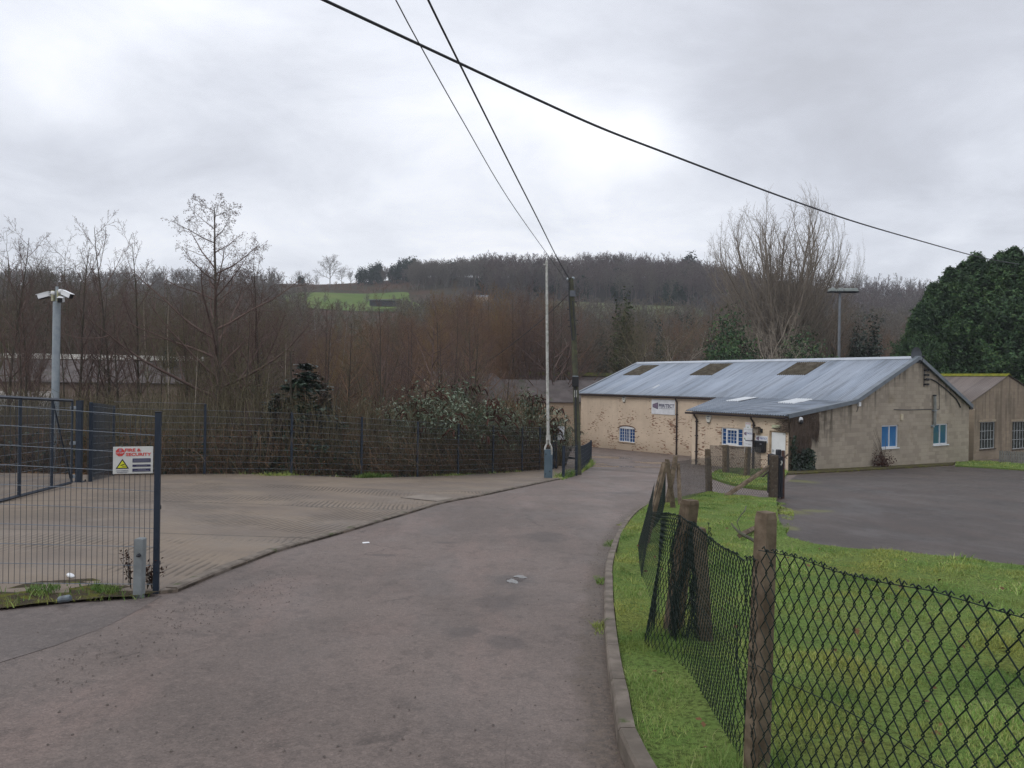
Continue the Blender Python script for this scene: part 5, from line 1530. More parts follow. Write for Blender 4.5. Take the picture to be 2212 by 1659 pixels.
mb.tube([pl(1236, 735, -0.13), pl(1241, 733, -0.13), pl(1243, 720, -0.13), pl(1237, 650, -0.12)], 0.022, 6)
mb.build('cable_guard', M_dark, tl)
mb = MB(); mb.box((-0.03, -0.17, 0), (0.0, -0.14, 0.30), Matrix.Translation(pl(1241.5, 858))); mb.build('marker_plate', M_offwhite, tl); mb = MB(); mb.box((0.05, -0.17, 0), (0.08, -0.14, 0.30), Matrix.Translation(pl(1241.5, 858))); mb.build('marker_plate', M_offwhite, tl)
mb = MB(); mb.lathe([(0.04, 0), (0.07, 0.05), (0.05, 0.12)], 8, Matrix.Translation(pl(1227, 606))); mb.build('insulator', M_galv, tl); mb = MB(); mb.lathe([(0.04, 0), (0.07, 0.05), (0.05, 0.12)], 8, Matrix.Translation(pl(1238, 604))); mb.build('insulator', M_galv, tl)

# overhead cables
def cable(name, pts, r, label, mat):
    pts = smooth_line(pts, 8)
    mb = MB(); mb.tube(pts, r, 6, cap=False)
    return tag(mb.build(name, mat, recalc=False), label, 'cable')
M_cable = plain('black_cable', (0.022, 0.024, 0.030), 0.6)
def yA(px): return 14.5 / (0.956 - (px - CX) / F)
cable('overhead_cable', [at(px, py, yA(px)) for px, py in ((430, -130), (560, -66), (700, 0), (850, 70), (1000, 140), (1150, 210), (1300, 277), (1450, 335), (1600, 392), (1720, 436), (1850, 480), (1980, 518), (2115, 555), (2200, 571))], 0.026, 'thick black cable sweeping across the sky from upper left to the cypresses', M_cable)
def yB(px): return 2.9 / (0.167 - (px - CX) / F)
cable('telephone_wire', [at(px, py, yB(px)) for px, py in ((850, -160), (925, 0), (990, 132), (1100, 352), (1160, 470), (1200, 550))] + [Vector((tq.x, tq.y, tz)) + Vector(pl(1230, 604))], 0.018, 'right hand one of two wires running down to the telegraph pole', M_cable)
cable('telephone_wire', [at(px, py, yB(px)) for px, py in ((765, -170), (855, 0), (906, 95), (1000, 262), (1100, 432), (1190, 560))] + [Vector((tq.x, tq.y, tz)) + Vector(pl(1227, 612))], 0.009, 'thin left hand wire running down to the telegraph pole', M_cable)
cable('service_cable', [Vector((tq.x, tq.y, tz)) + Vector(pl(1232, 632)), at(1160, 700, 38), at(1070, 770, 45), at(1000, 812, 52)], 0.016, 'dark service cable drooping left from the telegraph pole into the trees', M_cable)

# floodlight mast behind the workshop
fy = 66.0
fb = at(1812, 775, fy); fz_ = gz(fb.x, fy)
FS = 0.75
ms = thing('floodlight_mast', 'tall grey floodlight mast with five lamps behind the workshop roof', 'mast', (fb.x, fy, fz_))
ft = at(1813, 632, fy).z - fz_
mb = MB(); mb.tube([(0, 0, -0.5), (0, 0, ft)], [0.15, 0.10], 10); mb.build('pole', noisy('mast_grey', (0.17, 0.185, 0.205), (0.14, 0.155, 0.17), 2, 0.5, 0.0), ms)
mb = MB(); mb.box((-0.71, -0.06, ft), (1.30, 0.06, ft + 0.10)); mb.build('crossbar', M_dark, ms)
for x_ in (-0.71, 0.0, 0.54, 0.9, 1.27):
    mb = MB(); mb.prism([(-0.32, 0.10), (-0.28, 0.33), (0.0, 0.40), (0.26, 0.33), (0.32, 0.10)], lambda u, v, o, x_=x_: (x_ + u * 0.72, o, ft + v), -0.35, 0.35); l_ = mb.build('lamp', noisy('lamp_housing', (0.30, 0.335, 0.32), (0.24, 0.27, 0.26), 2, 0.5), ms, bevel=0.03)
    mb = MB(); mb.box((x_ - 0.29, -0.33, ft + 0.0), (x_ + 0.29, 0.33, ft + 0.10)); mb.build('lens', M_dark, l_)

# small grey marker post on the verge in front of the near panel
mq = G(300, 1291); mz = gz(mq.x, mq.y)
mk = thing('marker_post', 'short grey concrete marker post in the weeds before the near mesh panel', 'post', (mq.x, mq.y, mz))
hm = (1291 - 1162) / F * mq.y
wm = 18.5 / F * mq.y
mb = MB(); mb.prism([(-wm / 2, -0.2), (wm / 2, -0.2), (wm / 2, hm - 0.01), (wm / 2 - 0.012, hm), (-wm / 2 + 0.012, hm), (-wm / 2, hm - 0.01)], lambda u, v, o: (u + 0.015 * v, o, v), -0.045, 0.045)
mb.build('body', noisy('pale_marker', (0.21, 0.23, 0.235), (0.16, 0.175, 0.18), 7, 0.75, 0.2, 60, c3=(0.12, 0.125, 0.10), sc3=5), mk, bevel=0.005)
mb = MB(); mb.lathe([(0.02, 0), (0.018, 0.02), (0.008, 0.05)], 8, Matrix.Translation((0.02, -0.045, hm * 0.73)) @ Matrix.Rotation(R(90), 4, 'X')); mb.build('bolt', M_dark, mk)

# ------------------------------------------------------------------ concrete posts and chain link on the right
def conc_post(loc, h, w0, w1, rz, lean, label, parent=None, mat=M_post, name='concrete_post', holes=True, group=None):
    """tapered chamfered post; lean is the horizontal shift of its top"""
    t_ = thing(name, label, 'post', loc, group=group)
    mb = MB()
    ca, sa = math.cos(rz), math.sin(rz)
    rows = []
    for f, w in ((-0.3 / h, w0), (0.0, w0), (0.35, w0 * 0.65 + w1 * 0.35), (0.7, w0 * 0.3 + w1 * 0.7), (0.975, w1), (1.0, w1 * 0.86)):
        k = 0.78
        ring = [(1, k), (k, 1), (-k, 1), (-1, k), (-1, -k), (-k, -1), (k, -1), (1, -k)]
        row = []
        for i_, (a, b) in enumerate(ring):
            j = 1 + 0.03 * math.sin(i_ * 3.1 + f * 17)
            a, b = a * w / 2 * j, b * w / 2 * j
            row.append((a * ca - b * sa + lean[0] * f, a * sa + b * ca + lean[1] * f, f * h))
        rows.append(row)
    n = 8
    vs = [v for r_ in rows for v in r_]
    fs = [(i * n + j, i * n + (j + 1) % n, (i + 1) * n + (j + 1) % n, (i + 1) * n + j) for i in range(len(rows) - 1) for j in range(n)]
    fs += [tuple(range(n))[::-1], tuple(range((len(rows) - 1) * n, len(rows) * n))]
    mb.add(vs, fs)
    mb.build('shaft', mat, t_)
    if holes:
        mb = MB()
        for f in (0.80,):
            a, b = 0.1 * w1, -w1 / 2 * 1.015
            for sx in ((-0.22, 0.22) if holes == 2 else (0.12,)):
                a = sx * w1
                ctr = Vector((a * ca - b * sa + lean[0] * f, a * sa + b * ca + lean[1] * f, f * h))
                mb.lathe([(0.010, -0.004), (0.009, 0.004)], 8, Matrix.Translation(ctr) @ Matrix.Rotation(rz, 4, 'Z') @ Matrix.Rotation(R(90), 4, 'X'))
        mb.build('bolt_hole', M_black, t_)
    return t_
def gpt(x, y, dz=0.10):
    return Vector((x, y, gz(x, y) + dz))
p1 = gpt(1.215, 3.62); p1t = at(1655, 1106, 3.66)
conc_post(p1, p1t.z - p1.z, 0.098, 0.080, R(24), (p1t.x - p1.x, p1t.y - p1.y), 'concrete post nearest the camera, standing above the chain link mesh', holes=1)
p2 = gpt(1.43, 6.5); p2t = at(1491, 1080, 6.15)
conc_post(p2, p2t.z - p2.z, 0.135, 0.118, R(24), (p2t.x - p2.x, p2t.y - p2.y), 'concrete post with two bolt holes, its mesh crumpled, second from the camera', holes=2)
p2b = gpt(1.60, 6.05); p2bt = at(1511, 1140, 6.0)
conc_post(p2b, p2bt.z - p2b.z, 0.10, 0.085, R(10), (p2bt.x - p2b.x, p2bt.y - p2b.y), 'short dark concrete stay leaning beside the post with two bolt holes', holes=0, name='concrete_stay')
p2c = gpt(1.36, 6.25); p2ct = at(1462, 1215, 6.5)
conc_post(p2c, p2ct.z - p2c.z, 0.085, 0.07, R(40), (p2ct.x - p2c.x, p2ct.y - p2c.y), 'thin dark stay at the foot of the crumpled mesh', holes=0, name='concrete_stay', mat=M_timber)
p3 = gpt(2.19, 12.1); p3t = at(1437, 998, 12.6)
conc_post(p3, p3t.z - p3.z, 0.11, 0.088, R(35), (p3t.x - p3.x, p3t.y - p3.y), 'concrete post leaning hard to the right at the bend of the verge', holes=0)
pc = gpt(3.92, 18.6); pct = at(1460, 984, 18.9)
conc_post(pc, pct.z - pc.z, 0.115, 0.10, R(10), (pct.x - pc.x, pct.y - pc.y), 'concrete corner post beside the road at the tip of the verge', holes=0)
pcb = gpt(3.85, 17.6); pcbt = at(1441, 992, 17.4)
conc_post(pcb, pcbt.z - pcb.z, 0.10, 0.085, R(20), (pcbt.x - pcb.x, pcbt.y - pcb.y), 'slightly lower concrete post just left of the corner post', holes=0)
pcc = gpt(4.15, 18.2); pcct = at(1465, 1001, 19.0)
conc_post(pcc, pcct.z - pcc.z, 0.08, 0.07, R(20), (pcct.x - pcc.x, pcct.y - pcc.y), 'short stay leaning right behind the corner post', holes=0, name='concrete_stay')
p4 = gpt(5.84, 21.9); p4t = at(1528.5, 970, 21.9)
conc_post(p4, p4t.z - p4.z, 0.17, 0.135, R(5), (p4t.x - p4.x, p4t.y - p4.y), 'round topped concrete post midway along the mesh before the small lawn', holes=0)
p5 = gpt(7.44, 21.1); p5t = at(1672, 983, 21.1)
conc_post(p5, p5t.z - p5.z, 0.205, 0.195, R(2), (p5t.x - p5.x, p5t.y - p5.y), 'stout brown gate post at the end of the mesh by the car park', holes=0, mat=M_timber, name='gate_post')
q = gpt(6.05, 20.9); qt = at(1666, 1005, 21.3)
conc_post(q, qt.z - q.z, 0.16, 0.15, R(2), (qt.x - q.x, qt.y - q.y), 'slanting concrete stay propping the stout brown gate post', holes=0, name='concrete_stay')
p6 = gpt(9.80, 33.9, 0.08); p6t = at(1567.5, 961, 33.9)
conc_post(p6, p6t.z - p6.z, 0.26, 0.24, R(2), (p6t.x - p6.x, p6t.y - p6.y), 'concrete post before the window of the lean-to, left one of two', holes=0)
p7 = gpt(9.72, 30.7, 0.08); p7t = at(1616.5, 965, 30.7)
conc_post(p7, p7t.z - p7.z, 0.21, 0.19, R(2), (p7t.x - p7.x, p7t.y - p7.y), 'mottled concrete post before the wall signs, right one of two', holes=0)
# folded black gate by the stout post, and its rusty companion bars
fg = thing('folded_gate', 'black iron gate folded edge on against the stout brown post', 'gate')
A = gpt(7.62, 21.15, 0.06)
mb = MB()
top = at(1683, 987, 21.2).z
mb.box((A.x - 0.02, A.y - 0.05, A.z), (A.x + 0.03, A.y + 0.9, top)); mb.box((A.x + 0.05, A.y - 0.03, A.z), (A.x + 0.10, A.y + 0.9, top + 0.02))
mb.build('leaf', plain('black_gate_paint', (0.012, 0.015, 0.022), 0.5), fg)
mb = MB(); mb.tube([(A.x + 0.02, A.y - 0.06, A.z + 0.92), (A.x + 0.05, A.y - 0.08, A.z + 0.98), (A.x + 0.03, A.y - 0.08, A.z + 1.04)], 0.022, 6); mb.build('latch', M_offwhite, fg)
hb = gpt(7.72, 21.6); hbt = at(1682, 971, 21.6)
conc_post(hb, hbt.z - hb.z, 0.135, 0.125, 0.1, (hbt.x - hb.x, hbt.y - hb.y), 'taller dark post standing behind the folded black gate', holes=0, mat=M_dark, name='iron_post')
hb = gpt(7.82, 21.4); hbt = at(1692, 973, 21.5)
conc_post(hb, hbt.z - hb.z, 0.085, 0.075, 0.1, (hbt.x - hb.x, hbt.y - hb.y), 'thin rusty brown post at the right of the folded gate', holes=0, mat=M_rust, name='iron_post')
hb = gpt(7.75, 21.9, 0.9); hbt = at(1704, 980, 22.1)
conc_post(hb, hbt.z - hb.z, 0.07, 0.05, 0.3, (hbt.x - hb.x, hbt.y - hb.y), 'broken rail leaning right behind the folded gate', holes=0, mat=M_timber, name='broken_rail')

rngc = random.Random(3)
def chain_link(name, label, base, h, pitch=0.068, hv=0.052, r=0.0021, mat=None, sag=None, top=None, wires=True, seg=None, knuckles=True, sides=4, hfun=None):
    """chain link along the plan line base (list of (x, y)), zigzag pickets woven into diamonds"""
    t_ = thing(name, label, 'fence')
    ln = [Vector(p) for p in base]
    Lt = sum((ln[i + 1] - ln[i]).length for i in range(len(ln) - 1))
    n = int(Lt / pitch * 2)
    lines = []; kn = []
    hp = pitch / 2
    def pos(u, v):
        u = max(0.0, min(Lt - 1e-4, u))
        q = along(ln, u)
        off = sag(u, v) if sag else (0, 0, 0)
        return Vector((q.x + off[0], q.y + off[1], gz(q.x, q.y) + 0.10 + v + off[2]))
    for k in range(n):
        hk = hfun(k * hp) if hfun else h
        rows = int(hk / hv)
        pts = []; rad = []
        q = along(ln, k * hp); e = along(ln, min(Lt, k * hp + 0.03))
        tv = (e - q).normalized() if (e - q).length > 1e-6 else Vector((1, 0))
        nv = Vector((-tv.y, tv.x, 0))
        for j in range(rows + 1):
            s_ = (j + k) % 2
            u = hp * (k + s_)
            pts.append(pos(u + (0.003 if s_ else -0.003), j * hv) + nv * (r * 1.1 if s_ else -r * 1.1))
        # rounded bends: add points just above and below each joint
        P = []
        for j, p in enumerate(pts):
            if 0 < j < len(pts) - 1:
                P.append(p.lerp(pts[j - 1], 0.16)); P.append(p); P.append(p.lerp(pts[j + 1], 0.16))
            else:
                P.append(p)
        lines.append((P, [r] * len(P)))
        if knuckles and rows and (rows + k) % 2:
            tp_ = pts[-1]
            for s_ in (-1, 1):
                a = rngc.uniform(0.6, 1.3)
                kn.append(([tp_, tp_ + Vector((tv.x * s_ * 0.012, tv.y * s_ * 0.012, 0.016 * a)), tp_ + Vector((tv.x * s_ * 0.020, tv.y * s_ * 0.02, 0.006 * a)) + nv * 0.006 * s_], [r * 1.25, r * 1.2, r]))
    V, Fq = tubes_np(lines + kn, sides)
    link('mesh', mesh_np('mesh', V, Fq, True), mat or M_pvc, t_)
    if wires:
        ws = []
        for f in ((1.0, 0.5, 0.04) if wires is True else wires):
            pts = []
            m_ = max(2, int(Lt / 0.25))
            for i in range(m_ + 1):
                u = Lt * i / m_
                hk = hfun(u) if hfun else h
                pts.append(pos(u, hk * f - (0.012 if f == 1.0 else 0)))
            ws.append((pts, [r * 0.8] * len(pts)))
        V, Fq = tubes_np(ws, 5)
        link('line_wire', mesh_np('line_wire', V, Fq, True), mat or M_pvc, t_)
    return t_
# offset the mesh to the road side of the posts
# near panel, tight
chain_link('chain_link_fence', 'dark chain link mesh with large diamonds, nearest the camera on the right', [(1.86, 0.35), (1.70, 1.0), (1.52, 1.9), (1.335, 2.75), (1.175, 3.50)], 1.105, r=0.0027, sides=5, sag=lambda u, v: (0.012 * math.sin(u * 5), 0, 0.012 * math.sin(u * 7 + v * 5)))
def sag2(u, v):
    f = min(1, u / 2.9)
    b = 1.2 * math.exp(-((u - 0.30) / 0.06) ** 2) + 0.5 * math.exp(-((u - 1.9) / 0.12) ** 2)
    return (-0.02 * f + 0.022 * b * math.sin(v * 9) - 0.22 * (1 - v / 1.25) * math.exp(-((u - 2.5) / 0.5) ** 2), 0.03 * b * math.cos(v * 7 + u), -0.03 * b * (v / 1.2) - 0.035 * math.sin(u * 2.2))
chain_link('chain_link_fence', 'crumpled dark chain link mesh between the two near concrete posts', [(1.175, 3.52), (1.225, 4.2), (1.275, 4.9), (1.32, 5.6), (1.36, 6.35), (1.37, 6.62)], 1.06, sag=sag2, r=0.0026, wires=(1.0, 0.5))
# bunched folds gathered on the second post
def sag2b(u, v):
    return (-0.06 * (1 - v / 1.2) + 0.05 * math.sin(v * 5 + u * 3) + 0.05 * v, 0.04 * math.sin(v * 6 + u * 9), -0.05 + 0.06 * math.sin(u * 7) - 0.08 * abs(math.sin(u * 2.0)))
fold = []
for i in range(15):
    fold.append((1.345 + 0.0165 * i, 6.02 if i % 2 else 6.20 + 0.02 * (i % 3)))
chain_link('bunched_mesh', 'bundle of dark chain link gathered round the post with two bolt holes', fold, 1.06, sag=sag2b, r=0.0026, wires=False)
def sag3(u, v):
    f = min(1, max(0, u / 5.7))
    lean = v / 1.2
    hole = 0.45 * math.exp(-((u - 1.3) / 0.9) ** 2)
    return (0.31 * f * lean - 0.10 * hole * (1 - lean), 0.0, -0.24 * math.sin(math.pi * f) * lean + hole * 0.5 * (1 - lean))
chain_link('chain_link_fence', 'slack dark chain link running from the crumpled bundle to the leaning post', [(1.36, 6.7), (1.50, 8.2), (1.78, 10.2), (2.08, 12.1)], 1.06, pitch=0.10, sag=sag3, r=0.0016, knuckles=False, wires=(1.0,))
chain_link('chain_link_fence', 'dark chain link between the leaning post and the corner post', [(2.20, 12.2), (2.75, 14.2), (3.30, 16.2), (3.85, 18.5)], 1.14, pitch=0.085, sag=lambda u, v: (0.27 * max(0, 1 - u / 4) * v / 1.2, 0.0, -0.10 * math.sin(math.pi * u / 6.6) * v), r=0.0022, knuckles=False, wires=(1.0,))
chain_link('chain_link_fence', 'grey chain link spanning from the corner post to the stout brown gate post', [(3.95, 18.7), (4.9, 20.3), (5.84, 21.8), (6.6, 21.4), (7.36, 21.08)], 1.08, r=0.0034, mat=M_oldwire, knuckles=False, wires=(1.0, 0.5), sides=3)
chain_link('chain_link_fence', 'farther grey chain link in front of the white door and wall signs', [(9.6, 36.0), (9.80, 33.8), (9.72, 30.7), (9.7, 28.9)], 1.22, r=0.0045, mat=M_oldwire, knuckles=False, wires=(1.0,), sides=3)
# loose end of wire and a broken stay lying behind the near post
mb = MB(); mb.tube([at(1600, 1150, 4.6), at(1592, 1128, 4.6), at(1601, 1112, 4.6), at(1609, 1103, 4.6), at(1612, 1093, 4.65)], 0.003, 5)
tag(mb.build('bent_wire', M_oldwire), 'loose bent wire sticking up left of the nearest post', 'wire')
mb = MB(); mb.tube([at(1633, 1170, 4.3), at(1598, 1151, 4.6), at(1586, 1139, 4.7), at(1580, 1131, 4.75)], [0.010, 0.009, 0.007, 0.005], 6)
tag(mb.build('broken_branch', M_pole), 'short grey twig caught on the mesh left of the nearest post', 'branch')
q = G(1597, 1178); qt = G(1655, 1150)
mb = MB(); mb.tube([(q.x, q.y, gz(q.x, q.y) + 0.17), (qt.x, qt.y, gz(qt.x, qt.y) + 0.19)], 0.05, 4)
tag(mb.build('fallen_stay', M_post), 'fallen concrete stay lying on the grass behind the nearest post', 'stay')
# ------------------------------------------------------------------ bare winter trees
def grow(rg, p, d, L, r, lev, S, out):
    n = S['n'][lev]
    pts = [p]; rad = [r]
    tip = S['tip'][lev]
    w = S['wob'][lev]; up = S['up'][lev]
    dirs = [d]
    for i in range(n):
        d = Vector((d.x + rg.uniform(-w, w), d.y + rg.uniform(-w, w), d.z + rg.uniform(-w, w) + up)).normalized()
        p = p + d * (L / n)
        pts.append(p); dirs.append(d)
        rad.append(r + (r * tip - r) * (i + 1) / n)
    out[lev].append((pts, rad))
    if lev + 1 >= len(S['n']): return
    nc = S['nc'][lev]
    nc = max(1, int(round(nc * rg.uniform(0.8, 1.2))))
    f0 = S['f0'][lev]
    a0 = rg.uniform(0, 6.28)
    for j in range(nc):
        f = f0 + (1 - f0) * (j + rg.uniform(0.2, 0.9)) / nc
        x = min(n - 1e-3, f * n); i = int(x); t_ = x - i
        q = pts[i].lerp(pts[i + 1], t_); dd = dirs[i + 1]
        rr_ = rad[i] + (rad[i + 1] - rad[i]) * t_
        a = a0 + j * 2.4 + rg.uniform(-0.5, 0.5)
        ang = R(rg.uniform(*S['ang'][lev]))
        ref = Vector((0, 0, 1)) if abs(dd.z) < 0.9 else Vector((1, 0, 0))
        A = dd.cross(ref).normalized(); B = dd.cross(A)
        nd = dd * math.cos(ang) + (A * math.cos(a) + B * math.sin(a)) * math.sin(ang)
        fall = S['fall'][lev]
        cl = L * S['lr'][lev] * (1 - fall * (f - f0) / (1 - f0 + 1e-6)) * rg.uniform(0.7, 1.15)
        cr = max(S['rmin'], min(rr_ * 0.72, S['rk'][lev] * cl))
        grow(rg, q, nd.normalized(), cl, cr, lev + 1, S, out)
STY = {
 'alder': dict(n=[12, 7, 5, 3, 2], nc=[24, 9, 5, 3], f0=[0.26, 0.18, 0.2, 0.3], ang=[(48, 78), (32, 60), (35, 65), (35, 70)], lr=[0.46, 0.40, 0.42, 0.5], fall=[0.78, 0.4, 0.3, 0.2],
               wob=[0.05, 0.12, 0.2, 0.3, 0.3], up=[0.03, 0.05, 0.05, 0.02, 0], tip=[0.12, 0.25, 0.35, 0.5, 0.6], rk=[0.016, 0.012, 0.011, 0.009], rmin=0.0042),
 'upright': dict(n=[10, 6, 4, 3, 2], nc=[18, 8, 4, 2], f0=[0.22, 0.2, 0.2, 0.3], ang=[(22, 48), (22, 45), (25, 50), (30, 60)], lr=[0.42, 0.42, 0.46, 0.5], fall=[0.65, 0.35, 0.3, 0.2],
               wob=[0.06, 0.1, 0.14, 0.2, 0.25], up=[0.04, 0.10, 0.08, 0.03, 0], tip=[0.12, 0.25, 0.35, 0.5, 0.6], rk=[0.016, 0.012, 0.011, 0.009], rmin=0.008),
 'oak': dict(n=[6, 7, 6, 4, 3], nc=[11, 9, 7, 5], f0=[0.35, 0.22, 0.2, 0.25], ang=[(25, 70), (30, 65), (35, 70), (35, 75)], lr=[0.85, 0.50, 0.46, 0.48], fall=[0.25, 0.35, 0.3, 0.2],
               wob=[0.08, 0.22, 0.28, 0.32, 0.3], up=[0.02, 0.07, 0.05, 0.02, 0], tip=[0.5, 0.25, 0.3, 0.4, 0.6], rk=[0.030, 0.018, 0.014, 0.010], rmin=0.012),
 'fan': dict(n=[5, 8, 6, 4, 2], nc=[13, 11, 6, 3], f0=[0.35, 0.18, 0.2, 0.3], ang=[(8, 58), (18, 40), (20, 42), (25, 50)], lr=[1.55, 0.48, 0.45, 0.5], fall=[0.12, 0.45, 0.3, 0.2],
               wob=[0.05, 0.07, 0.10, 0.16, 0.2], up=[0.02, 0.045, 0.08, 0.05, 0], tip=[0.6, 0.2, 0.3, 0.4, 0.6], rk=[0.016, 0.011, 0.010, 0.009], rmin=0.007),
 'shrub': dict(n=[2, 6, 4, 3], nc=[16, 9, 5], f0=[0.05, 0.25, 0.2], ang=[(5, 40), (20, 50), (25, 60)], lr=[9.0, 0.42, 0.5], fall=[0.0, 0.4, 0.3],
               wob=[0.05, 0.12, 0.18, 0.25], up=[0.0, 0.05, 0.05, 0.02], tip=[0.8, 0.25, 0.35, 0.5], rk=[0.008, 0.007, 0.007], rmin=0.0045),
 'far': dict(n=[4, 5, 4, 3], nc=[10, 9, 6], f0=[0.3, 0.2, 0.2], ang=[(20, 65), (28, 60), (30, 65)], lr=[0.75, 0.5, 0.5], fall=[0.3, 0.35, 0.3],
               wob=[0.06, 0.18, 0.22, 0.25], up=[0.02, 0.07, 0.06, 0.03], tip=[0.4, 0.25, 0.35, 0.5], rk=[0.026, 0.019, 0.017], rmin=0.055),
 'farfan': dict(n=[4, 5, 4, 3], nc=[14, 9, 7], f0=[0.25, 0.2, 0.2], ang=[(15, 50), (22, 48), (25, 55)], lr=[0.62, 0.45, 0.5], fall=[0.45, 0.35, 0.3],
               wob=[0.06, 0.14, 0.18, 0.2], up=[0.03, 0.09, 0.08, 0.03], tip=[0.3, 0.25, 0.35, 0.5], rk=[0.022, 0.017, 0.016], rmin=0.05),
}
def tree_mesh(name, style, H, r0, seed, trunkfrac=1.0, over=None, limbs_with_trunk=False, sides=(8, 5, 4, 3, 3), cones=0):
    """returns (trunk mesh, crown mesh) of a tree H high standing at the origin"""
    rg = random.Random(seed)
    S = dict(STY[style]); S.update(over or {})
    out = [[] for _ in S['n']]
    grow(rg, Vector((0, 0, -0.3)), Vector((rg.uniform(-.04, .04), rg.uniform(-.04, .04), 1)).normalized(), H * trunkfrac, r0, 0, S, out)
    top = max(p[-1].z for l in out for p, _ in l)
    k = H / top
    def mk(levs, nm):
        Vs, Fs, off = [], [], 0
        for lv in levs:
            if not out[lv]: continue
            V, Fq = tubes_np(out[lv], sides[lv])
            Vs.append(V * k); Fs.append(Fq + off); off += len(V)
        if cones and 4 in levs:
            cl = []
            for p, _ in out[-1]:
                for _ in range(cones):
                    if rg.random() < 0.6:
                        e = p[-1] + Vector((rg.uniform(-.05, .05), rg.uniform(-.05, .05), rg.uniform(-.06, .03)))
                        cl.append(([e, e + Vector((0.004, 0, -0.028))], [0.013, 0.011]))
            V, Fq = tubes_np(cl, 4); Vs.append(V * k); Fs.append(Fq + off); off += len(V)
        return mesh_np(nm, np.concatenate(Vs), np.concatenate(Fs))
    if limbs_with_trunk:
        return mk([0, 1], 'trunk'), mk(list(range(2, len(out))), 'crown')
    return mk([0], 'trunk'), mk(list(range(1, len(out))), 'crown')
def slot(o, mat):
    if not o.data.materials: o.data.materials.append(mat)
    o.material_slots[0].link = 'OBJECT'
    o.material_slots[0].material = mat
def put_tree(name, meshes, loc, scale, rz, mats, label, group=None, cat='tree', sx=1.0):
    t_ = thing(name, label, cat, loc, rz, group)
    t_.scale = (scale * sx, scale * sx, scale)
    for nm, me, mt in zip(('trunk', 'crown'), meshes, mats):
        o = link(nm, me, None, t_); slot(o, mt)
    return t_
def ground_at(px, Y, dz=-0.2):
    p = at(px, 830, Y)
    return Vector((p.x, Y, gz(p.x, Y) + dz))
def top_h(px, py, Y, z0):
    return at(px, py, Y).z - z0

# --- the trees one can tell apart
Mal = tree_mesh('alder', 'alder', 11, 0.145, 4, cones=1)
b = ground_at(474, 28.5); H = top_h(480, 422, 28.5, b.z)
put_tree('alder_tree', Mal, b, H / 11, 0.6, (B_dark, B_purple), 'tall bare alder dotted with tiny cones, rising alone above the wood behind the boundary fence')
Mal2 = tree_mesh('alder', 'alder', 10, 0.10, 9, cones=1, over=dict(nc=[20, 8, 5, 3], ang=[(30, 55), (28, 50), (35, 60), (35, 70)]))
b = ground_at(572, 31); H = top_h(590, 518, 31, b.z)
put_tree('alder_tree', Mal2, b, H / 10, 2.1, (B_dark, B_purple), 'slimmer bare alder just right of the tall one, its crown lower')
Mst = tree_mesh('sapling', 'upright', 9, 0.075, 21, over=dict(nc=[20, 6, 4, 2], lr=[0.30, 0.42, 0.46, 0.5], rmin=0.005))
Mst2 = tree_mesh('sapling', 'upright', 9, 0.07, 22, over=dict(nc=[17, 6, 4, 2], lr=[0.34, 0.42, 0.46, 0.5], rmin=0.005))
for px, py, Y, me, rz, lb in ((170, 478, 30, Mst, 0.4, 'slender bare tree with a spiky top directly right of the camera pole'), (243, 452, 33, Mst2, 1.9, 'slender bare tree, tallest of the thin ones left of the big alder'),
                              (303, 478, 31, Mst, 3.3, 'slender bare tree with an upright crown midway between camera pole and big alder'), (12, 462, 27, Mst2, 5.0, 'dark bare tree cut by the left edge of the photo'),
                              (62, 560, 29, Mst, 2.2, 'thin leaning bare tree left of the camera pole')):
    b = ground_at(px, Y); H = top_h(px, py, Y, b.z)
    put_tree('slender_tree', me, b, H / 9, rz, (B_dark, B_purple), lb)
Moak = tree_mesh('oak', 'oak', 13, 0.34, 31)
Moak2 = tree_mesh('oak', 'oak', 13, 0.30, 37)
for px, py, Y, me, rz, lb, mt in ((70, 493, 62, Moak, 0.3, 'broad rounded bare oak at the upper left behind the slender trees', B_grey), (135, 498, 66, Moak2, 1.5, 'rounded bare oak merging with the broad one at the upper left', B_grey),
                                  (225, 585, 60, Moak2, 3.0, 'low spreading bare tree behind the slender trees', B_purple), (0, 600, 55, Moak, 4.0, 'dense low bare tree at the far left edge', B_grey)):
    b = ground_at(px, Y); H = top_h(px, py, Y, b.z)
    put_tree('oak_tree', me, b, H / 13, rz, (B_dark, mt), lb, sx=0.85)
B_fan = bark('grey_tan_twigs', (0.145, 0.122, 0.098), (0.20, 0.17, 0.138))
Mfan = tree_mesh('fan', 'fan', 22, 0.50, 44, 0.33, over=dict(nc=[32, 12, 7, 4], rmin=0.010, ang=[(5, 62), (14, 32), (18, 38), (25, 50)], wob=[0.05, 0.05, 0.08, 0.14, 0.2], up=[0.02, 0.03, 0.07, 0.05, 0]))
def round_crown(me, R_=6.4, zc=14.2, top=22.0, low=3.0):
    V = np.empty(len(me.vertices) * 3, np.float32); me.vertices.foreach_get('co', V); V = V.reshape(-1, 3)
    z = V[:, 2]; r_ = np.hypot(V[:, 0], V[:, 1])
    env = np.where(z > zc, R_ * np.sqrt(np.clip(1 - ((z - zc) / (top + 0.6 - zc)) ** 2, 0.01, 1)), 0.9 + (R_ - 0.9) * np.clip((z - low) / (zc - low), 0, 1) ** 0.8)
    k = np.where(r_ > 1e-3, env * np.tanh(r_ * 1.12 / env) / np.maximum(r_, 1e-3), 1.0)
    V[:, 0] *= k; V[:, 1] *= k
    me.vertices.foreach_set('co', V.ravel()); me.update()
round_crown(Mfan[1], 7.6, 14.0)
b = ground_at(1672, 74); H = top_h(1676, 396, 74, b.z)
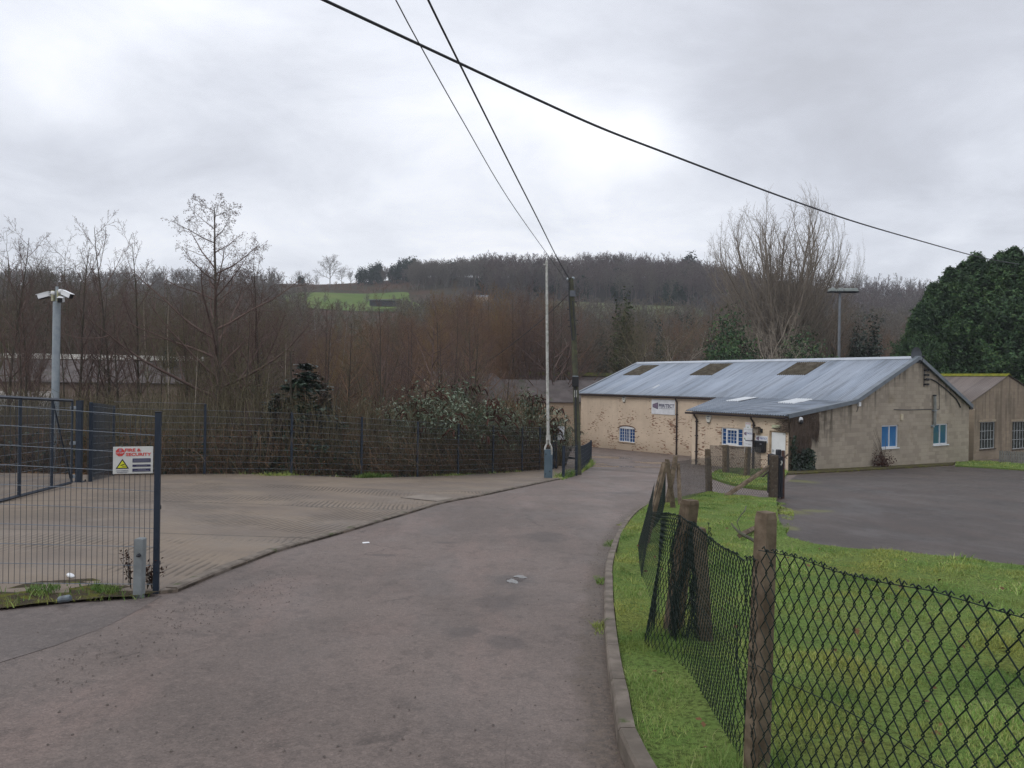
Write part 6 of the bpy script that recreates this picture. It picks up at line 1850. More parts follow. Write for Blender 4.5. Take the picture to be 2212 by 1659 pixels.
put_tree('willow_tree', Mfan, b, H / 22, 0.9, (B_grey, B_fan), 'big bare tree with a fan of upswept branches against the sky behind the workshop', sx=1.0)
# pale forked trees in front of the wood behind the workshop
Mpale = tree_mesh('pale', 'oak', 8, 0.11, 51, over=dict(nc=[7, 5, 4, 2], rmin=0.010))
for px, py, Y, rz, lb in ((1460, 700, 66, 0.2, 'pale forked bare tree behind the middle of the workshop roof'), (1690, 690, 64, 2.2, 'pale spreading bare tree between two dark evergreens behind the roof'), (1640, 655, 67, 4.1, 'thin pale bare tree just left of the pale spreading one')):
    b = ground_at(px, Y); H = top_h(px, py, Y, b.z)
    put_tree('pale_tree', Mpale, b, H / 8, rz, (B_pale, B_pale), lb)
b = ground_at(1795, 86); H = top_h(1795, 620, 86, b.z)
put_tree('oak_tree', Moak2, b, H / 13, 5.0, (B_dark, B_grey), 'bare oak beside the floodlight mast', sx=0.8)
# forked dark tree in the middle, and the young birch stems
Mfork = tree_mesh('forked', 'oak', 8, 0.10, 61, over=dict(nc=[6, 6, 5, 3], rmin=0.006, ang=[(18, 45), (25, 55), (30, 60), (35, 70)]))
b = ground_at(815, 29.5); H = top_h(830, 668, 29.5, b.z)
put_tree('forked_tree', Mfork, b, H / 8, 1.2, (B_olive, B_dark), 'forked bare tree with a grey stem left of the evergreen bush', sx=0.8)
b = ground_at(800, 27.8); H = top_h(790, 760, 27.8, b.z)
put_tree('forked_tree', Mfork, b, H / 8, 3.9, (B_pale, B_olive), 'thin pale stemmed young tree in front of the forked dark one', sx=0.5)
Mbir = tree_mesh('birch', 'upright', 9, 0.07, 71, over=dict(nc=[12, 5, 3, 2], f0=[0.5, 0.2, 0.2, 0.3], lr=[0.25, 0.42, 0.46, 0.5]))
for px, py, Y, rz in ((692, 650, 48, 0), (712, 655, 50, 1.3), (735, 650, 49, 2.0)):
    b = ground_at(px, Y); H = top_h(px, py, Y, b.z)
    put_tree('birch_tree', Mbir, b, H / 9, rz, (noisy('birch_bark', (0.30, 0.27, 0.25), (0.17, 0.15, 0.14), 7, 0.8, 0.1), B_purple), 'slim birch with a pale straight stem in the brown wood', 'pale birch stems left of centre')

rs_ = random.Random(5)
for k in range(34):
    px = rs_.uniform(20, 1120); Y = float(np.interp(px, [0, 620, 785, 900, 1067, 1190], [23.6, 24.4, 26.2, 28.2, 32.4, 37])) + rs_.uniform(0.4, 7)
    b = ground_at(px, Y); H = rs_.uniform(4.0, 8.5)
    pale = rs_.random() < 0.35
    put_tree('sapling', Mbir if rs_.random() < 0.5 else Mst2, b, H / 9, rs_.uniform(0, 6), (B_pale if pale else B_dark, B_olive if pale else B_purple), 'thin %s sapling stem just behind the boundary fence' % ('pale' if pale else 'dark'), ('pale' if pale else 'dark') + ' sapling stems behind the fence', sx=0.8)
# --- the wood: individual trees sharing a few meshes
VAR = [tree_mesh('w%d' % i, st, 11, r0, 100 + i, over=ov) for i, (st, r0, ov) in enumerate((
    ('upright', 0.11, None), ('upright', 0.10, dict(nc=[22, 9, 4, 2])), ('oak', 0.17, dict(nc=[9, 8, 5, 4])), ('alder', 0.12, dict(nc=[20, 8, 4, 3])),
    ('upright', 0.09, dict(ang=[(15, 35), (18, 38), (25, 45), (30, 60)], nc=[24, 8, 5, 2]))))]
SHR = [tree_mesh('s%d' % i, 'shrub', 4.5, 0.06, 200 + i, 0.05, over=dict(nc=[nc_, 9, 5])) for i, nc_ in enumerate((18, 24, 15))]
rw = random.Random(77)
def wood_cols(px):
    if px < 330: return [B_purple, B_grey, B_olive, B_purple, B_olive, B_grey]
    if px < 640: return [B_olive, B_grey, B_olive, B_purple, B_grey]
    if px < 900: return [B_red, B_ochre, B_red, B_purple, B_olive]
    if px < 1130: return [B_red, B_ochre, B_red, B_red, B_olive, B_purple]
    if px < 1240: return [B_purple, B_red, B_purple, B_grey]
    if px < 1480: return [B_grey, B_olive, B_grey, B_red]
    return [B_grey, B_red, B_grey, B_olive]
TOPX = [-100, 0, 330, 430, 640, 655, 760, 900, 940, 1100, 1180, 1240, 1300, 1480, 1540, 1700, 1830, 1960, 2250]
TOPY = [575, 580, 585, 600, 620, 655, 668, 650, 612, 600, 585, 625, 655, 660, 610, 590, 620, 655, 655]
def wood_ok(px, Y, x):
    if Y < 62:
        lim = np.interp(Y, [20, 24, 29, 33, 36.5, 45, 62], [-700, 560, 950, 1080, 1160, 1215, 1205])
        return px < lim
    q = BMI @ Vector((x, Y, 0))
    if -1.5 < q.x < 32 and -3 < q.y < 26: return False
    return True
GWOOD = 'bare trees of the brown wood'
placed = []
cnt = 0
tries = 0
while cnt < 285 and tries < 8000:
    tries += 1
    Y = 32 + 118 * rw.random() ** 1.45
    px = rw.uniform(-120, 2020)
    if cnt > 235: px = rw.uniform(840, 1240); Y = rw.uniform(44, 80)
    if px > 1230 and Y < 66: continue
    p = at(px, 830, Y)
    if not wood_ok(px, Y, p.x): continue
    if px < 390 and Y < 50 and rw.random() < 0.86: continue
    if 1030 < px < 1240 and Y < 62: continue
    if 1775 < px < 1880 and Y < 80: continue
    if any((p.x - a) ** 2 + (Y - b_) ** 2 < (1.4 + Y * 0.016) ** 2 for a, b_ in placed): continue
    z0 = gz(p.x, Y) - 0.2
    ty = np.interp(px, TOPX, TOPY) + rw.uniform(0, 60) + (8 if Y < 60 else 0)
    H = at(px, ty, Y).z - z0
    H = min(H, 17)
    if H < 5: continue
    if Y < 45 and px > 640: H = min(H, 8.5)
    placed.append((p.x, Y))
    c = rw.choice(wood_cols(px))
    v = rw.choice([0, 1, 3, 3, 2, 2, 4] if c is not B_grey else [0, 2, 2, 3])
    side = 'red brown' if c is B_red else 'ochre' if c is B_ochre else 'purple brown' if c is B_purple else 'olive brown' if c is B_olive else 'grey brown'
    put_tree('bare_tree', VAR[v], (p.x, Y, z0), H / 11, rw.uniform(0, 6.28), (B_dark if rw.random() < 0.7 else c, c), 'bare %s tree among the trunks and twigs of the winter wood' % side, side + ' ' + GWOOD, sx=rw.uniform(0.75, 1.05) if H > 9 else 0.9)
    cnt += 1
# thicket along the foot of the wood
cnt = 0; tries = 0; placed2 = []
while cnt < 130 and tries < 5000:
    tries += 1
    Y = 24.3 + 30 * rw.random() ** 1.4
    px = rw.uniform(-120, 1240)
    p = at(px, 830, Y)
    if not wood_ok(px + 25, Y - 0.6, p.x): continue
    fl_ = np.interp(p.x, [b_[0] for b_ in bpts], [b_[1] for b_ in bpts])
    if p.x > -12 and Y < fl_ + 1.0: continue
    if any((p.x - a) ** 2 + (Y - b_) ** 2 < 1.3 ** 2 for a, b_ in placed2): continue
    placed2.append((p.x, Y))
    z0 = gz(p.x, Y) - 0.25
    H = rw.uniform(2.4, 5.2)
    if px < 420: H *= 0.55
    c = rw.choice(wood_cols(px) + [B_red])
    side = 'red brown' if c is B_red else 'ochre' if c is B_ochre else 'purple brown' if c is B_purple else 'olive brown' if c is B_olive else 'grey brown'
    put_tree('bare_shrub', SHR[rw.randrange(3)], (p.x, Y, z0), H / 4.5, rw.uniform(0, 6.28), (c, c), 'bare %s many stemmed shrub in the thicket behind the boundary fence' % side, side + ' shrubs of the thicket', cat='shrub', sx=rw.uniform(0.8, 1.2))
    cnt += 1
# tangle of bramble and dead stems on the floor
def tangle(name, n, fpos, hmax, mat, seed, rad=0.006):
    q = np.random.default_rng(seed); lines = []
    while len(lines) < n:
        x, y = fpos(q)
        if x is None: continue
        z = gz(x, y) - 0.15
        a = q.uniform(0, 6.28); L = q.uniform(0.5, 1.9); h = q.uniform(0.15, 1) * hmax
        m1 = (x + math.cos(a) * L * 0.35, y + math.sin(a) * L * 0.35, z + h)
        m2 = (x + math.cos(a) * L * 0.75, y + math.sin(a) * L * 0.75, z + h * q.uniform(0.7, 1.15))
        e = (x + math.cos(a) * L, y + math.sin(a) * L, z + h * q.uniform(0.3, 1.0))
        lines.append(([(x, y, z), m1, m2, e], [rad, rad * 0.9, rad * 0.7, rad * 0.4]))
    V, Fq = tubes_np(lines, 3)
    return tag(link(name, mesh_np(name, V, Fq), mat), kind='stuff')
def behind_fence(q, y0=0.4, depth=10):
    x = q.uniform(-22, 1.6)
    f = np.interp(x, [b_[0] for b_ in bpts], [b_[1] for b_ in bpts])
    if x < -12: f = 23.5
    return x, f + y0 + depth * q.random() ** 1.5
tangle('bramble_tangle', 6500, behind_fence, 1.7, B_red, 1)
tangle('dead_stems', 9500, lambda q: behind_fence(q, 0.5, 12), 2.9, B_olive, 2)
def deep(q):
    Y = q.uniform(40, 90); px = q.uniform(-100, 1230)
    p = at(px, 830, Y)
    return (p.x, Y) if wood_ok(px, Y, p.x) else (None, None)
tangle('wood_undergrowth', 14000, deep, 2.6, B_olive, 3, 0.012)
def deep2(q):
    Y = q.uniform(66, 130); px = q.uniform(1230, 2000)
    p = at(px, 830, Y)
    return (p.x, Y) if wood_ok(px, Y, p.x) else (None, None)
tangle('wood_undergrowth', 9000, deep2, 3.5, B_grey, 4, 0.014)

# ------------------------------------------------------------------ leaves
def leaf_cloud(P, N, size, aspect, seed, jit=0.5, fold=True):
    """one folded leaf (two triangles sharing a spine) at each point P, facing roughly N"""
    q = np.random.default_rng(seed)
    n = len(P)
    N = N + q.normal(0, jit, (n, 3)); N /= np.linalg.norm(N, axis=1, keepdims=True) + 1e-9
    T = q.normal(0, 1, (n, 3)); T -= (T * N).sum(1, keepdims=True) * N; T /= np.linalg.norm(T, axis=1, keepdims=True) + 1e-9
    B = np.cross(N, T)
    s = (size * q.uniform(0.6, 1.35, n))[:, None]
    a = P - T * s; c = P + T * s
    b_ = P + B * s * aspect + N * s * 0.18; d_ = P - B * s * aspect + N * s * 0.18
    V = np.stack([a, b_, c, d_], 1).reshape(-1, 3)
    i = np.arange(n)[:, None] * 4
    Fq = np.concatenate([i + np.array([[0, 1, 2]]), i + np.array([[0, 2, 3]])], 0)
    return V, Fq
def cypress(name_seed, H, rbase, nb=900, per=26):
    """crown of drooping sprays on rising branches, inside a conical outline"""
    q = np.random.default_rng(name_seed)
    Ps, Ns = [], []
    for i in range(nb):
        h = H * (0.03 + 0.97 * q.random() ** 0.85)
        f = h / H
        rr_ = rbase * (min(1.0, 0.55 + f * 2.2) if f < 0.2 else 1) * (1 - f ** 2.1) * (0.92 + 0.16 * math.sin(5 * f * 6 + name_seed)) + 0.12
        a = q.uniform(0, 6.28)
        ro = rr_ * q.uniform(0.72, 1.12)
        tip = np.array([ro * math.cos(a), ro * math.sin(a), h + 0.55 * q.random()])
        root = np.array([ro * 0.45 * math.cos(a), ro * 0.45 * math.sin(a), h - ro * 0.25])
        t_ = q.random(per)[:, None]
        pts = root + (tip - root) * t_ + q.normal(0, 1, (per, 3)) * (0.06 + 0.20 * (1 - t_)) * 0.9
        pts[:, 2] -= 0.10 * (1 - t_[:, 0]) * rr_ * q.random(per)
        Ps.append(pts)
        Ns.append(np.tile(np.array([[math.cos(a) * 0.6, math.sin(a) * 0.6, 0.8]]), (per, 1)))
    # leading shoots
    for i in range(22):
        a = q.uniform(0, 6.28); rr_ = q.uniform(0, 0.5) * rbase
        hh_ = H * (1 - (rr_ / rbase) ** 1.2 * 0.5)
        L = q.uniform(0.5, 1.5)
        k = int(16 * L)
        t_ = q.random(k)[:, None]
        pts = np.array([[rr_ * math.cos(a), rr_ * math.sin(a), hh_ - 0.6]]) + np.array([[0.1, 0, L]]) * t_ + q.normal(0, 1, (k, 3)) * 0.16 * (1.1 - t_)
        Ps.append(pts); Ns.append(np.tile(np.array([[0.1, 0.1, 1.0]]), (k, 1)))
    P = np.concatenate(Ps); N = np.concatenate(Ns)
    V, Fq = leaf_cloud(P, N, 0.115, 0.40, name_seed + 1, 0.6)
    crown = mesh_np('crown', V, Fq)
    # trunk with the dense inner mass of dead branches
    rg = random.Random(name_seed)
    lines = [([Vector((0, 0, -0.4)), Vector((0.05, 0, H * 0.4)), Vector((0, 0.05, H * 0.92))], [0.3, 0.2, 0.04])]
    for i in range(260):
        h = H * rg.uniform(0.03, 0.9); a = rg.uniform(0, 6.28); L = rbase * (1 - (h / H) ** 1.7) * rg.uniform(0.5, 0.85)
        lines.append(([Vector((0, 0, h)), Vector((L * 0.5 * math.cos(a), L * 0.5 * math.sin(a), h + L * 0.05)), Vector((L * math.cos(a), L * math.sin(a), h + L * 0.3))], [0.06, 0.045, 0.02]))
    V, Fq = tubes_np(lines, 5)
    trunk = mesh_np('trunk', V, Fq)
    # an opaque heart of shaded dead foliage, well inside the crown
    return trunk, crown
CY1 = cypress(301, 15, 4.9, 2900, 40)
CY2 = cypress(322, 15, 5.1, 2900, 40)
for px, py, Y, me, rz, sx, lb in ((2185, 548, 60, CY1, 0.3, 1.0, 'tallest dark green cypress at the right edge'), (2105, 560, 62, CY2, 1.7, 0.95, 'dark green cypress where the thick cable meets the foliage'),
                                  (2050, 590, 63, CY1, 2.9, 0.9, 'dark green cypress left of the one meeting the cable'), (2012, 622, 62, CY2, 4.4, 0.85, 'lower dark green cypress at the left end of the row'),
                                  (2080, 578, 67, CY1, 3.6, 1.0, 'dark green cypress behind the one meeting the cable'), (2160, 558, 68, CY2, 0.4, 1.0, 'dark green cypress just left of the tallest one'), (2240, 556, 64, CY2, 5.2, 1.0, 'dark green cypress cut by the right edge of the photo'), (1985, 665, 60, CY1, 0.9, 0.75, 'lowest dark green cypress at the outer left end of the row'), (2140, 575, 66, CY1, 2.2, 0.9, 'dark green cypress standing right behind the mossy ridge'), (2215, 585, 66, CY2, 3.7, 0.9, 'dark green cypress above the mossy gable at the right edge')):
    b = ground_at(px, Y); H = top_h(px, py, Y, b.z)
    put_tree('cypress_tree', me, b, H / 15, rz, (B_dark, L_conifer), lb, 'cypress row behind the workshops', sx=sx * 1.15)
# evergreens behind the roof, ivy-clad trunks, evergreen in the wood
def ball_leaves(seed, n, H, rx, ry, lo, size, mat_, asp=0.5, clumps=40, hollow=0.5):
    q = np.random.default_rng(seed)
    C = []
    while len(C) < clumps:
        v = q.uniform(-1, 1, 3)
        if hollow < np.linalg.norm(v) < 1: C.append(v)
    C = np.array(C)
    k = n // clumps
    P = np.repeat(C, k, 0) * np.array([rx, ry, (H - lo) / 2]) + np.array([0, 0, lo + (H - lo) / 2]) + q.normal(0, 1, (k * clumps, 3)) * np.array([rx, ry, (H - lo) / 2]) * 0.20
    N = np.repeat(C, k, 0) + np.array([0, 0, 0.5])
    V, Fq = leaf_cloud(P, N, size, asp, seed + 1, 0.7)
    return mesh_np('crown', V, Fq)
HOL = ball_leaves(401, 9000, 7, 2.3, 2.3, 0.2, 0.13, L_ivy, clumps=90, hollow=0.35)
HOLT = tree_mesh('holly_trunk', 'upright', 6, 0.12, 402)[0]
for px, py, Y, sx, lb in ((1578, 698, 66, 0.6, 'dark evergreen tree behind the roof, left of the pale spreading tree'), (1735, 738, 65, 0.75, 'low dark evergreen behind the roof, right of the pale spreading tree')):
    b = ground_at(px, Y); H = top_h(px, py, Y, b.z)
    put_tree('evergreen_tree', (HOLT, HOL), b, H / 7, px, (B_dark, L_conifer), lb, sx=sx)
IVY = ball_leaves(411, 5000, 8, 0.75, 0.75, 0.2, 0.12, L_ivy, clumps=60, hollow=0.2)
for px, py, Y in ((366, 730, 52), (560, 770, 38), (1300, 720, 88), (1425, 715, 94)):
    b = ground_at(px, Y); H = top_h(px, py, Y, b.z)
    put_tree('ivy_clad_tree', (HOLT, IVY), b, H / 8, px, (B_dark, L_holly), 'dark ivy clad trunk among the bare trees of the wood', 'ivy clad trunks in the wood', sx=0.65)
for px, py, Y, sx, mt, lb in ((1880, 705, 80, 1.0, L_ivy, 'ivy covered trunk right of the floodlight mast'), (1850, 712, 84, 0.9, L_ivy, 'slimmer ivy covered trunk just right of the floodlight mast'), (1345, 660, 82, 1.0, L_mistle, 'tree clad in yellow green ivy behind the left part of the roof'), (1712, 615, 76, 0.8, L_ivy, 'ivy on a stem below the big fan shaped tree')):
    b = ground_at(px, Y); H = top_h(px, py, Y, b.z)
    put_tree('ivy_clad_tree', (HOLT, IVY), b, H / 8, px, (B_dark, mt), lb, sx=sx)
# the dark evergreen mass behind the boundary fence (spruce-like, drooping) and ivy on the stems near it
def spruce(seed, H, rb, nb, per):
    q = np.random.default_rng(seed); Ps, Ns = [], []
    for i in range(nb):
        h = H * q.uniform(0.02, 1.0); f = h / H
        rr_ = rb * (1 - f) ** 0.8 * q.uniform(0.55, 1.25) + 0.15
        a = i * 2.4
        t_ = q.random(per)[:, None]
        tip = np.array([rr_ * math.cos(a), rr_ * math.sin(a), h - rr_ * 0.35])
        P = np.array([[0, 0, h]]) + (tip - np.array([0, 0, h])) * t_ ** 0.7 + q.normal(0, 0.10, (per, 3)) * np.array([1, 1, 0.45]) - np.array([[0, 0, 0.16]]) * q.random((per, 1))
        Ps.append(P); Ns.append(np.tile([[0.2 * math.cos(a), 0.2 * math.sin(a), 1.0]], (per, 1)))
    V, Fq = leaf_cloud(np.concatenate(Ps), np.concatenate(Ns), 0.085, 0.45, seed + 1, 0.5)
    return mesh_np('crown', V, Fq)
SPR = spruce(421, 5, 1.8, 80, 70)
for px, py, Y, sx, lb in ((652, 785, 26.4, 1.7, 'dark evergreen with drooping boughs behind the boundary fence, larger one'), (604, 850, 26.0, 1.5, 'smaller dark evergreen beside the larger one behind the fence'), (704, 850, 27.2, 1.6, 'dark evergreen partly hidden behind the larger one')):
    b = ground_at(px, Y); H = top_h(px, py, Y, b.z)
    put_tree('evergreen_tree', (HOLT, SPR), b, H / 5, px, (B_dark, L_holly), lb, sx=sx)
# buddleia: arching stems, grey green leaves, brown drooping seed heads
def buddleia(seed, H, W_, nst):
    rg = random.Random(seed); q = np.random.default_rng(seed)
    st, sd_, LP, LN = [], [], [], []
    for i in range(nst):
        a = rg.uniform(0, 6.28); ro = W_ * rg.random() ** 0.6; h = H * rg.uniform(0.55, 1.0) * (1 - 0.25 * ro / W_)
        b0 = Vector((0.3 * math.cos(a), 0.3 * math.sin(a), 0)); m = Vector((ro * 0.6 * math.cos(a), ro * 0.6 * math.sin(a), h * 0.75)); t_ = Vector((ro * math.cos(a), ro * math.sin(a), h)); e = t_ + Vector((0.35 * math.cos(a), 0.35 * math.sin(a), -0.22))
        st.append(([b0, b0.lerp(m, 0.5) + Vector((0, 0, 0.2)), m, t_, e], [0.022, 0.018, 0.012, 0.007, 0.004]))
        for k in range(rg.randint(12, 30)):
            f = rg.random() ** 0.7
            p = m.lerp(t_, f) if f < 0.8 else t_.lerp(e, (f - 0.8) * 5)
            LP.append((p.x + rg.gauss(0, 0.13), p.y + rg.gauss(0, 0.13), p.z + rg.gauss(0, 0.12))); LN.append((0, 0, 1))
        if rg.random() < 0.42:
            k = rg.randint(2, 5)
            for _ in range(k):
                s_ = t_.lerp(e, rg.random()); dx_, dy_ = rg.uniform(-.25, .25), rg.uniform(-.25, .25)
                sd_.append(([s_, s_ + Vector((dx_ * 0.6, dy_ * 0.6, 0.05)), s_ + Vector((dx_, dy_, -0.05)), s_ + Vector((dx_ * 1.25, dy_ * 1.25, -0.17))], [0.012, 0.024, 0.026, 0.008]))
    V, Fq = tubes_np(st, 4); stems = mesh_np('stems', V, Fq)
    V, Fq = leaf_cloud(np.array(LP), np.array(LN, float), 0.075, 0.30, seed, 0.8)
    V2, F2 = tubes_np(sd_, 4); n0 = len(Fq)
    foliage = mesh_np('foliage', np.concatenate([V, V2]), [Fq, F2 + len(V)])
    foliage.materials.append(L_bud); foliage.materials.append(L_seed)
    foliage.polygons.foreach_set('material_index', np.concatenate([np.zeros(n0, np.int32), np.ones(len(F2), np.int32)]))
    return stems, foliage
BUD = [buddleia(501, 3.6, 1.7, 95), buddleia(502, 3.2, 1.5, 85)]
for px, py, Y, k, s_, lb in ((905, 812, 29.3, 0, 1.0, 'large grey green buddleia bush behind the fence, leftmost of the bushes with leaves'), (985, 808, 31.5, 1, 1.0, 'grey green buddleia bush behind the fence, second from the left'),
                             (1060, 850, 33.5, 0, 0.9, 'grey green buddleia with brown seed heads below the pale far gable'), (1140, 832, 36.2, 1, 0.9, 'grey green buddleia left of the barrier arm'),
                             (1215, 890, 39.0, 0, 0.75, 'grey green buddleia behind the telegraph pole'), (1090, 880, 35, 1, 0.75, 'lower buddleia in front of the pale far gable'), (1200, 905, 37.2, 1, 0.6, 'small buddleia behind the blue post')):
    b = ground_at(px, Y); H = top_h(px, py, Y, b.z)
    t_ = thing('buddleia_bush', lb, 'bush', b, px)
    kk = H / (3.6, 3.2)[k]; t_.scale = (kk * s_, kk * s_, kk)
    o = link('stems', BUD[k][0], None, t_); slot(o, B_olive)
    link('foliage', BUD[k][1], None, t_)
# ivy and bramble leaves on the fence foot
def leaf_stuff(name, n, fpos, hmax, size, mat, seed, label=None):
    q = np.random.default_rng(seed); P = []
    while len(P) < n:
        x, y = fpos(q)
        if x is None: continue
        P.append((x, y, gz(x, y) - 0.05 + hmax * q.random() ** 1.6))
    V, Fq = leaf_cloud(np.array(P), np.tile([[0, -0.4, 0.8]], (n, 1)), size, 0.6, seed, 0.7)
    return tag(link(name, mesh_np(name, V, Fq), mat), kind='stuff')
leaf_stuff('ground_ivy', 6500, lambda q: behind_fence(q, 0.15, 3.5), 1.3, 0.05, L_ivy, 11)
leaf_stuff('bramble_leaves', 6000, lambda q: behind_fence(q, 0.2, 6), 1.7, 0.04, L_dead, 12)
leaf_stuff('fallen_leaves', 7000, lambda q: behind_fence(q, -0.35, 1.2), 0.05, 0.045, L_dead, 13)
def left_verge(q):
    u = q.random(); p = G(-60 + 400 * u, 1288 + q.normal(0, 7) + 10 * (1 - u)); return p.x, p.y
leaf_stuff('leaf_litter', 700, lambda q: (lambda r_: (r_.x, r_.y))(G(q.uniform(-80, 140), q.normal(1293, 9))), 0.05, 0.028, L_dead, 14)

# creeper on the corner of the gable: bare brown stems over a patch of ivy
cr_ = thing('creeper', 'bare brown creeper hanging over the corner of the block gable with ivy at its foot', 'climber', mat=BM)
rg = random.Random(8); lines = []
for i in range(900):
    x = rg.uniform(0.05, 2.3) ** 1.0; top_ = ZL + 0.1 * x - 0.05; z1 = top_ - rg.random() ** 2 * 0.8
    lo_ = 0.25 + 0.45 * abs(math.sin(x * 2.7)) + (0.9 if x > 1.7 else 0) - (0.5 if x < 0.8 else 0)
    z0 = rg.uniform(lo_, max(lo_ + 0.2, z1 - 0.3))
    if z0 > z1: z0, z1 = z1, z0
    xs_ = [x + rg.gauss(0, 0.05) for _ in range(4)]
    lines.append(([Vector((xs_[k], -0.03 - rg.uniform(0, 0.16), z1 + (z0 - z1) * k / 3)) for k in range(4)], [0.010, 0.012, 0.010, 0.006]))
for i in range(110):
    y = rg.uniform(0.0, 0.9); z1 = rg.uniform(2.0, 2.75)
    lines.append(([Vector((-0.03 - rg.uniform(0, 0.1), y * k / 2 - 0.05, z1 + rg.uniform(-0.25, 0.1) * k / 2)) for k in range(3)], [0.010, 0.008, 0.005]))
V, Fq = tubes_np(lines, 3)
link('stems', mesh_np('stems', V, Fq), bark('creeper_stems', (0.075, 0.055, 0.042), (0.12, 0.09, 0.07)), cr_)
q = np.random.default_rng(18)
P = np.stack([q.uniform(0.0, 1.9, 2600), -0.05 - q.random(2600) * 0.25, q.random(2600) ** 1.7 * 1.9 - 0.1], -1)
P = P[(P[:, 2] < 1.2 - 0.35 * np.abs(P[:, 0] - 1.2)) | (P[:, 0] < 0.35)]
V, Fq = leaf_cloud(P, np.tile([[0, -1, 0.3]], (len(P), 1)), 0.07, 0.6, 19, 0.6)
link('ivy_leaves', mesh_np('ivy_leaves', V, Fq), L_ivy, cr_)
# dead shrub against the gable
b = BM @ ony(1905, 1006, -0.35)
t_ = thing('dead_shrub', 'small dead shrub below the bright blue gable window', 'shrub', b, 0)
rg = random.Random(12); lines = []
for i in range(34):
    a = rg.uniform(-0.5, 0.5); h = rg.uniform(0.3, 2.3) * (0.5 if i % 3 else 1)
    lines.append(([Vector((0, 0, -0.2)), Vector((a * 0.3, rg.uniform(-.1, .1), h * 0.5)), Vector((a * 0.7 - 0.15, rg.uniform(-.1, .15), h))], [0.012, 0.010, 0.005]))
V, Fq = tubes_np(lines, 4); link('stems', mesh_np('stems', V, Fq), B_grey, t_)
P = np.array([(rg.gauss(0, 0.28), rg.gauss(-0.05, 0.1), abs(rg.gauss(0.15, 0.3))) for _ in range(420)])
V, Fq = leaf_cloud(P, np.tile([[0, -1, 0.3]], (len(P), 1)), 0.055, 0.5, 13, 0.7); link('leaves', mesh_np('leaves', V, Fq), L_seed, t_)
# withered weeds by the marker post
b = G(310, 1282)
for k, (px, hgt, sd_) in enumerate(((283, 0.44, 1), (318, 0.34, 2), (328, 0.24, 3))):
    b = G(px, 1280)
    t_ = thing('withered_weed', ('tall withered weed left of the grey marker post', 'withered weed between marker post and fence post', 'short withered weed at the foot of the blue fence post')[k], 'weed', (b.x, b.y, gz(b.x, b.y) + 0.04))
    rg = random.Random(sd_); lines = []; P = []
    for i in range(5):
        a, c_ = rg.uniform(-.12, .12), rg.uniform(-.06, .06)
        lines.append(([Vector((0, 0, 0)), Vector((a * 0.5, c_, hgt * 0.5)), Vector((a, c_ * 2, hgt * rg.uniform(0.6, 1)))], [0.004, 0.003, 0.002]))
        for _ in range(16):
            f = rg.uniform(0.25, 1); P.append((a * f + rg.gauss(0, 0.02), c_ * f, hgt * f * 0.95))
    V, Fq = tubes_np(lines, 4); link('stems', mesh_np('stems', V, Fq), B_dark, t_)
    V, Fq = leaf_cloud(np.array(P), np.tile([[0, -1, 0.0]], (len(P), 1)), 0.018, 0.45, sd_, 0.8); link('leaves', mesh_np('leaves', V, Fq), L_seed, t_)

# ------------------------------------------------------------------ grass
def inside(poly, x, y):
    c = np.zeros(len(x), bool); n = len(poly)
    for i in range(n):
        x1, y1 = poly[i]; x2, y2 = poly[(i + 1) % n]
        m = ((y1 > y) != (y2 > y)) & (x < (x2 - x1) * (y - y1) / (y2 - y1 + 1e-12) + x1)
        c ^= m
    return c
def blades(name, poly, n, hgt, wid, seed, dens=None, dz=0.10, mat=None):
    q = np.random.default_rng(seed)
    xs = [p[0] for p in poly]; ys = [p[1] for p in poly]
    X_, Y_ = [], []
    m = 0
    while m < n:
        x = q.uniform(min(xs), max(xs), n * 3); y = q.uniform(min(ys), max(ys), n * 3)
        k = inside(poly, x, y)
        if dens is not None: k &= q.random(len(x)) < dens(x, y)
        X_.append(x[k]); Y_.append(y[k]); m += k.sum()
    x = np.concatenate(X_)[:n]; y = np.concatenate(Y_)[:n]
    z = g(x, y) + dz + 0.03 * np.sin(x * 2.1 + y * 0.7) + 0.018 * np.sin(x * 5.3 - y * 3.1) - 0.01
    dist = np.sqrt(x * x + y * y)
    cl = 0.65 + 0.7 * np.abs(np.sin(x * 3.1 + 1.3 * np.sin(y * 2.3)) * np.sin(y * 2.7 + x))
    h = hgt * q.uniform(0.45, 1.3, n) * cl
    w = wid * q.uniform(0.7, 1.3, n) * np.clip(dist / 5, 0.8, 4)
    a = q.uniform(0, 6.28, n); la = q.uniform(0, 6.28, n); ll = h * q.uniform(0.2, 1.1, n)
    ox, oy = np.cos(a) * w, np.sin(a) * w
    p0 = np.stack([x - ox, y - oy, z], -1); p1 = np.stack([x + ox, y + oy, z], -1)
    p2 = np.stack([x + np.cos(la) * ll * 0.4 + ox * .6, y + np.sin(la) * ll * 0.4 + oy * .6, z + h * 0.6], -1)
    p3 = np.stack([x + np.cos(la) * ll * 0.4 - ox * .6, y + np.sin(la) * ll * 0.4 - oy * .6, z + h * 0.6], -1)
    p4 = np.stack([x + np.cos(la) * ll, y + np.sin(la) * ll, z + h], -1)
    V = np.stack([p0, p1, p2, p3, p4], 1).reshape(-1, 3)
    i = np.arange(n)[:, None] * 5
    return tag(link(name, mesh_np(name, V, [i + np.array([[0, 1, 2, 3]]), i + np.array([[3, 2, 4]])]), mat or L_grass), kind='stuff')
near = lambda x, y: np.clip((4.5 / np.sqrt(x * x + y * y)) ** 1.7, 0.03, 1) * (y > 1.2) * (np.abs(x) < y * 0.75 + 0.4)
blades('verge_grass', VERGE, 230000, 0.040, 0.0021, 61, near)
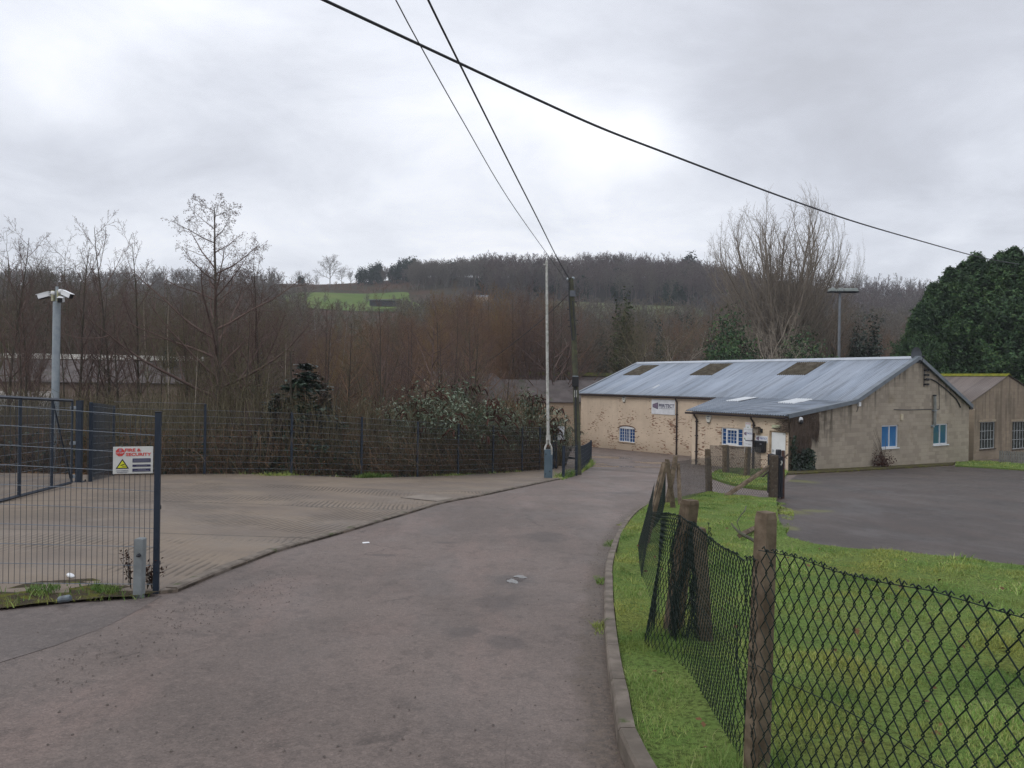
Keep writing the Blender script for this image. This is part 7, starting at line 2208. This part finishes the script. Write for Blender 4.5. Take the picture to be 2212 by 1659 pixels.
blades('verge_tufts', VERGE, 4500, 0.095, 0.0024, 69, lambda x, y: near(x, y) * ((np.sin(x * 4.3 + 1.7 * np.sin(y * 3.1)) * np.sin(y * 3.7 + 2 * np.sin(x * 2.2)) > 0.62) + 0.9 * (np.hypot(x - 1.215, y - 3.62) < 0.22) + 0.9 * (np.hypot(x - 1.45, y - 6.4) < 0.4)))
blades('lawn_grass', GRASS2, 9000, 0.08, 0.003, 62, dz=0.09)
blades('far_lawn_grass', GRASS4, 5000, 0.08, 0.003, 63, dz=0.08)
blades('car_park_weeds', [GX(*p) for p in ((1678, 1086), (1708, 1090), (1716, 1120), (1700, 1150), (1690, 1166), (1683, 1130))], 2600, 0.05, 0.004, 68, lambda x, y: 0.12 + 0.9 * (np.sin(x * 5) * np.sin(y * 4 + x) > 0.0), dz=-0.02)
# tufts along the foot of the near panel and the kerb
lv = [GX(346, 1289), GX(290, 1300), GX(150, 1308), GX(0, 1324), GX(-40, 1300), GX(60, 1281), GX(200, 1276), GX(290, 1280)]
blades('verge_weeds', lv, 800, 0.06, 0.0028, 64, lambda x, y: 0.06 + (np.sin(x * 7) * np.sin(y * 5 + x * 3) > 0.45), dz=0.03)
kl = [tuple(along(kerb, d_) + Vector((-0.13 * (0.3 + abs(math.sin(d_ * 1.3))), 0))) for d_ in np.arange(5.5, total - 0.5, 0.5)] + [tuple(along(kerb, d_)) for d_ in np.arange(total - 0.5, 5.5, -0.5)]
blades('gutter_weeds', kl, 3000, 0.05, 0.0026, 65, lambda x, y: (np.sin(y * 2.1) > 0.55), dz=-0.03)
rl = [GX(*p) for p in ((1195, 1036), (1215, 1037), (1240, 1029), (1262, 1018), (1284, 1003), (1272, 992), (1262, 1005), (1240, 1023), (1200, 1031))]
blades('roadside_weeds', rl, 3500, 0.22, 0.004, 66, dz=-0.05)
fl2 = [(x, y - 0.5) for x, y in bpts[1:8]] + [(x, y + 0.4) for x, y in bpts[1:8][::-1]]
blades('fence_foot_weeds', fl2, 5000, 0.16, 0.004, 67, lambda x, y: 0.1 + (np.sin(x * 2.3) > 0.5), dz=-0.08)
def on_verge(q):
    d_ = 1.0
    while True:
        y = 2.5 + 14 * q.random() ** 1.8; x = q.uniform(0.7, 7)
        if inside(VERGE, np.array([x]), np.array([y]))[0]: return x, y
q = np.random.default_rng(70)
P = []
for _ in range(240):
    x, y = on_verge(q); P.append((x, y, gz(x, y) + 0.14))
V, Fq = leaf_cloud(np.array(P), np.tile([[0, 0, 1.0]], (len(P), 1)), 0.030, 0.7, 71, 0.35)
tag(link('verge_fallen_leaves', mesh_np('verge_fallen_leaves', V, Fq), L_dead), kind='stuff')
# litter and small things
lt = G(151, 1255)
mb = MB(); Mx = Matrix.Translation((lt.x, lt.y, gz(lt.x, lt.y) + 0.05))
mb.lathe([(0.035, 0), (0.045, 0.012), (0.04, 0.024), (0.015, 0.028)], 9, Mx @ Matrix.Rotation(0.5, 4, 'Y'))
tag(mb.build('crushed_cup', M_white, bevel=0.004), 'crushed white paper cup behind the near mesh panel', 'litter')
lt = G(127, 1309); mb = MB(); Mx = Matrix.Translation((lt.x, lt.y, gz(lt.x, lt.y) + 0.06)) @ Matrix.Rotation(R(80), 4, 'Y') @ Matrix.Rotation(0.4, 4, 'Z')
mb.lathe([(0.028, 0), (0.033, 0.01), (0.033, 0.1), (0.026, 0.115)], 10, Mx)
tag(mb.build('drinks_can', noisy('dull_can', (0.13, 0.16, 0.18), (0.07, 0.08, 0.09), 12, 0.4, 0.1)), 'dull grey drinks can lying in the leaf litter left of the marker post', 'litter')
lt = G(790, 1174); mb = MB(); mb.box((-0.05, -0.03, 0), (0.06, 0.04, 0.012), Matrix.Translation((lt.x, lt.y, gz(lt.x, lt.y) + 0.006)) @ Matrix.Rotation(0.4, 4, 'Z'))
tag(mb.build('paper_scrap', M_white, bevel=0.003), 'scrap of white paper on the road', 'litter')
lt = G(1487, 1437); mb = MB(); mb.prism([(-0.035, -0.02), (0.03, -0.03), (0.045, 0.01), (0.0, 0.035), (-0.04, 0.02)], XY(), 0, 0.02)
o = mb.build('flint_stone', noisy('pale_stone', (0.30, 0.26, 0.24), (0.20, 0.17, 0.15), 9, 0.8), bevel=0.006); o.location = (lt.x, lt.y, gz(lt.x, lt.y) + 0.12)
tag(o, 'pale stone on the grass by the crumpled mesh', 'stone')
lt = G(1862, 995)
# ------------------------------------------------------------------ buildings in the valley wood
def gabled(name, label, O, rz, L, Wd, he, ha, mwall, mroof, cat='building', ridge=None, over=0.2):
    t_ = thing(name, label, cat, O, rz)
    mb = MB()
    mb.add([(-L / 2, -Wd / 2, -1.5), (L / 2, -Wd / 2, -1.5), (L / 2, Wd / 2, -1.5), (-L / 2, Wd / 2, -1.5), (-L / 2, -Wd / 2, he), (L / 2, -Wd / 2, he), (L / 2, Wd / 2, he), (-L / 2, Wd / 2, he), (-L / 2, 0, ha), (L / 2, 0, ha)],
           [(0, 1, 5, 4), (1, 2, 6, 9, 5), (2, 3, 7, 6), (3, 0, 4, 8, 7)])
    mb.build('wall', mwall, t_)
    mb = MB(); sl_ = (ha - he) / (Wd / 2)
    for s_ in (-1, 1):
        y1 = s_ * (Wd / 2 + over); z1 = he - over * sl_
        mb.add([(-L / 2 - over, y1, z1 + 0.03), (L / 2 + over, y1, z1 + 0.03), (L / 2 + over, 0, ha + 0.03), (-L / 2 - over, 0, ha + 0.03), (-L / 2 - over, y1, z1 + 0.09), (L / 2 + over, y1, z1 + 0.09), (L / 2 + over, 0, ha + 0.09), (-L / 2 - over, 0, ha + 0.09)],
               [(0, 1, 2, 3), (4, 5, 6, 7), (0, 1, 5, 4), (1, 2, 6, 5), (3, 0, 4, 7)])
    rf = mb.build('roof', mroof, t_)
    if ridge:
        mb = MB(); mb.box((-L / 2 - over, -0.35, ha + 0.0), (L / 2 + over, 0.35, ha + 0.34)); mb.build('ridge_cap', ridge, rf)
    return t_
M_slate = noisy('brown_slate', (0.070, 0.058, 0.055), (0.105, 0.088, 0.084), 1.2, 0.7, 0.4, 8, c3=(0.06, 0.065, 0.04), sc3=0.8)
M_stone = brick_mat('pale_stone_wall', (0.46, 0.35, 0.25), (0.38, 0.29, 0.205), (0.26, 0.20, 0.14), 0.4, 0.2, False)
M_brickw = noisy('old_brick', (0.16, 0.115, 0.09), (0.23, 0.175, 0.14), 1.5, 0.85, 0.4, 10)
M_ridgep = noisy('pale_ridge', (0.72, 0.69, 0.62), (0.50, 0.48, 0.43), 3, 0.7, 0.2)
# long low works at the left, seen through the trunks
a, b = at(-140, 768, 47), at(385, 782, 50)
c = (a + b) / 2; zg = gz(c.x, c.y)
L_ = (b - a).length
gw = gabled('long_shed', 'long low brick shed with a pale ridge seen through the trunks at the left', (c.x, c.y + 3.5, zg), math.atan2(b.y - a.y, b.x - a.x), L_, 7.5, (at(200, 826, 48).z - zg), a.z - zg, M_brickw, M_slate, ridge=M_ridgep)
mb = MB(); hw = at(60, 800, 47).z - zg
mb.box((-L_ / 2 + 1.0, -4.3, 0.2), (-L_ / 2 + 6.3, -3.9, hw * 0.72)); mb.build('pale_wall_panel', noisy('pale_render', (0.55, 0.51, 0.47), (0.42, 0.385, 0.35), 2, 0.8), gw)
# stone gable and roofs near the barrier
p = at(1073, 806, 54); zg = gz(p.x, p.y)
gabled('stone_barn', 'pale stone gable of a barn behind the buddleia bushes', (p.x - 2.6, p.y + 4, zg), R(62), 9, 5.2, at(1100, 868, 54).z - zg, p.z - zg, M_stone, M_slate)
p = at(1135, 822, 60); zg = gz(p.x, p.y)
gabled('slate_house', 'low slate roofed building between the stone barn and the barrier arm', (p.x + 1.5, p.y + 3, zg), R(4), 9, 6.5, at(1135, 868, 58).z - zg, p.z - zg, M_stone, M_slate)
p = at(1285, 812, 69); zg = gz(p.x, p.y)
t_ = gabled('blue_window_building', 'cream building with a dark roof and blue window beyond the end of the workshop', (p.x - 1.2, p.y + 3.0, zg), R(-3), 11, 8, at(1262, 860, 66).z - zg, p.z - zg, M_cream, M_slate, ridge=noisy('moss_ridge2', (0.16, 0.17, 0.05), (0.09, 0.09, 0.06), 2, 0.9))
t_i = t_.matrix_basis.inverted()
A_, B_ = t_i @ at(1236, 858, 66.0), t_i @ at(1268, 872, 66.0)
mb = MB(); mb.box((A_.x, -4.10, B_.z), (B_.x, -3.96, A_.z)); wnd = mb.build('window', M_upvc, t_)
mb = MB(); mb.box((A_.x + 0.03, -4.14, B_.z + 0.14), (B_.x - 0.03, -4.105, A_.z - 0.03)); mb.build('pane', M_glassbb, wnd)
# shed in the hillside field, white roofs on the hill
p = at(832, 655, 300); zg = gz(p.x, 300)
sh_ = thing('field_shed', 'dark open fronted shed with a pale flat roof at the edge of the green field', 'shed', (p.x, 300, at(832, 657, 300).z))
mb = MB(); mb.box((-6.3, 0, -0.6), (6.3, 4, 1.45)); mb.build('wall', noisy('dark_boards', (0.03, 0.03, 0.033), (0.05, 0.05, 0.052), 1, 0.8), sh_)
mb = MB(); mb.add([(-6.8, -0.6, 1.45), (6.6, -0.6, 1.75), (6.6, 4.5, 2.15), (-6.8, 4.5, 1.85), (-6.8, -0.6, 1.75), (6.6, -0.6, 2.05), (6.6, 4.5, 2.45), (-6.8, 4.5, 2.15)], [(0, 1, 2, 3), (4, 5, 6, 7), (0, 1, 5, 4), (1, 2, 6, 5), (2, 3, 7, 6), (3, 0, 4, 7)]); mb.build('roof', noisy('pale_felt', (0.17, 0.185, 0.19), (0.13, 0.14, 0.145), 1, 0.7), sh_)
p = at(1035, 638, 310)
gabled('hillside_house', 'low pale roofed house on the hillside above the brown wood', (p.x, 310, p.z - 3.4), 0.1, 11, 5, 2.6, 3.4, M_stone, noisy('pale_roof', (0.24, 0.25, 0.27), (0.19, 0.20, 0.215), 0.5, 0.6))

# ------------------------------------------------------------------ the far hillside: single trees on the skyline, woods below
FAR = [tree_mesh('f%d' % i, st, 16, 0.30, 600 + i, over=ov)  for i, (st, ov) in enumerate((('far', None), ('far', dict(nc=[12, 10, 7])), ('farfan', None), ('farfan', dict(nc=[17, 10, 7]))))]
def merge_far(ms):
    a, b_ = ms
    Vs, Fs, off = [], [], 0
    for me in (a, b_):
        V = np.empty(len(me.vertices) * 3, np.float32); me.vertices.foreach_get('co', V)
        f = np.empty(len(me.loops), np.int32); me.loops.foreach_get('vertex_index', f)
        Vs.append(V.reshape(-1, 3)); Fs.append(f.reshape(-1, 4) + off); off += len(V) // 3
    return mesh_np('bare_tree', np.concatenate(Vs), np.concatenate(Fs))
FARM = [merge_far(m) for m in FAR]
def far_ever(seed, H, r_, n=900):
    me = ball_leaves(seed, n * 3, H, r_, r_, 1.0, 0.55, None, 0.6, clumps=60, hollow=0.3)
    return me
FEV = [far_ever(650, 15, 4.2), far_ever(651, 14, 3.6)]
B_far = bark('far_grey_twigs', (0.075, 0.065, 0.054), (0.115, 0.10, 0.084))
B_farp = bark('far_purple_twigs', (0.068, 0.050, 0.048), (0.10, 0.078, 0.073))
L_far = leafy('far_evergreen', [(0.014, 0.030, 0.018), (0.022, 0.042, 0.024), (0.032, 0.056, 0.030)], 0.8, 0.1)
def put_far(px, py, Y, kind, me, mt, label, group=None, sx=1.0, Hn=16.0):
    p = at(px, 830, Y); z0 = gz(p.x, Y) - 0.3
    H = max(3.0, at(px, py, Y).z - z0)
    o = link(kind, me); slot(o, mt)
    o.location = (p.x, Y, z0); o.scale = (H / Hn * sx, H / Hn * sx, H / Hn); o.rotation_euler = (0, 0, px * 1.7 + py)
    return tag(o, label, 'tree', group)
rf_ = random.Random(9)
put_far(710, 546, 405, 'skyline_oak', FARM[1], B_far, 'lone rounded bare tree standing on the open skyline', sx=1.15)
for px, py, s_ in ((778, 578, 1.0), (800, 572, 0.9), (815, 568, 1.0), (648, 596, 1.2)):
    put_far(px, py, 400 + (px % 7), 'skyline_evergreen', FEV[px % 2], L_far, 'dark evergreen in the small skyline group right of the lone tree', 'skyline evergreens right of the lone tree', s_, 15)
put_far(1485, 551, 405, 'skyline_pine', FEV[1], L_far, 'flat topped pine standing proud of the wooded skyline', sx=1.3, Hn=15)
SKY = [(850, 572, 'e'), (868, 563, 'e'), (884, 560, 'e'), (905, 563, 'b'), (920, 566, 'b'), (938, 560, 'b'), (955, 558, 'b'), (972, 562, 'e'), (990, 560, 'b'), (1005, 558, 'b'), (1020, 562, 'b'), (1036, 556, 'b'), (1052, 553, 'b'), (1066, 552, 'p'),
       (1082, 556, 'p'), (1098, 560, 'b'), (1112, 566, 'b'), (1130, 562, 'p'), (1146, 560, 'p'), (1162, 562, 'p'), (1205, 553, 'p'), (1220, 547, 'p'), (1236, 543, 'p'), (1252, 541, 'p'), (1268, 544, 'p'), (1285, 546, 'b'), (1302, 543, 'p'), (1318, 547, 'p'), (1335, 546, 'p'), (1352, 547, 'p'), (1370, 548, 'p'),
       (1388, 551, 'p'), (1405, 556, 'p'), (1425, 560, 'p'), (1445, 565, 'p'), (1465, 568, 'p'), (1505, 566, 'p'), (1530, 565, 'p'), (1560, 566, 'p'), (1595, 570, 'p'), (1630, 574, 'p'), (1665, 578, 'p'), (1700, 580, 'p'), (1740, 584, 'p'), (1775, 588, 'p'), (1810, 590, 'b'), (1840, 590, 'b'), (1865, 588, 'b'), (1890, 592, 'p'), (1915, 594, 'p'), (1940, 592, 'b'), (1965, 595, 'b'), (1990, 598, 'p'), (2015, 600, 'p'),
       (735, 580, 'b'), (755, 584, 'b'), (838, 578, 'b'), (826, 572, 'b'), (680, 588, 'b'), (660, 590, 'b'), (640, 585, 'b')]
for px, py, k in SKY:
    mt = {'e': L_far, 'b': B_far, 'p': B_farp}[k]
    me = FEV[px % 2] if k == 'e' else FARM[(px // 3) % 4]
    put_far(px, py + rf_.uniform(-4, 4), 398 + rf_.uniform(-6, 14), 'skyline_tree', me, mt, {'e': 'dark ivy clad tree in the row along the far skyline', 'b': 'bare grey tree in the row along the far skyline', 'p': 'purple brown bare tree in the row along the far skyline'}[k], {'e': 'dark skyline trees', 'b': 'grey skyline trees', 'p': 'purple brown skyline trees'}[k], 1.0 if k == 'e' else 0.95, 15 if k == 'e' else 16)
# hedge lines and bushes on the open hill
for px, py, Y in ((700, 640, 318), (745, 655, 300), (790, 636, 322), (848, 640, 318), (640, 640, 330), (655, 622, 345)):
    put_far(px, py - 6, Y, 'hillside_bush', FARM[2], B_farp, 'dark bare tree at the edge of the green hillside field', 'bare trees round the hillside field', 1.0)
# the woods on the slope: one far mass
def far_wood(name, n, fpos, meshes, seed, mat, hlo, hhi):
    q = np.random.default_rng(seed)
    dat = []
    for me in meshes:
        V = np.empty(len(me.vertices) * 3, np.float32); me.vertices.foreach_get('co', V)
        f = np.empty(len(me.loops), np.int32); me.loops.foreach_get('vertex_index', f)
        dat.append((V.reshape(-1, 3), f.reshape(len(me.polygons), -1)))
    Vs, Fs, off, m, tr = [], [], 0, 0, 0
    while m < n and tr < n * 60:
        tr += 1
        r_ = fpos(q)
        if r_ is None: continue
        x, y = r_
        V, f = dat[q.integers(len(dat))]
        a = q.uniform(0, 6.28); s_ = q.uniform(hlo, hhi) / 16.0; w_ = s_ * q.uniform(0.9, 1.25)
        P = np.stack([(V[:, 0] * math.cos(a) - V[:, 1] * math.sin(a)) * w_ + x, (V[:, 0] * math.sin(a) + V[:, 1] * math.cos(a)) * w_ + y, V[:, 2] * s_ + gz(x, y) - 0.4], -1)
        Vs.append(P); Fs.append(f + off); off += len(P); m += 1
    return tag(link(name, mesh_np(name, np.concatenate(Vs), np.concatenate(Fs)), mat), kind='stuff')
LITE = [merge_far(tree_mesh('l%d' % i, 'farfan', 16, 0.26, 700 + i, over=dict(nc=[10, 6, 4], rmin=0.11, n=[3, 3, 3, 2]))) for i in range(3)]
def px_of(x, y): return CX + F * x / y
def slope_right(q):        # dark wood right of the field, up to the skyline
    Y = q.uniform(312, 396); px = q.uniform(1040, 2060)
    return (px - CX) / F * Y, Y
def slope_mid(q):
    Y = q.uniform(350, 396); px = q.uniform(880, 1060)
    return (px - CX) / F * Y, Y
def slope_low(q):          # the foot of the hill
    Y = q.uniform(150, 262); px = q.uniform(860, 2060)
    if 1180 < px < 1530 and Y > 235: return None
    return (px - CX) / F * Y, Y
def slope_left(q):
    Y = q.uniform(150, 300); px = q.uniform(-100, 660)
    return (px - CX) / F * Y, Y
def below_field(q):
    Y = q.uniform(150, 285); px = q.uniform(640, 880)
    return (px - CX) / F * Y, Y
def heath(q):
    Y = q.uniform(358, 400); px = q.uniform(560, 880)
    return (px - CX) / F * Y, Y
far_wood('far_woodland', 560, slope_right, LITE, 1, B_farp, 11, 17)
far_wood('grey_woodland', 290, slope_right, LITE, 11, B_far, 10, 16)
far_wood('hillside_evergreens', 44, slope_right, FEV, 12, L_far, 8, 13)
far_wood('far_woodland', 160, slope_mid, LITE, 2, B_far, 9, 14)
far_wood('hill_foot_woodland', 380, slope_low, LITE, 3, B_far, 8, 14)
far_wood('olive_woodland', 180, slope_low, LITE, 13, B_olive, 7, 13)
far_wood('dark_evergreens', 46, slope_low, FEV, 14, L_far, 7, 11)
far_wood('valley_woodland', 380, slope_left, LITE, 4, B_grey, 8, 15)
far_wood('field_edge_woodland', 90, below_field, LITE, 5, B_olive, 5, 8)
def skyline_scrub(q):
    Y = q.uniform(394, 412); px = q.uniform(820, 2080)
    return (px - CX) / F * Y, Y
far_wood('skyline_scrub', 480, skyline_scrub, LITE, 8, B_farp, 6, 11)
def hill_left(q):
    Y = q.uniform(300, 412); px = q.uniform(-100, 600)
    return (px - CX) / F * Y, Y
far_wood('far_left_woodland', 420, hill_left, LITE, 9, B_far, 6, 13)
far_wood('hill_scrub', 130, heath, LITE, 6, B_red, 2, 4)

# ------------------------------------------------------------------ thin winter haze
mb = MB(); mb.box((-700, -90, -8), (900, 660, 100))
hz = mb.build('haze')
hm = bpy.data.materials.new('haze'); hm.use_nodes = True
hn = hm.node_tree; hn.nodes.clear()
ho = hn.nodes.new('ShaderNodeOutputMaterial'); hv_ = hn.nodes.new('ShaderNodeVolumePrincipled')
hv_.inputs['Color'].default_value = (0.86, 0.90, 0.97, 1)
hv_.inputs['Density'].default_value = 0.00035
hv_.inputs['Anisotropy'].default_value = 0.0
hn.links.new(hv_.outputs[0], ho.inputs['Volume'])
hz.data.materials.append(hm)
tag(hz, kind='stuff')
